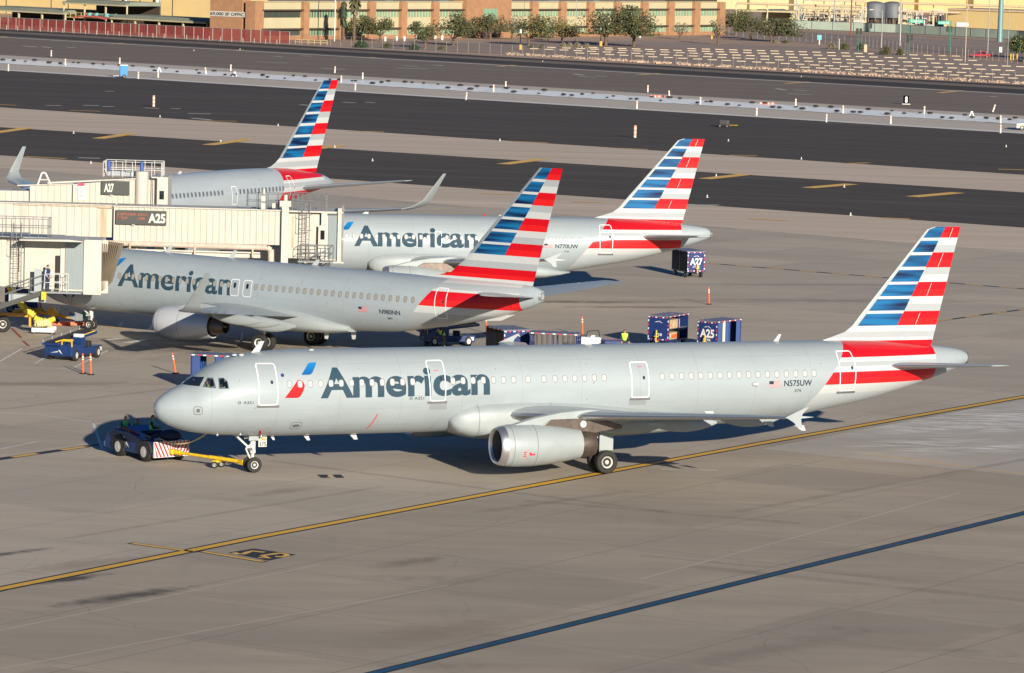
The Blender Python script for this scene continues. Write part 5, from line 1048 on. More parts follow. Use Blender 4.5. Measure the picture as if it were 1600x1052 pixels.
sign_text('DEP/ARR 0241', (-5.5,-.21,6.05), (1,0,0), (0,0,1), 2.0, .17, led, ba, 'display_text'); sign_text('MSP     :48', (-5.5,-.21,5.78), (1,0,0), (0,0,1), 1.9, .17, led, ba, 'display_text')
# rotunda column and cab
c = MB(); c.span((5.86,-.35,2.5),(6.35,.1,7.3)); c.span((5.7,-.4,6.95),(6.5,.2,7.35)); c.cyl((6.1,-.1,7.3),(6.1,-.1,7.75),.14,n=10); c.obj('lift_column', M_CRM2, ba, bevel=.03)
c = MB(); c.span((6.0,.1,3.35),(8.6,3.0,6.55)); c.span((7.2,.04,3.45),(8.5,.2,6.45)); c.obj('rotunda', M_CRM, ba, bevel=.03); c = MB(); c.box((6.65,.07,5.2),(.12,.06,2.2)); c.obj('wall_slot', M_RUST, ba)
c = MB(); c.span((8.6,-.35,3.3),(9.95,3.0,6.62)); c.span((5.9,-.4,6.58),(10.1,3.0,6.7)); c.span((9.75,-.6,3.1),(10.02,3.2,6.95)); c.obj('cab', M_CRM2, ba, bevel=.03)
MB().box((9.78,-.56,3.2),(.9,.25,.1)).obj('cab_sill', M_CRM2, ba)
MB().span((9.12,-.42,3.42),(9.74,-.36,6.45)).obj('cab_curtain', M_BGLS, ba); MB().span((9.06,-.46,6.45),(9.8,-.34,6.55)).obj('curtain_box', M_SGK, ba)
do = MB().span((8.42,-.42,3.6),(9.02,-.36,5.72)).obj('cab_door', M_CRM2, ba, bevel=.01); MB().span((8.58,-.45,4.75),(8.86,-.42,5.38)).obj('window', M_GLS, do)
c = MB(); c.span((7.1,-1.3,3.2),(9.5,-.36,3.28)); c.obj('landing', M_GALV, ba); stairs(ba, (9.3,-1.35,3.28), (5.4,-1.35,1.2)); rail_box('landing_rail', ba, 7.2, 9.5, -1.25, -.45, 3.28, 1.1, M_GALV, .6)
ladder(ba, 7.55, -.62, 3.1, 7.3, M_GALV)
rail_box('roof_rail', ba, 3.4, 6.9, .1, 1.6, 6.66, 1.1, M_GALV, .7); rail_box('roof_rail', ba, 6.6, 8.9, -.5, 1.7, 6.72, 1.1, M_GALV, .6)
c = MB(); c.box((4.55,.5,7.15),(.32,.32,.9)); c.cyl((4.55,.5,7.6),(4.55,.5,8.1),.09,n=8); c.box((5.4,.4,6.95),(.5,.1,.35)); c.obj('roof_unit', M_CRM2, ba)
c = MB(); c.span((7.2,.6,0),(7.7,1.1,3.4)); c.span((8.1,.6,0),(8.5,1.1,3.4)); c.span((-3,1,0),(-2.4,1.6,4.3)); c.span((-17,1,0),(-15,2.2,4.4)); c.obj('support_leg', M_CRM2, ba)
for x in (7.4,8.3): wheel('wheel', ba, (x,.4,.45), .45, .35)
# -- bridge of gate A27
bb = thing('jet_bridge', 'cream jet bridge with the A27 sign and white roof railing, farthest back', 'jet bridge', (-30,294,0))
c = MB(); corrug(c, -12, -4.75, .5, 4.6, 6.85, 2.2, .42, .03, slope=(0,.05)); c.obj('inner_tunnel', M_CRM, bb)
c = MB(); corrug(c, -4.7, -1.62, .25, 4.6, 7.28, 2.7, .42, .03, slope=(0,.2)); c.obj('middle_tunnel', M_CRM, bb)
c = MB(); corrug(c, -1.6, 2.85, 0, 4.6, 7.50, 3.2, .42, .035, slope=(0,.48)); c.obj('outer_tunnel', M_CRM, bb)
c = MB(); c.prism([(-5.6,.2,7.26),(-1.6,.2,7.48),(-1.6,.2,7.54),(-5.6,.2,7.34)],(0,.12,0)); c.prism([(-3.4,-.04,7.5),(2.9,-.04,7.98),(2.9,-.04,8.06),(-3.4,-.04,7.62)],(0,.14,0)); c.obj('roof_trim', M_CRM2, bb)
c = MB(); c.cyl((3.3,.1,4.8),(3.3,.1,8.55),.48,n=24); c.span((2.86,.3,4.6),(4.4,3,8.0)); c.obj('rotunda', M_CRM2, bb, smooth=40); c = MB(); c.span((4.42,-.35,4.6),(5.2,3.0,8.15)); c.span((4.0,-.3,8.1),(5.22,3,8.2)); cb_ = c.obj('cab', M_CRM2, bb, bevel=.03)
MB().span((4.62,-.40,6.62),(4.94,-.35,7.22)).obj('window', M_GLS, cb_); c = MB(); c.box((4.1,-.1,7.0),(.05,.05,2.2)); c.obj('cable', M_BLK, bb)
bridge_sign(bb, (.45,0,6.84), 2.0, .98, 'A27', .2, .68, .56, .22)
ns = MB(); ns.box((-1.0,-.03,7.0),(.5,.04,1.2)); no_ = ns.obj('notice', M_SGW, bb); MB().box((-1.0,-.06,7.5),(.46,.03,.2)).obj('notice_header', mat('notice_red',(.60,.05,.12),.5), no_)
for i in range(9): MB().box((-1.0,-.055,7.3-.095*i),(.36-.08*(i%3),.012,.03)).obj('notice_line', M_SGK, no_)
rail_box('roof_rail', bb, .55, 4.7, -.1, 2.2, 8.1, 1.1, M_RWHT, .75, .022, (1,.5))
for x in (.95,3.3): c = MB(); c.cyl((x,-.1,8.6),(x,-.1,9.25),.13,n=10); c.obj('blue_lamp', mat('lamp_blue',(.03,.08,.3),.4), bb)
c = MB(); c.box((1.9,.6,8.35),(2.2,.5,.35)); c.box((2.4,.3,8.6),(.5,.3,.2)); c.obj('roof_machinery', M_GRP, bb)
c = MB(); c.span((3.1,1,0),(3.6,1.6,4.7)); c.span((-9,1,0),(-8.4,1.6,4.7)); c.obj('support_leg', M_CRM2, bb)
aw = MB(); aw.tube([(-4.35,1.0,7.0),(-3.95,1.0,8.2),(-3.7,1.0,8.2),(-3.2,1.0,7.2)],.07,6); aw.tube([(-4.1,1.0,7.7),(-3.5,1,7.7)],.04,5); aw.obj('roof_bracket', M_RWHT, bb)
# -- bridge at the middle airliner's nose (lower left)
bc = thing('jet_bridge', 'cream jet bridge cab at lower left with grey slatted curtain, stairs and tan bellows', 'jet bridge', (-28,258,0))
c = MB(); corrug(c, -12, -2.7, .2, 3.3, 6.5, 3.0, .5, .03); c.obj('tunnel', M_CRM, bc); 
c = MB(); c.span((-2.7,.0,3.2),(-.45,2.8,6.45)); c.obj('rotunda', M_CRM, bc, bevel=.03); c = MB(); c.box((-3.05,.12,5.2),(.1,.08,1.9)); c.obj('wall_slot', M_RUST, bc)
c = MB(); c.span((-5.0,-.2,3.1),(-4.35,.2,7.3)); c.obj('lift_column', M_CRM2, bc, bevel=.03)
c = MB(); c.span((-.45,-.1,3.1),(1.05,2.7,6.38)); c.span((1.03,-.22,2.95),(2.15,2.4,6.40)); c.prism([(-2.8,-.35,6.46),(.2,-.35,6.52),(1.15,-.35,6.44),(1.15,-.35,6.38),(-2.8,-.35,6.38)],(0,3.4,0)); c.obj('cab', M_CRM2, bc, bevel=.02)
for v in bc.children[-1].data.vertices: pass
c = MB(); c.box((2.35,-.1,6.02),(.42,.16,.8)); c.box((2.25,-.15,3.45),(.7,.2,.85)); c.obj('bumper_pad', M_CRM2, bc, bevel=.08)
dr = MB().span((-.72,-.16,3.3),(-.42,-.10,5.35)).obj('doorway', M_DRK, bc); MB().span((-.42,-.18,3.3),(-.34,-.1,5.4)).obj('door_frame', M_CRM2, dr)
MB().span((-.12,-.2,3.28),(1.0,-.14,6.25)).obj('cab_curtain', M_BGLS, bc); MB().span((-.2,-.25,6.25),(1.05,-.12,6.33)).obj('curtain_box', M_SGK, bc)
MB().span((-2.2,-1.1,3.05),(1.0,-.1,3.15)).obj('landing', M_GALV, bc); MB().span((-1.95,-1.0,3.15),(-1.5,-.9,4.55)).obj('control_cabinet', M_GRP, bc)
bl_ = MB(); n = 9                              # bellows: pleated hood widening towards the aircraft
for i in range(n):
    f = i/(n-1); bl_.prism([(2.15+.13*i,-.2+.12*f,6.2-.1*f),(2.24+.13*i,-.32+.12*f,6.2-.1*f),(2.24+.05*i,-.32+.12*f,3.2+.35*f),(2.15+.05*i,-.2+.12*f,3.2+.35*f)],(0,.02,0)); bl_.add([(2.15+.13*i,-.2,6.2-.1*f),(2.30+.13*i,2.2,6.2-.1*f),(2.22+.05*i,2.2,3.3+.3*f),(2.15+.05*i,-.2,3.2+.35*f)],[(0,1,2,3)])
bl_.obj('bellows', mat('tan_bellows',(.30,.245,.18),.8,var=.2,scale=5,stretch=(8,1,.5)), bc)
stairs(bc, (-1.2,-1.6,3.35), (-6.2,-1.6,1.55)); rail_box('landing_rail', bc, -1.3, .1, -1.05, -.3, 3.15, 1.1, M_RWHT, .5)
ladder(bc, -3.1, -.5, 3.3, 7.35, M_GALV); rail_box('roof_rail', bc, -4.6, -1.2, -.6, 1.2, 6.5, 1.15, M_GALV, .55); MB().span((-4.6,-.6,6.47),(-1.1,1.2,6.52)).obj('roof_walkway', M_GALV, bc)
c = MB(); c.span((-9.3,.4,0),(-8.8,.9,3.3)); c.span((-10.4,.4,0),(-9.9,.9,3.3)); c.obj('support_leg', M_CRM2, bc)
c = MB(); c.tube([(-.3,-.2,3.0)]+[(.0+.42*math.sin(a)-.05,-.2,3.0-.62*math.sin(math.pi*a/2.2)) for a in (.3,.7,1.1,1.5,1.9)]+[(.5,-.2,3.0)],.06,6); c.obj('cable_loop', M_BLK, bc)
for x, z in ((-1.25,2.95),(-4.4,2.2)): c = MB(); c.box((x,-1.75,z),(.3,.15,.5)); c.obj('yellow_clamp', M_YGSE, bc)
c = MB(); c.span((-3.5,-1.2,2.5),(-1.2,-.4,2.95)); c.obj('under_box', M_GRP, bc)
person('cabin agent in a dark waistcoat and pale blue sleeves on the lower left bridge landing', (-29.15,257.2,3.15), R(60), 'stand', M_SHRT, M_NAVY, M_NAVY, M_HAIR, .98)
# air hose trolley
ht = thing('hose_trolley', 'yellow framed trolley with coiled yellow air hose in a white basket', 'trolley', G(30,520))
def HT(u, v, z=0, dy=0): p = G(u,v,z); p.y += dy; return p-G(30,520)
fr = MB(); fr.box((-1.2,.3,1.05),(4.2,.12,.12)); fr.box((-1.2,1.5,1.05),(4.2,.12,.12)); fr.box((.85,.9,1.05),(.12,1.3,.12)); fr.box((.65,.3,.75),(.14,.14,.75)); fr.obj('frame', M_OGSE, ht)
wheel('wheel', ht, (-1.05,.0,.52), .52, .35)
def coil(name, pts, r, m, parent, turns=14):
    q = MB(); rs = []; n = len(pts)
    P = [Vector(p) for p in pts]; K = turns*4
    for i in range(K+1):
        f = i/K*(n-1); j = min(int(f),n-2); p = P[j].lerp(P[j+1],f-j); d = (P[j+1]-P[j]).normalized(); a = d.orthogonal().normalized(); b = d.cross(a); rr = r*(1 if i % 4 < 2 else .78)
        rs.append([p+(a*math.cos(2*math.pi*k/12)+b*math.sin(2*math.pi*k/12))*rr for k in range(12)])
    return q.rings(rs).obj(name, m, parent, smooth=30)
M_HOSE = mat('yellow_hose',(.62,.50,.05),.55,var=.15,scale=6)
coil('hose', [(-.75,-.3,3.3),(-.5,-.2,2.7),(-.1,0,2.1),(.3,.1,1.55),(.9,.2,1.1)], .24, M_HOSE, ht, 13)
bk = MB(); bk.span((.85,-.6,.12),(2.3,.6,.2)); bk.span((.85,-.62,.2),(2.3,-.56,.4)); bk.span((.85,.56,.2),(2.3,.62,.4)); bk.obj('basket', M_SGW, ht, bevel=.02)
coil('coiled_hose', [(1.5+.42*math.cos(a),.35*math.sin(a),.45+.03*a) for a in [k*.5 for k in range(26)]], .17, mat('pale_hose',(.56,.50,.25),.6), ht, 40)
coil('hose', [(1.0,-.2,1.0),(1.3,-.2,.85),(1.9,-.1,.8),(2.2,.1,.95)], .2, M_HOSE, ht, 8)
for x in (1.0,2.15): wheel('wheel', ht, (x,-.5,.13), .13, .08)
# tow bar of the middle airliner
t2 = thing('tow_bar', 'orange yellow tow bar standing at the nose wheel of the middle airliner', 'tow bar', G(95,508))
o2 = G(95,508); q = MB(); q.cyl(Vector((-1.8,.3,.85)),Vector((1.3,-.1,.45)),.14,n=10); q.prism([(-.75,-.05,.6),(-.95,-.05,1.05),(-.5,-.05,1.15),(0,-.05,.65)],(0,.35,0)); q.cyl(Vector((-3.2,.2,.75)),Vector((-1.2,.35,.98)),.11,n=8); q.cyl(Vector((-3.2,.0,.55)),Vector((-1.6,.0,.8)),.08,n=8); q.box((1.25,-.1,.55),(.5,.25,.3)); q.obj('tube', M_OGSE, t2, smooth=40)
for y in (-.3,.3): wheel('wheel', t2, (-.35,y,.2), .2, .1)
c = MB(); c.cyl((1.5,-.2,.5),(1.5,-.2,.95),.13,n=8); c.obj('green_bracket', mat('green_bracket',(.03,.30,.10),.5), t2)
rc = MB(); a = G(58,478,1.4); rc.cyl((0,0,1.7),(.25,0,.35),.06,n=8); rcp = rc.obj('wheel_chock_pole', M_ORNG, None); rcp.location = G(60,502); tag(rcp, 'red chock pole leaning in front of the yellow tow bar','chock pole')
rc = MB(); rc.prism([(-1.4,0,.02),(1.5,.6,.02),(1.5,.6,.2),(.2,.35,.24),(-1.4,0,.16)],(0,.3,0)); rcp = rc.obj('wheel_chock', M_ORNG, None); rcp.location = G(94,509); tag(rcp,'long red chock lying on the ground under the yellow tow bar','wheel chock')
# door of the middle airliner's nose gear
nd = MB(); nd.prism([(2.0,-.6,1.35),(3.8,-.6,1.0),(3.8,-.6,.6),(3.3,-.6,.55),(2.0,-.6,.95)],(0,.05,0)); nd.obj('nose_gear_door', M_LGT, pb_, bevel=.01)
sign_text('3MT', (2.7,-.63,.9), (1,0,-.2), (.2,0,1), .6, .2, mat('blue_letter',(.05,.12,.35),.5,var=0), pb_, 'door_lettering')
# power cart seen in shade under the bridge
gp = thing('ground_power_unit', 'dark blue ground power unit in the shade under the lower left bridge', 'power unit', G(35,489))
MB().span((-1.2,0,.3),(1.0,1.4,1.7)).obj('housing', M_CART, gp, bevel=.06)
for x in (-.8,.6): wheel('wheel', gp, (x,-.02,.28), .28, .15)
MB().box((-.5,-.01,.75),(.6,.03,.3)).obj('control_panel', M_BGLS, gp)
# pilot
pil = person('person in a lime vest sitting at the cockpit side window of the front airliner', Vector((0,0,0)), 0, 'sit', M_NAVY, M_NAVY, M_LIME, M_HAIR, .9)
ca_, sa_ = math.cos(R(23.44)), math.sin(R(23.44)); lx, ly = 2.40, -.93
cbx = MB(); cbx.span((2.05,-.66,3.5),(3.35,-.60,4.6)); cbx.obj('cockpit_lining', mat('cockpit_dark',(.05,.055,.06),.8,var=.1), pa)
pil.location = (-17.068+lx*ca_-ly*sa_, 196.4+lx*sa_+ly*ca_, 3.82); pil.rotation_euler = (0,0,R(23.44-90))
# ---------------------------------------------------------------- airfield furniture
M_WPL = mat('white_plastic_sheet',(.86,.86,.84),.6,0,.1,var=.10,scale=.5,stretch=(1,1,1)); M_WPOST = mat('white_post',(.60,.57,.52),.6,var=.05)
tp0, tp1 = edge(92,186.5,.1); bt0, bt1 = edge(99.5,195,.1); n = 160; mb = MB(); vs = []
rr = random.Random(3)
for i in range(n+1):
    f = i/n; a, b = lerp2(tp0,tp1,f), lerp2(bt0,bt1,f); d = (b-a); j0, j1 = rr.uniform(-.04,.06), rr.uniform(-.04,.06)
    for q in (0,.25,.5,.75,1): p = a+d*(q+(j0 if q == 0 else j1 if q == 1 else 0)); vs.append((p.x,p.y,.06+(.0 if q in (0,1) else rr.uniform(.0,.16))))
mb.add(vs, [(5*i+k,5*i+k+1,5*i+k+6,5*i+k+5) for i in range(n) for k in range(4)]); o = mb.obj('ground_sheet', M_WPL, None, smooth=60)
tag(o, 'long rumpled white plastic sheet laid along the closed shoulder between the runways', 'plastic sheet')
bg_ = 'black sandbags weighting the white plastic sheet'
sb0 = MB(); sb0.ball((0,0,.14),.5,10,6,sz=(1,.55,.42)); sb = sb0.obj('sandbag', M_BLK, None, smooth=60); tag(sb,'small black sandbag on the edge of the long white plastic sheet','sandbag',bg_)
rr = random.Random(11); first = True
for i in range(92):
    f = (i+rr.uniform(-.45,.45))/92; u = 1600*f+5; q = rr.choice((.1,.15,.85,.9,.5)) 
    vv = lambda u, v0, v1: v0+(v1-v0)*u/1600
    p = G(u, vv(u,93,187.5)*(1-q)+vv(u,99,195)*q); o = sb if first else sb.copy(); first = False
    if o is not sb: COL.objects.link(o)
    p.z = .22; o.location = p; o.rotation_euler = (0,0,rr.uniform(-.9,.3)); k = rr.uniform(.4,.75); o.scale = (k*1.5,k*1.5,k*1.3)
mb = MB()
def marker(u, v, lean=0., tall=1., stripes=False, first_=[]):
    p = G(u,v); t = thing('marker_post', None, None, p); h = 1.15*tall
    q = MB(); q.lathe([(0,.2),(.06,.18),(.1,.1),(.1,.01)],(0,0,0),'Z',12,1); q.obj('base', [M_WPOST,M_BLK], t)
    q = MB(); N = 6
    for i in range(N): q.cyl((lean*h*i/N,0,.08+h*i/N),(lean*h*(i+1)/N,0,.08+h*(i+1)/N),.14 if not stripes else .19,n=12,mi=(1 if (stripes and i % 2) or (i == 4 and not stripes) else 0))
    q.obj('tube', [M_WPOST, mat('faded_orange',(.62,.33,.2),.6)], t, smooth=40); return t
mp = [(80,89,0),(102,103,0),(13,112,0),(187,101,0),(216,124,0),(247,122.5,0),(322,117,-.15),(360.5,112,0),(523,115,.05),(533,130,0),(566.5,125,0),(555,142.5,0),(771,144.5,0),(790,139,0),(728,157,.08),(1012,145,0),(1046,154,-.1),(995,171,0),(1094,164.5,0),(1182,182,0),(1243,167,0),(1317,178,0),(1291,192,0),(1391.5,195,0),(1444,179,0),(1551,176,.3),(1563,194,0),(1563,209,0)]
for u, v, l in mp:
    f = v-(101+ (u/1600)*98)
    side = 'far edge of the white sheet' if f < 0 else 'near edge of the grey shoulder'
    tag(marker(u,v,l), 'slim white marker post at the '+side+', its base dark', 'marker post', 'white marker posts by the white sheet, '+('far side' if f < 0 else 'near side'))
tag(marker(240,167.5,0,1.35,True), 'orange and white striped marker post on the dark runway, left half of the picture', 'marker post')
tag(marker(992,216,0,1.35,True), 'orange and white striped marker post on the dark runway, right of centre', 'marker post')
eg = 'white edge light cones along the taxiway'
lt = [(115,209),(250,183.5),(345,222.5),(142,256),(434.5,197),(781,220.5),(1252,249.5),(1329,337),(523,231),(1119,276),(1319,293),(303,80),(375,78),(48,46),(848,97),(1252,121),(1572,230),(1138,221),(1105,309),(582,252)]
for u, v in lt:
    t = thing('edge_light', 'small white edge light cone on the dark pavement edge', 'edge light', G(u,v), 0, eg)
    MB().lathe([(0,.17),(.03,.16),(.05,.07),(.2,.05)],(0,0,0),'Z',10).obj('base', M_WPOST, t); MB().ball((0,0,.23),.065,8,6).obj('lamp', M_SGW, t)
# distance sign 8
p = G(1415.5,163.5); t = thing('runway_sign', 'black runway sign with a white number 8', 'sign', p, R(4)); s_ = MB(); s_.box((0,0,.8),(.88,.3,1.25)); so = s_.obj('panel', mat('sign_black',(.004,.004,.004),.8,var=0,spec=.1), t, bevel=.03); sign_text('8',(-.18,-.16,.32),(1,0,0),(0,0,1),.40,.95,M_SGW,so,offset=.03); MB().box((0,0,.07),(1.3,.5,.12)).obj('base', M_WPOST, t)
# portable unit, site light, barricades
p = G(193,122); t = thing('site_trailer', 'bright blue portable box unit on a small two-wheel trailer by the white sheet', 'trailer', p, R(8))
MB().span((-.62,-.6,.35),(.66,.7,2.05)).obj('box', mat('bright_blue_panel',(.015,.20,.50),.5,var=.08,scale=2), t, bevel=.04); MB().span((-.66,-.64,2.05),(.70,.74,2.2)).obj('roof', M_SGW, t, bevel=.03)
wheel('wheel', t, (.1,-.7,.3), .3, .16); wheel('wheel', t, (.1,.8,.3), .3, .16); q = MB(); q.cyl((-.6,0,.35),(-1.7,0,.28),.06,n=8); q.obj('drawbar', M_SGW, t)
p = G(1132,199); t = thing('light_cart', 'black boxy equipment cart with a yellow drawbar parked on the dark runway', 'cart', p, R(-15))
MB().span((-.65,-.5,.3),(.65,.5,1.0)).obj('housing', M_SGK, t, bevel=.12); q = MB(); q.tube([(.7,0,.3),(1.9,-.3,.35)],.05,6); q.obj('drawbar', M_YGSE, t)
for x in (-.5,.5): wheel('wheel', t, (x,-.55,.2), .2, .14)
for u, v, lb in ((1518,183,'white folding barricade at the near edge of the sheet, right end'),(367,120,'small white folding barricade on the sheet, left third'),(249,113.5,'small white folding barricade standing between two posts at the left')):
    t = thing('barricade', lb, 'barricade', G(u,v)); q = MB(); 
    for s in (-1,1): q.prism([(-.45*s,0,0),(-.30*s,0,0),(.05*s,0,.85),(-.10*s,0,.85)],(0,.5,0))
    q.obj('leg', M_SGW, t); MB().box((0,0,.80),(.3,.6,.15)).obj('top_bar', M_SGW, t)
for u, v, lb in ((1027,152.5,'red and white low barricade on the sheet, right of centre'),(1198,163.5,'red and white low barricade on the sheet, right part')):
    t = thing('barricade', lb, 'barricade', G(u,v), R(-3)); MB().box((0,0,.18),(2.4,.4,.32)).obj('bar', M_ORNG, t, bevel=.05)
    for i in range(4): MB().box((-.9+.6*i,-.21,.2),(.2,.03,.22)).obj('stripe', M_SGW, t)
# ---- cars
def car(label, cat, g, rz, L, Wd, H, paint, name='parked_car', suv=False, stripe_=None):
    t = thing(name, label, cat, g, rz); r = .34 if suv else .32; h0 = .28; hb = H*.56
    if suv: side = [(-L/2,h0),(-L/2,hb*.96),(-L/2+.9,hb*1.03),(-L/2+1.35,hb*1.06),(L/2-.05,hb*1.04),(L/2,h0)]; top = [(-L/2+1.3,hb),(-L/2+1.9,H),(L/2-.45,H),(L/2-.08,hb)]
    else: side = [(-L/2,h0),(-L/2+.02,hb*.78),(-L/2+.9,hb*.95),(L/2-.9,hb*1.02),(L/2-.05,hb*.95),(L/2,h0)]; top = [(-L/2+1.15,hb*.93),(-L/2+1.95,H),(L/2-1.5,H),(L/2-.55,hb)]
    MB().prism([(x,0,z) for x,z in side],(0,Wd,0)).obj('body', paint, t, bevel=.09); cab_ = MB().prism([(x,0,z) for x,z in top],(0,Wd*.84,0)).obj('roof', paint, t, bevel=.09)
    g_ = [(top[0][0]+.28,top[0][1]+.07),(top[1][0]+.1,H-.1),(top[2][0]-.1,H-.1),(top[3][0]-.25,top[3][1]+.07)]; mx = (top[1][0]+top[2][0])/2
    for s in (-1,1):
        y = s*Wd*.425
        MB().add([(g_[0][0],y,g_[0][1]),(mx-.05,y,g_[0][1]),(mx-.05,y,g_[1][1]),(g_[1][0],y,g_[1][1])],[(0,1,2,3)]).obj('side_window', M_GLS, t); MB().add([(mx+.05,y,g_[0][1]),(g_[3][0],y,g_[3][1]),(g_[2][0],y,g_[2][1]),(mx+.05,y,g_[2][1])],[(0,1,2,3)]).obj('side_window', M_GLS, t)
        for x in (-L/2+.85,L/2-.85): wheel('wheel', t, (x,s*(Wd/2-.08),r), r, .22, .6)
        MB().ball((-L/2+.08,s*Wd*.36,hb*.68),.12,8,5).obj('headlight', M_SGW, t); MB().box((L/2+.0,s*Wd*.40,hb*.8),(.06,.2,.16)).obj('tail_light', M_RED, t)
        if stripe_: MB().box((.2,s*(Wd/2+.006),hb*.62),(L*.75,.012,.22)).obj('side_stripe', stripe_, t)
    return t
M_CARR = mat('car_red',(.42,.008,.03),.25,.1,.8,var=0); M_CARW = mat('car_white',(.52,.52,.50),.3,0,.6,var=0); M_CARD = mat('car_dark',(.03,.035,.04),.3,.2,.7,var=0)
car('red saloon car on the road in front of the green screened fence', 'car', G(1531,90), R(3), 4.7, 1.8, 1.45, M_CARR)
car('white airport patrol car with a yellow side stripe, cut by the right picture edge', 'car', G(1612,204)+Vector((.3,0,0)), R(-6), 5.0, 1.95, 1.85, M_CARW, suv=True, stripe_=M_YGSE)
car('dark car half behind the tree at the right picture edge', 'car', G(1606,97), R(20), 4.6, 1.8, 1.5, M_CARD)
# ---- perimeter fences
def fence_line(name, label, pts, step, h, m, rails=(1.,.05), r=.05, screen=None):
    t = thing(name, label, 'fence', pts[0]); o = pts[0]; P = [p-o for p in pts]
    q = MB(); ps = MB(); k = 0
    for a, b in zip(P, P[1:]):
        n = max(1,int((b-a).length/step+.5))
        for i in range(n+(1 if b is P[-1] else 0)): p = a.lerp(b,i/n); ob = MB().cyl((p.x,p.y,0),(p.x,p.y,h),r,n=6).obj('post', m, t) if k < 98 else None; k += 1
        for f in rails: q.cyl((a.x,a.y,h*f),(b.x,b.y,h*f),r*.6,n=5)
        if screen: ps.add([(a.x,a.y+.1,.12),(b.x,b.y+.1,.12),(b.x,b.y+.1,h-.05),(a.x,a.y+.1,h-.05)],[(0,1,2,3)])
    q.obj('rail', m, t)
    if screen: ps.obj('screen', screen, t, fix=False)
    return t
M_SCR = mat('red_mesh_screen',(.25,.045,.04),.8,var=.2,scale=.25,alpha=.86); M_GSCR = mat('green_mesh_screen',(.34,.41,.33),.8,var=.12,scale=.3); M_MESH = mat('wire_mesh',(.10,.09,.085),.7,var=0,alpha=.13); M_FPOST = mat('fence_post',(.38,.34,.31),.6,.2,var=.1)
fence_line('screened_fence', 'long red mesh screened perimeter fence at the upper left', [G(-60,42),G(0,45.5),G(230,58),G(452,69.5)], 2.75, 2.75, M_FPOST, screen=M_SCR, r=.08)
fence_line('chainlink_fence', 'grey chainlink perimeter fence running right in front of the office and parking lot', [G(452,69.5),G(800,87),G(1200,108),G(1640,136)], 2.9, 2.3, M_FPOST, rails=(1.,.03), r=.032, screen=M_MESH)
bo = 'low bollards in front of the red screened fence'
for i in range(25):
    u = 10+i*17.6; t = MB().lathe([(0,.085),(.95,.085),(1.05,.05),(1.06,.01)],(0,0,0),'Z',10).obj('bollard', mat('dusty_post',(.36,.31,.27),.8,var=.1), None); t.location = G(u,45.8+u*.0535+.8); tag(t, 'low pale bollard in front of the red screened fence', 'bollard', bo)
fence_line('chainlink_fence', 'dark chainlink fence behind the trees at the right of the office', [G(1128,56),G(1240,64),G(1340,72),G(1440,85),G(1620,103)], 3.5, 2.3, M_FPOST, rails=(1.,.5), r=.04, screen=M_MESH)
fence_line('screened_fence', 'pale green screened fence in front of the yellow plant', [G(1236,45.5),G(1400,52),G(1590,62.5),G(1640,66)], 6, 2.5, M_GALV, screen=M_GSCR, r=.07)
# rubble along the fence foot
M_ROCK = mat('pale_rubble',(.45,.33,.24),.9,var=.3,scale=2); mb = MB(); rr = random.Random(5)
for i in range(1500):
    u = rr.uniform(790,1600); v0 = 86.5+(u-800)*.0575+rr.uniform(-2.4,.3)
    if math.sin(u*.19)+rr.uniform(-.6,1.2) < -.1: continue
    p = G(u,v0); r_ = rr.uniform(.10,.32); mb.box((p.x,p.y,r_*.4+.03),(r_*2.2,r_*1.4,r_),rr.uniform(0,3),M=Matrix.Rotation(rr.uniform(0,3),3,'Z')@Matrix.Rotation(rr.uniform(-.5,.5),3,'X'))
tag(mb.obj('rubble', M_ROCK, None), 'pale broken stone strewn along the foot of the chainlink fence', 'stones', None, 'stuff')
# ---- parking lot with its wheel stops
lot = MB(); q_ = [G(u,v) for u,v in ((560,70),(760,66),(1000,64),(1310,76),(1640,104),(1640,132.5),(1200,105.5),(800,85),(600,76))]
lot.add([(p.x,p.y,.05) for p in q_],[tuple(range(len(q_)))]); tag(lot.obj('parking_lot', M_LOT), kind='structure')
rd = MB(); 
for pts in ([(1128,52),(1243,50),(1600,68),(1660,72),(1660,101),(1560,92),(1400,79),(1240,66),(1128,58)],): rd.add([(p.x,p.y,.042) for p in [G(*a) for a in pts]],[tuple(range(len(pts)))])
tag(rd.obj('street', M_LOT), kind='structure')
mk = MB(); stripe(mk, G(900,72.5), G(1330,82.5), .5, .07); tag(mk.obj('red_kerb', mat('red_kerb_paint',(.40,.10,.07),.8)), kind='structure')
M_STOP = mat('concrete_wheel_stop',(.50,.40,.27),.8,var=.12,scale=3)
stop0 = None; gstop = 'concrete wheel stops in the parking lot'; rows_ = [(80.4,1070,1500,21.7,.5,.028),(84.5,880,1530,21.9,.17,.034),(89.0,850,1600,22.2,.55,.041),(93.9,815,1600,22.5,.9,.046),(98.9,900,1600,22.9,.28,.051),(103.2,1240,1600,23.2,.8,.052)]
cnt = 0
for ri, (v12, u0, u1, du, ph, sl) in enumerate(rows_):
    u = u0+du*ph
    while u < u1 and cnt < 290:
        v = v12+(u-1200)*sl
        if stop0 is None:
            b = MB(); b.prism([(0,-.09,0),(0,-.06,.15),(0,.06,.15),(0,.09,0)],(1.9,0,0)); stop0 = b.obj('wheel_stop', M_STOP, None); o = stop0; tag(o,'pale concrete wheel stop on the empty parking lot','wheel stop',gstop)
        else: o = stop0.copy(); COL.objects.link(o)
        p = G(u+rr.uniform(-1,1),v); p.z = .05; o.location = p; o.rotation_euler = (0,0,R(4)); o.scale = (1,1.3,1); cnt += 1; u += du
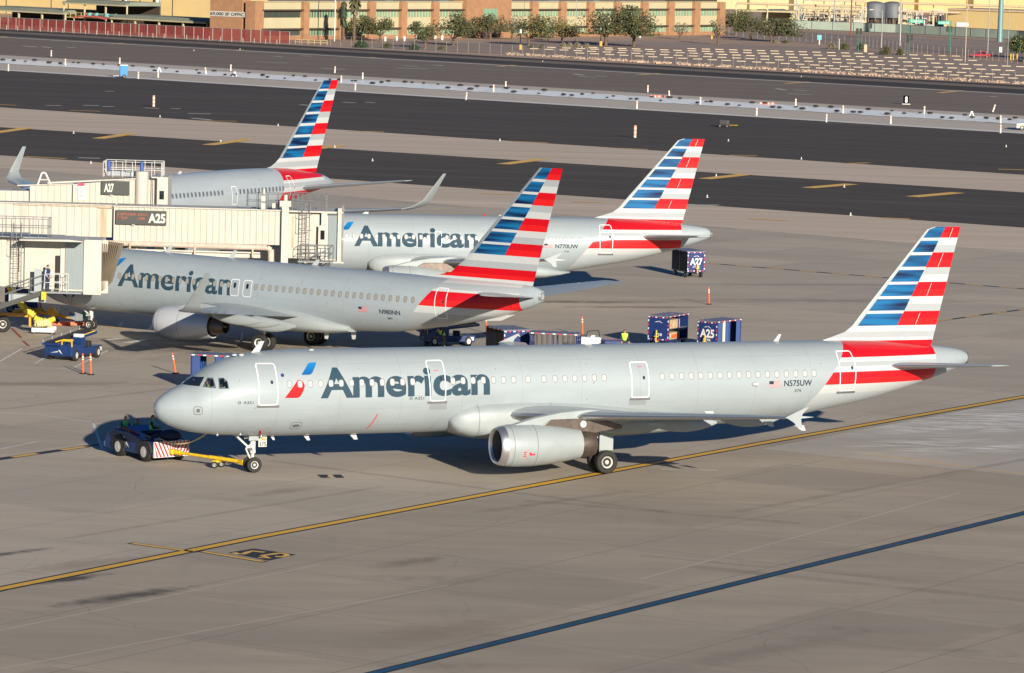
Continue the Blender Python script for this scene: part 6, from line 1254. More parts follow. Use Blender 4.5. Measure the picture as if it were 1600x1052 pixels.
# painted dashes and kerbs beyond the lot
mk = MB()
for a, b in [((1170,75),(1176,75)),((1180,75),(1187,75)),((1190,74.7),(1197,74.7)),((1201,74.5),(1207,74.5)),((1211,74.4),(1218,74.4)),((1222,74.3),(1228,74.3)),((1232,74),(1239,74)),((1241,74),(1248,74)),((1253,73.5),(1267,73.3)),((1112,63),(1140,60.5)),((1120,70),(1210,67)),((1260,49),(1271,49.5)),((1275,50),(1286,50.5)),((1290,50.5),(1302,51)),((1305,51.5),(1316,52)),((1320,52),(1330,52.5)),((1350,53.5),(1362,54)),((1380,55),(1392,55.5)),((1397,56),(1408,56.5)),((1425,57.5),(1438,58)),((1442,58),(1454,58.8)),((1458,59),(1468,59.5)),((1490,60),(1500,61)),((1440,64),(1480,66)),((1480,66),(1540,68)),((1500,73),(1520,71)),((1540,69),(1580,71)),((1522,74),(1585,76.5))]:
    stripe(mk, G(*a), G(*b), .7, .075)
for i in range(22): u = 1352+i*6.1; p = G(u,60+(u-1352)*.19); mk.add([(p.x-.35,p.y-.8,.08),(p.x+.35,p.y-.8,.08),(p.x+.35,p.y+.8,.08),(p.x-.35,p.y+.8,.08)],[(0,1,2,3)])
stripe(mk, G(988,64), G(1090,62), .8, .07); stripe(mk, G(1000,74),G(900,73),.6,.07); stripe(mk, G(704,78), G(800,82), 1.2, .06)
tag(mk.obj('street_marks', mat('kerb_cream',(.50,.37,.24),.8)), kind='structure')
# ---------------------------------------------------------------- office building
M_BRK = mat('orange_brick',(.335,.175,.09),.85,var=.14,scale=.8); M_YSP = mat('cream_yellow_panel',(.46,.405,.25),.7,var=.05,scale=.3); M_YWALL = mat('yellow_render',(.50,.375,.165),.8,var=.07,scale=.15); M_YPL = mat('pale_yellow_cladding',(.46,.39,.21),.75,var=.08,scale=.12,stretch=(8,8,1))
M_WIN = mat('green_glass',(.20,.33,.22),.25,0,.4,var=.35,scale=.9,stretch=(5,5,.2)); M_WIN2 = mat('dark_green_glass',(.04,.07,.06),.2,0,.4,var=.4,scale=.9,stretch=(5,5,.2)); M_OVH = mat('brown_overhang',(.075,.05,.035),.8,var=.1); M_GRF = mat('grey_green_roof',(.20,.22,.17),.8,var=.12,scale=.3)
def facade(o, a, b, h):                        # frame: point at fraction f along and height z, pushed out by d
    a, b = Vector(a), Vector(b); dr_ = (b-a).normalized(); nv = Vector((dr_.y,-dr_.x,0))
    if nv.y > 0: nv = -nv
    return lambda f, z, d=0.: a.lerp(b,f)+nv*d+Vector((0,0,z))-o
def slab(mb, P, f0, f1, z0, z1, d0, d1, mi=0):
    vs = [P(f0,z0,d0),P(f1,z0,d0),P(f1,z0,d1),P(f0,z0,d1),P(f0,z1,d0),P(f1,z1,d0),P(f1,z1,d1),P(f0,z1,d1)]
    return mb.add(vs, [(3,2,1,0),(4,5,6,7),(0,1,5,4),(1,2,6,5),(2,3,7,6),(3,0,4,7)], mi)
ga, gb = G(400,63.3), G(1128,54.5); ob = thing('office_building', 'two storey cream and brick office block with green window bands behind the trees', 'building', ga); Pf = facade(ga, ga, gb, 8.4)
Lf = (gb-ga).length; H_ = 8.45
def fu(u):                                     # photo column -> fraction along the facade line
    lo, hi = -.3, 1.4
    for _ in range(40):
        m_ = (lo+hi)/2; p = ga.lerp(gb,m_); d = p.y*math.cos(PT)+CH*math.sin(PT); up = p.y*math.sin(PT)-CH*math.cos(PT); uu = 800+FPX*p.x/d*math.cos(RL)+FPX*up/d*math.sin(RL)
        if uu < u: lo = m_
        else: hi = m_
    return lo
b = MB(); slab(b, Pf, 0, 1, 0, H_, -3, 0); b.obj('wall', M_YSP, ob); b = MB(); slab(b, Pf, -.001, 1.001, 0, .9, -.1, .12); b.obj('brick_plinth', M_BRK, ob)
cols_ = [(400,404),(469,478),(525,535),(572,582),(622,631),(672,681),(721,791),(826,836),(871,880),(914.5,924),(957,966),(999,1008),(1040,1049),(1080,1089),(1119,1128)]
for i, (u0, u1) in enumerate(cols_):
    b = MB(); big = u1-u0 > 30; slab(b, Pf, fu(u0), fu(u1), 0, H_+(2.0 if big else .05), -.2 if not big else -2.5, .9 if not big else 1.3); o = b.obj('entrance_tower' if big else 'brick_pier', M_BRK, ob)
    if big: b = MB(); slab(b, Pf, fu(747), fu(769), 4.3, 6.9, 1.25, 1.38); b.obj('window', M_WIN, o); b = MB(); slab(b, Pf, fu(745), fu(775), .1, 2.4, 1.25, 1.36); b.obj('doorway', M_OVH, o)
for (a0, a1), (b0, b1) in zip(cols_, cols_[1:]):
    for z0, z1 in ((1.0,2.35),(5.0,6.55)):
        b = MB(); slab(b, Pf, fu(a1+.6), fu(b0-.6), z0, z1, -.05, .06); w_ = b.obj('window_band', M_WIN if a1 > 470 or z0 > 9 else M_WIN2, ob)
        b = MB(); n_ = max(3,int((b0-a1)/4.2))
        for k in range(1,n_): f = fu(a1+(b0-a1)*k/n_); slab(b, Pf, f-.0006, f+.0006, z0, z1, .06, .16)
        b.obj('mullion', M_OVH if a1 < 500 else M_YSP, w_)
        b = MB(); slab(b, Pf, fu(a1), fu(b0), z1, z1+.28, 0, 1.0); b.obj('overhang', M_OVH, ob)
    b = MB(); slab(b, Pf, fu(a1), fu(b0), H_-.02, H_+.15, -1, .25); b.obj('parapet_cap', M_YSP, ob)
rc_ = MB()
for u, w0, h in ((545,10,2.2),(605,12,1.6),(690,14,1.2),(860,16,.9),(930,10,1.3)): slab(rc_, Pf, fu(u), fu(u+w0), H_, H_+h, -2.8, -.8)
rc_.obj('roof_unit', M_GALV, ob)
# pipe mast and dark palm skirt are separate things further below
# brick wing with the banner
ga2, gb2 = G(327.5,60.3), G(399,63.6); ow = thing('brick_building', 'windowless orange brick building with a white office space banner', 'building', ga2); P2 = facade(ga2, ga2, gb2, 9)
b = MB(); slab(b, P2, 0, .70, 0, 12.5, -3, 0); slab(b, P2, .79, 1.0, 0, 8.6, -3, .3); slab(b, P2, .70, .79, 0, 8.1, -3, -1.2); b.obj('wall', M_BRK, ow); b = MB(); slab(b, P2, .705, .785, 0, 8.1, -1.19, -1.1); b.obj('recess', M_OVH, ow)
b = MB(); slab(b, P2, .01, .76, 5.0, 6.15, .02, .1); bo_ = b.obj('banner', mat('banner_white',(.52,.50,.44),.7,var=.04), ow)
p0_ = P2(.015,5.25,.12); sign_text('69,000 SF OFFIC', p0_, P2(1,0)-P2(0,0), (0,0,1), (P2(.75,0)-P2(.015,0)).length, .66, M_SGK, bo_, offset=.03, off=.02)
# yellow hangar-like plant on the left
ga3, gb3 = G(-80,18), G(330,34); oy_ = thing('plant_building', 'tall windowless yellow plant building along the upper left edge', 'building', ga3); P3 = facade(ga3, ga3, gb3, 20)
b = MB(); slab(b, P3, 0, 1, 0, 22, -30, 0); b.obj('wall', M_YWALL, oy_)
def lw(u): return (u+80)/410.
for u in (12,83,110,221,271): b = MB(); slab(b, P3, lw(u)-.0012, lw(u)+.0012, 0, 22, .02, .1); b.obj('panel_joint', M_OVH, oy_)
b = MB(); slab(b, P3, 0, .52, 5.2, 5.5, .02, .15); b.obj('pipe_band', M_OVH, oy_)
for u, r_ in ((203,.55),(206.5,.3),(251,.55),(255,.3)): b = MB(); c_ = P3(lw(u),0,1.2); b.cyl(c_, c_+Vector((0,0,22)), r_, n=12); b.obj('down_pipe', M_GALV if r_ < .5 else M_WPOST, oy_, smooth=40)
# low service sheds behind the red fence
def shed(label, u0, u1, vt, vb, zr, depth, roofm, open_=True, cat='shed'):
    a, b_ = G(u0,vb), G(u1,vb+ (u1-u0)*.055); o = thing('service_shed', label, cat, a); P = facade(a, a, b_, zr)
    q = MB(); slab(q, P, 0, 1, zr, zr+.45, -depth, .8); q.prism([P(0,zr+.5,.8),P(0,zr+.5,-depth),P(0,zr+1.3,-depth)],(P(1,0)-P(0,0))*1.0) if False else None; slab(q, P, .0, 1, zr+.45, zr+.9, -depth, -.4); q.obj('roof', roofm, o)
    q = MB(); slab(q, P, 0, 1, zr-.1, zr+.2, .75, .95); q.obj('fascia', M_YSP, o)
    q = MB(); slab(q, P, 0, 1, 0, zr, -depth, -depth+.3); q.obj('back_wall', M_OVH, o)
    for i in range(max(3,int((u1-u0)/33)+1)): f = i/max(2,int((u1-u0)/33)); q = MB(); slab(q, P, max(0,f-.004), min(1,f+.004)+.002, 0, zr, .2, .6); q.obj('post', M_YSP, o)
    return o, P
shed('long open sided shed with a grey roof behind the left end of the red fence', -40, 104, 12, 37, 3.4, 12, M_GRF)
shed('open shed with grey roof between the pergola and the brick building', 176, 326, 22, 50, 3.1, 10, M_GRF)
so_, sP = shed('raised open pergola shed with a flat grey roof and yellow deck rails', 101, 200, 3, 44.5, 5.9, 10, M_GRF)
q = MB(); slab(q, sP, .02, .98, 2.6, 2.8, -6, .6); slab(q, sP, .02,.98,3.8,3.9,.5,.6); slab(q, sP, .02,.98,3.2,3.28,.5,.6); q.obj('deck', M_YWALL, so_)
q = MB()
for i in range(12): f = .03+i*.085; slab(q, sP, f, f+.006, 2.8, 3.9, .48, .62)
q.obj('rail_post', M_YWALL, so_)
b = MB(); 
for f in (.45,.56,.72,.86): c_ = sP(f,3.5,1.0); b.ball(c_,.55,10,6,sz=(1.2,.6,1)); b.cyl(c_-Vector((0,0,.7)),c_,.2,n=8)
b.cyl(sP(.45,3.6,1.0),sP(.86,3.6,1.0),.12,n=8); b.obj('pump_set', mat('turquoise_enamel',(.12,.36,.36),.5,var=.2,scale=2), so_, smooth=50)
q = MB(); 
cpa, cpb = G(114,46.5), G(166,49); ca2 = thing('car_canopy', 'red arched canopy behind the red fence, below the raised pergola', 'canopy', cpa); P4 = facade(cpa,cpa,cpb,3)
vs = []
for i in range(11): f = i/10; z = 2.9+.55*math.sin(math.pi*f); vs += [P4(f,z,0),P4(f,z-.02,-5)]
q.add(vs,[(2*i,2*i+2,2*i+3,2*i+1) for i in range(10)]); vs2 = []
for i in range(11): f = i/10; z = 2.9+.55*math.sin(math.pi*f); vs2 += [P4(f,z,0),P4(f,z-.35,0)]
q.add(vs2,[(2*i,2*i+2,2*i+3,2*i+1) for i in range(10)]); q.obj('canopy_roof', mat('canopy_red',(.42,.10,.085),.7), ca2)
for f in (.02,.98): q = MB(); slab(q,P4,f-.01,f+.01,0,2.9,-.2,0); q.obj('post', M_YSP, ca2)
# ---------------------------------------------------------------- yellow plant on the right
ga5, gb5 = G(1120,14), G(1680,24); op = thing('plant_building', 'pale yellow industrial plant with tall cladding walls across the upper right', 'building', ga5); P5 = facade(ga5,ga5,gb5,20)
def rw(u): return (u-1120)/560.
for i,(u0,u1,h,d,m_) in enumerate([(1120,1165,16,0,M_YPL),(1165,1224,18,2,M_YPL),(1224,1252,20,6,mat('bright_yellow_cladding',(.50,.43,.25),.7,var=.05)),(1252,1330,9,0,M_YPL),(1330,1420,17,1,M_YWALL),(1420,1495,20,4,M_YWALL),(1495,1545,24,9,mat('warm_yellow_render',(.50,.39,.20),.8,var=.05)),(1545,1680,22,5,M_YWALL)]):
    b = MB(); slab(b,P5,rw(u0),rw(u1),0,h,-40,d); b.obj('wall', m_, op)
def plant_low(label, u0, u1, v, h, depth, m_, cat='plant block', name='plant_block'):
    a, b_ = G(u0,v), G(u1,v+(u1-u0)*.04); o = thing(name, label, cat, a); P = facade(a,a,b_,h); q = MB(); slab(q,P,0,1,0,h,-depth,0); q.obj('wall', m_, o); return o, P
pl, P6 = plant_low('low yellow blockhouse wall behind the green fence, right part', 1480, 1610, 48, 6.0, 20, M_YWALL)
q = MB(); slab(q,P6,0,1,6.0,6.5,-20,.4); q.obj('coping', M_RUST, pl)
pl2, P7 = plant_low('yellow shed with a grey barrel roof behind the parking trees', 1190, 1232, 38, 4.2, 14, M_YPL); q = MB(); q.prism([P7(-.1,4.2,.5),P7(.9,4.6,.5),P7(1.1,3.2,.5),P7(1.12,2.4,.5),P7(1.02,3.0,.5),P7(.85,4.0,.5),P7(-.1,3.6,.5)],(0,14,0)); q.obj('roof', M_GRF, pl2)
# tanks
for u, r_, lb in ((1366,3.1,'left one of the two big dark grey domed tanks'),(1394,2.9,'right one of the two big dark grey domed tanks')):
    g = G(u,42); t = thing('storage_tank', lb+' behind the green fence', 'tank', g); s_ = px(g); MB().lathe([(2.6,r_*.98),(2.6,r_),(6.6,r_),(7.0,r_*.9),(7.4,r_*.45),(7.5,.02)],(0,0,0),'Z',32).obj('shell', mat('dark_grey_tank',(.12,.13,.145),.6,.1,var=.15,scale=.4), t, smooth=40)
    for k in range(8): a = math.pi*k/4; MB().cyl((r_*.9*math.cos(a),r_*.9*math.sin(a),0),(r_*.9*math.cos(a),r_*.9*math.sin(a),2.6),.14,n=6).obj('support_leg', M_GALV, t)
    MB().lathe([(0,r_*.6),(2.6,r_*.6)],(0,0,0),'Z',16).obj('core', M_OVH, t)
g = G(1503,49.5); t = thing('storage_tank', 'small pale horizontal tank behind the green fence', 'tank', g); MB().lathe([(-1.9,.1),(-1.7,.8),(1.7,.8),(1.9,.1)],(0,0,1.9),'X',20).obj('shell', M_WPOST, t, smooth=40); q = MB(); q.span((-1.2,-.5,0),(-1,.5,1.2)); q.span((1,-.5,0),(1.2,.5,1.2)); q.obj('saddle', M_RUST, t)
# pipe rack
def pipe_rack(label, u0, u1, v, zs, step, m_, pm):
    a, b_ = G(u0,v), G(u1,v+(u1-u0)*.03); o = thing('pipe_rack', label, 'pipe rack', a); d = b_-a; n = max(2,int(d.length/step))
    for i in range(n+1):
        p = d*(i/n); q = MB(); q.box((p.x,p.y,max(zs)/2),(.28,.28,max(zs))); q.box((p.x,p.y+2.5,max(zs)/2),(.28,.28,max(zs))); 
        for z in zs: q.box((p.x,p.y+1.25,z-.15),(.2,2.8,.2))
        q.obj('rack_frame', m_, o)
    k = 0
    for z in zs:
        for y in (0,.8,1.6): r_ = (.10,.22,.14,.3)[k%4]; k += 1; MB().cyl((0,y,z+r_),(d.x,d.y+y,z+r_),r_,n=8).obj('pipe', pm[k%len(pm)], o, smooth=50)
    return o
pipe_rack('cream pipe rack over the trees at the right end of the office', 1150, 1345, 41, (4.2,6.2), 8, M_YSP, [M_YSP,M_RUST,M_YPL])
pipe_rack('long pale pipe rack behind the green fence, right of the tanks', 1405, 1620, 46, (5.0,7.2), 9, M_YSP, [M_WPOST,M_RUST,M_PIPE])
pipe_rack('low pipe rack behind the green fence between the pole and the tanks', 1255, 1352, 43, (2.8,5.2,7.6), 5, M_YPL, [M_YSP,M_RUST,M_GALV,M_PIPE])
rr = random.Random(21)
for i in range(64):                            # valves, skids and motors of the plant
    u = rr.uniform(1250,1350) if i < 30 else rr.uniform(1405,1600); g = G(u, rr.uniform(39,44)+(u-1250)*.012); t = thing('process_skid', 'small piece of pipework machinery in the yellow plant yard', 'machinery', g, 0, 'plant yard machinery'); m_ = rr.choice((M_YSP,M_RUST,M_GALV,M_GRF,M_PIPE,M_OVH,M_YPL)); h = rr.uniform(1.5,6.5); w_ = rr.uniform(.5,1.8)
    MB().span((-w_,-.7,0),(w_,.7,h*.35)).obj('base', m_, t, bevel=.08); q = MB(); q.cyl((-w_*.5,0,h*.3),(-w_*.5,0,h),.18,n=8); q.cyl((w_*.4,0,h*.3),(w_*.4,0,h*.8),.3,n=10); q.tube([(-w_*.5,0,h),(w_*.9,0,h),(w_*.9,0,h*.5)],.13,6); q.obj('pipe', rr.choice((M_YSP,M_RUST,M_GALV,M_WPOST)), t)
# poles, lamps, signs, signals
M_POLE = mat('grey_pole',(.33,.34,.33),.5,.3,var=.08); M_TPOLE = mat('teal_pole',(.16,.27,.27),.5,.2,var=.12,scale=2); M_GSIGN = mat('street_sign_green',(.02,.36,.21),.5,var=.05); M_GPOLE = mat('green_pole',(.03,.16,.11),.5,var=.1)
def pole(label, u, v, h, r, m_, cat='pole', name='light_pole', arm=None, cap_=None):
    t = thing(name, label, cat, G(u,v)); MB().cyl((0,0,0),(0,0,h),r,r*.7,10).obj('shaft', m_, t, smooth=40)
    if arm: q = MB(); q.tube([(0,0,h*.94),(arm*.5,0,h),(arm,0,h+.05)],.07,6); ao = q.obj('arm', m_, t); MB().box((arm*1.1,0,h+.02),(abs(arm)*.35,.35,.16)).obj('lamp_head', M_WPOST, ao)
    return t
pole('tall grey pole behind the parking trees, left of the red pole', 1243, 54, 22, .16, M_POLE); pole('grey pole at the green fence, between the trees and the red pole', 1303, 47, 20, .22, M_POLE, cap_=1)
pole('rusty red utility pole', 1329, 56.5, 22, .2, mat('rust_red_pole',(.20,.06,.035),.8), name='utility_pole'); pole('grey street lamp with an arm in front of the domed tanks', 1377, 81, 9.6, .13, M_POLE, cat='street lamp', name='street_lamp', arm=-2.4); pole('pale pole behind the round bush at the lot corner', 1406, 72, 24, .22, M_POLE)
pole('slender pinkish pole standing in the lot near the red car', 1508, 97, 24, .09, M_PIPE, name='flag_pole'); pole('grey lamp pole directly in front of the red car', 1543, 89, 22, .11, M_POLE, name='lamp_pole'); pole('thick teal monopole at the right', 1562, 66, 26, .75, M_TPOLE, name='monopole'); pole('thin grey pole right of the teal monopole', 1574, 102, 12, .07, M_POLE)
pole('grey mast in front of the office, beside the palms', 522.5, 65, 18, .14, M_WPOST, name='mast'); pole('thin grey flag pole in front of the office, right of centre', 899, 66, 18, .07, M_POLE, name='flag_pole')
t = pole('short steel post at the lot corner', 1311, 78, 2.6, .1, M_WPOST, name='steel_post')
for u, v, h, su, w_, lb in ((1418,86,8.2,1421,3.2,'green pole with a wide green street name sign, left one'),(1484,82,7.4,1468,2.9,'green pole with a wide green street name sign, right one')):
    t = pole(lb, u, v, h, .12, M_GPOLE, cat='sign', name='street_sign'); s_ = 1 if su >= u else -1; MB().box((s_*(w_/2+.15),-.1,h-.55),(w_,.08,.78)).obj('sign_panel', M_GSIGN, t, bevel=.02)
    sign_text('E AIR LN', (s_*(w_/2+.15)-w_*.38,-.16,h-.75), (1,0,0), (0,0,1), w_*.76, .4, M_SGW, t)
def signal(u, v, h, lb):
    t = thing('traffic_signal', lb, 'traffic light', G(u,v)); MB().cyl((0,0,0),(0,0,h+.6),.1,n=8).obj('pole', M_GPOLE, t)
    for s in (-.42,.42): q = MB(); q.box((s,-.1,h),(.5,.35,1.3)); o_ = q.obj('signal_head', M_BLK, t, bevel=.04); [MB().cyl((s,-.32,h+.38-.38*k),(s,-.27,h+.38-.38*k),.12,n=10).obj('lens', mat('signal_lens_%d'%k,((.10,.01,.01),(.10,.06,.01),(.01,.08,.03))[k],.3,var=0), o_) for k in range(3)]
signal(1341,83.5,5.0,'traffic signal beside the steel post and bushes at the lot corner'); signal(1420.5,86.4,4.0,'twin traffic signal on the left street sign pole'); signal(1482,81.5,5.4,'twin traffic signal on the right street sign pole'); signal(1358,60,3.2,'traffic signal right of the rusty red pole')
t = thing('info_sign','small turquoise notice on a white post at the lot edge','sign',G(1280,70)); MB().cyl((0,0,0),(0,0,1.2),.18,n=8).obj('post',M_WPOST,t); MB().box((0,-.05,1.75),(1.1,.12,1.2)).obj('panel',mat('turquoise_sign',(.10,.40,.42),.5),t,bevel=.03)
for u, v, lb in ((938.5,72.5,'right'),(813,78,'left')):
    t = thing('lot_lamp','dark lamp post with white sign and yellow base, '+lb+' one of two','lamp post',G(u,v)); MB().cyl((0,0,0),(0,0,5.6),.12,n=8).obj('shaft',M_BLK,t); MB().box((0,-.12,4.0),(.42,.06,.8)).obj('sign_panel',M_SGW,t); MB().lathe([(0,.36),(1.1,.36),(1.15,.3),(1.16,.01)],(0,0,0),'Z',14).obj('base',mat('yellow_base',(.60,.34,.06),.7),t)
for i,(u,v) in enumerate(((602,68),(620,67),(632,67.5),(651,65.5),(662,66),(680,65),(691,66),(709,65),(1000,62))):
    t = thing('parking_sign','small white parking sign on a post in front of the office','sign',G(u,v),0,'white parking signs'); MB().cyl((0,0,0),(0,0,1.0),.05,n=6).obj('post',M_POLE,t); MB().box((0,-.05,1.0),(.42,.05,1.0)).obj('panel',M_SGW,t)
t = thing('guard_rail','yellow pipe guard rail at the end of the red fence','rail',G(472,69.5)); q = MB()
for z in (.5,1.0): q.cyl((-1.5,0,z),(5.5,-2,z),.08,n=6)
for i in range(6): q.cyl((-1.5+1.4*i,-.4*i,0),(-1.5+1.4*i,-.4*i,1.0),.08,n=6)
q.obj('rail', M_YWALL, t)
t = thing('cabinet','pale utility cabinets at the parking lot corner','cabinet',G(1352,82)); MB().box((0,0,.9),(.7,.6,1.8)).obj('housing',M_RUST,t,bevel=.03); MB().box((0,-.32,1.1),(.5,.03,1.0)).obj('door',M_YSP,t)
t = thing('cabinet','white cabinet and post right of the red car','cabinet',G(1563,86)); MB().box((0,0,1.2),(.7,.6,1.3)).obj('housing',M_SGW,t,bevel=.05); MB().cyl((0,0,0),(0,0,.6),.1,n=8).obj('leg',M_BLK,t)
for i,u in enumerate((1579,1583,1589)):
    t = MB().lathe([(0,.16),(1.3,.16),(1.4,.1),(1.41,.01)],(0,0,0),'Z',10).obj('bollard', M_YGSE, None); t.location = G(u,94); tag(t,'yellow bollard near the right picture edge, behind the fence','bollard','yellow bollards by the right picture edge')
t = MB().lathe([(0,.2),(.9,.2),(1.0,.1),(1.01,.01)],(0,0,0),'Z',10).obj('hydrant', M_YGSE, None); t.location = G(1112,61.5); tag(t,'yellow hydrant post on the kerb right of the office','hydrant')
# ---------------------------------------------------------------- trees and bushes
def leaf_mat(name, c, v=.45):
    return mat(name, c, .7, 0, 0, var=v, scale=1.2)
LM = [leaf_mat('leaf_olive',(.080,.080,.032)), leaf_mat('leaf_green',(.055,.068,.026)), leaf_mat('leaf_yellow',(.22,.175,.065)), leaf_mat('leaf_grey',(.20,.165,.11)), leaf_mat('leaf_deep',(.028,.06,.025))]
M_BARK = mat('bark',(.12,.08,.055),.9,var=.3,scale=2)
def tree(label, u, v, vtop, wpx, li=0, seed=0, dens=1., two=False, name='mesquite_tree', low=.28):
    g = G(u,v); s_ = px(g); h = (v-vtop)/s_; w_ = wpx/s_; t = thing(name, label, 'tree', g); r = random.Random(seed*7+3)
    w_ *= 1.42; h *= 1.08; tk = MB(); blobs = []; nb = 9 if not two else 13
    for k in range(nb):
        a = r.uniform(0,2*math.pi); rad = (r.uniform(.1,1)**.6)*w_*.36; z = h*(r.uniform(.46,.84) if rad < w_*.2 else r.uniform(.36,.74)); x = rad*math.cos(a)*1.15; y = rad*math.sin(a)*.8; br = w_*r.uniform(.15,.25)
        blobs.append((x,y,z,br))
    stems = [-w_*.16,w_*.2] if two else [0]
    for sx_ in stems:
        fx = sx_*.4; tk.cyl((sx_,0,0),(fx+sx_*.6,.1,h*.22),.04*h+.06,.03*h+.04,8); 
        for x,y,z,br in blobs:
            if len(stems) == 1 or (x > 0) == (sx_ > 0):
                m_ = Vector(((x+sx_)*.5,y*.4,h*.36)); tk.cyl((sx_,.05,h*.20),m_,.022*h+.03,.014*h+.02,6); tk.cyl(m_,(x,y,z),.014*h+.02,.02,5)
    tk.obj('trunk', M_BARK, t)
    cr = MB()
    for x,y,z,br in blobs:
        n = int(210*dens)
        for i in range(n):
            d = Vector((r.gauss(0,1),r.gauss(0,1),r.gauss(0,1))); d.normalize(); q = br*(r.random()**.45); c = Vector((x,y,z))+Vector((d.x*1.1,d.y,d.z*1.0))*q
            if c.z < h*low: c.z = h*low+r.uniform(0,.4)
            if c.z > h: c.z = h-r.uniform(0,.3)
            sz = r.uniform(.10,.26)*(.8+w_*.035); a = Vector((r.gauss(0,1),r.gauss(0,1),r.gauss(0,1))).normalized(); b_ = a.orthogonal().normalized()
            cr.add([c-a*sz-b_*sz*.45,c+a*sz*.2-b_*sz*.6,c+a*sz+b_*sz*.3,c-a*sz*.3+b_*sz*.55],[(0,1,2,3)],0 if r.random() < .72 else 1)
    cr.obj('crown', [LM[li],LM[(li+1)%3]], t, fix=False); return t
tg_ = None
for i,(lb,u,v,vt,w_,li,dn,two) in enumerate([('mesquite tree beside the palm, left one of its pair',562,63,27,32,1,1,False),('mesquite tree right of the palm, right one of its pair',594,65,28,36,0,1,False),('small round mesquite tree standing alone before the office',665,76,33,34,0,.9,False),('fuller mesquite tree left of the brick entrance',708,72,22,48,0,1.2,False),('mesquite tree in front of the brick entrance',766,62,20,42,0,1.1,False),('sparse pale tree right of the brick entrance',800,62,20,34,3,.35,False),('dark wide mesquite tree right of the brick entrance',826,72,26,58,1,1.2,False),('thin pale tree behind the yellowish one',858,64,24,38,3,.3,False),('yellowish tree left of the thin flag pole',878,68,34,44,2,.75,False),('biggest spreading tree with two trunks before the office',966,73,13,86,0,1.6,True),('bare little tree in front of the office windows',1062,62,37,22,3,.15,False),('bare reddish tree at the right end of the office',1122,70,27,26,3,.25,False),('tall mesquite tree at the right end of the office',1150,55,15,38,1,1.1,False),('mesquite tree in the middle of the right hand trio',1173,62,23,40,0,1.0,False),('low wide mesquite tree, last of the right hand trio',1205,66,32,62,0,1.2,False)]):
    tree(lb, u, v, vt, w_, li, i+1, dn, two)
tree('dense dark green tree cut by the right picture edge',1604,92,52,46,4,77,2.0,False,'broadleaf_tree',.1)
def bush(lb, u, v, hpx, wpx, li, seed):
    g = G(u,v); s_ = px(g); h, w_ = hpx/s_, wpx/s_; r = random.Random(seed); t = thing('bush', lb, 'bush', g, 0); cr = MB()
    for i in range(int(160+w_*120)):
        d = Vector((r.gauss(0,1),r.gauss(0,1),abs(r.gauss(0,1))*1.0)).normalized()*(r.random()**.35); c = Vector((d.x*w_/2,d.y*w_/2,d.z*h)); sz = r.uniform(.10,.22); a = Vector((r.gauss(0,1),r.gauss(0,1),r.gauss(0,1))).normalized(); b_ = a.orthogonal().normalized()
        cr.add([c-a*sz-b_*sz*.45,c+a*sz*.2-b_*sz*.6,c+a*sz+b_*sz*.3,c-a*sz*.3+b_*sz*.55],[(0,1,2,3)],0)
    cr.obj('foliage', LM[li], t, fix=False); q = MB()
    for k in range(4): q.cyl((0,0,0),((k-1.5)*w_*.16,.1*k,h*.6),.04,.02,5)
    q.obj('stem', M_BARK, t); return t
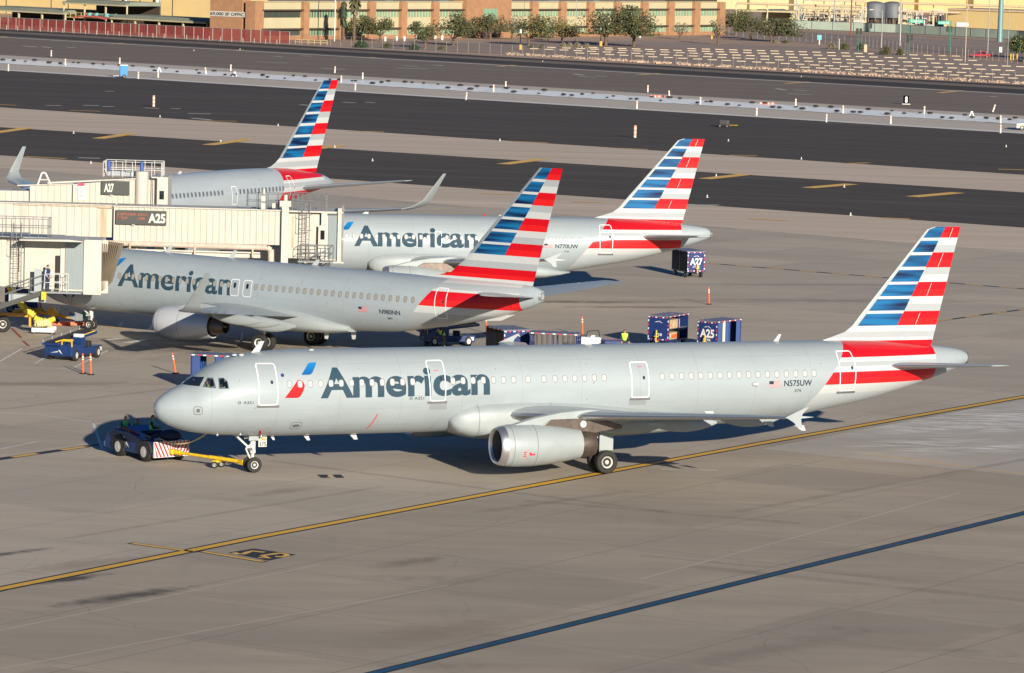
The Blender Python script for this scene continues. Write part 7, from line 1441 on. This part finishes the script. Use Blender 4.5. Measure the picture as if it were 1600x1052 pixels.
for i,(lb,u,v,hp,wp,li) in enumerate([('dark round bush under the left pair of trees',564,75,12,24,4),('round bush in front of the right tree of the left pair',605,75,8,14,1),('dark clipped bush behind the fence, left of the round tree',647,78.5,10,17,4),('small bush left of the trunk of the fuller tree',690,78,6,12,0),('brown tuft, first of four before the yellowish tree',880,75,9,10,3),('brown tuft, second of four before the yellowish tree',890,75,9,10,3),('brown tuft, third of four before the flag pole',902,75,9,11,3),('brown tuft, last of four before the flag pole',916,76,9,11,3),('small olive bush left of the brown tufts',831,75,6,8,0),('small olive bush between the lamp post and the brown tufts',847,75,6,8,0),('tan bush left of the short steel post',1299,77,12,14,3),('green bush right of the short steel post',1319,78,12,18,0),('bush beside the traffic signal',1344,78,11,12,0),('big round olive bush at the lamp base',1383,86,15,21,0),('smaller round olive bush right of the lamp',1406,86.5,12,12,0),('tiny bush near the lot kerb',1227,68,6,8,0),('low tan bush near the lot kerb',1214,68,5,12,3)]): bush(lb,u,v,hp,wp,li,i+50)
def palm(lb, u, v, vt, crown, skirt):
    g = G(u,v); s_ = px(g); h = (v-vt)/s_; t = thing('palm_tree', lb, 'tree', g); MB().cyl((0,0,0),(0,0,h),.34,.26,10).obj('trunk', M_BARK, t); r = random.Random(9); q = MB()
    for i in range(70):
        a = r.uniform(0,2*math.pi); el = r.uniform(-.9,1.2); L = crown*r.uniform(.7,1); d = Vector((math.cos(a)*math.cos(el),math.sin(a)*math.cos(el),math.sin(el))); sd_ = d.cross(Vector((0,0,1))).normalized(); p = Vector((0,0,h)); pts = [p, p+d*L*.5, p+d*L*.85+Vector((0,0,-.25*L)), p+d*L+Vector((0,0,-.5*L))]
        for k in range(3): w0, w1 = (.08,.34,.26,.03)[k], (.08,.34,.26,.03)[k+1]; q.add([pts[k]-sd_*w0,pts[k]+sd_*w0,pts[k+1]+sd_*w1,pts[k+1]-sd_*w1],[(0,1,2,3)])
    q.obj('crown', LM[0], t, fix=False); q = MB()
    for i in range(110): a = r.uniform(0,2*math.pi); z = h-r.uniform(.2,skirt); c = Vector((.45*math.cos(a),.45*math.sin(a),z)); sd_ = Vector((-math.sin(a),math.cos(a),0)); q.add([c-sd_*.2,c+sd_*.2,c+sd_*.1+Vector((.35*math.cos(a),.35*math.sin(a),-1.1)),c-sd_*.1+Vector((.35*math.cos(a),.35*math.sin(a),-1.1))],[(0,1,2,3)])
    q.obj('dead_frond_skirt', LM[3] if skirt < 3 else LM[4], t, fix=False); return t
palm('palm tree with a light green crown reaching the top edge of the picture',553,64,3,1.9,2.0)
palm('darker palm tree with a long skirt of dead fronds, left of the other palm',536,65,6,.9,4.2)
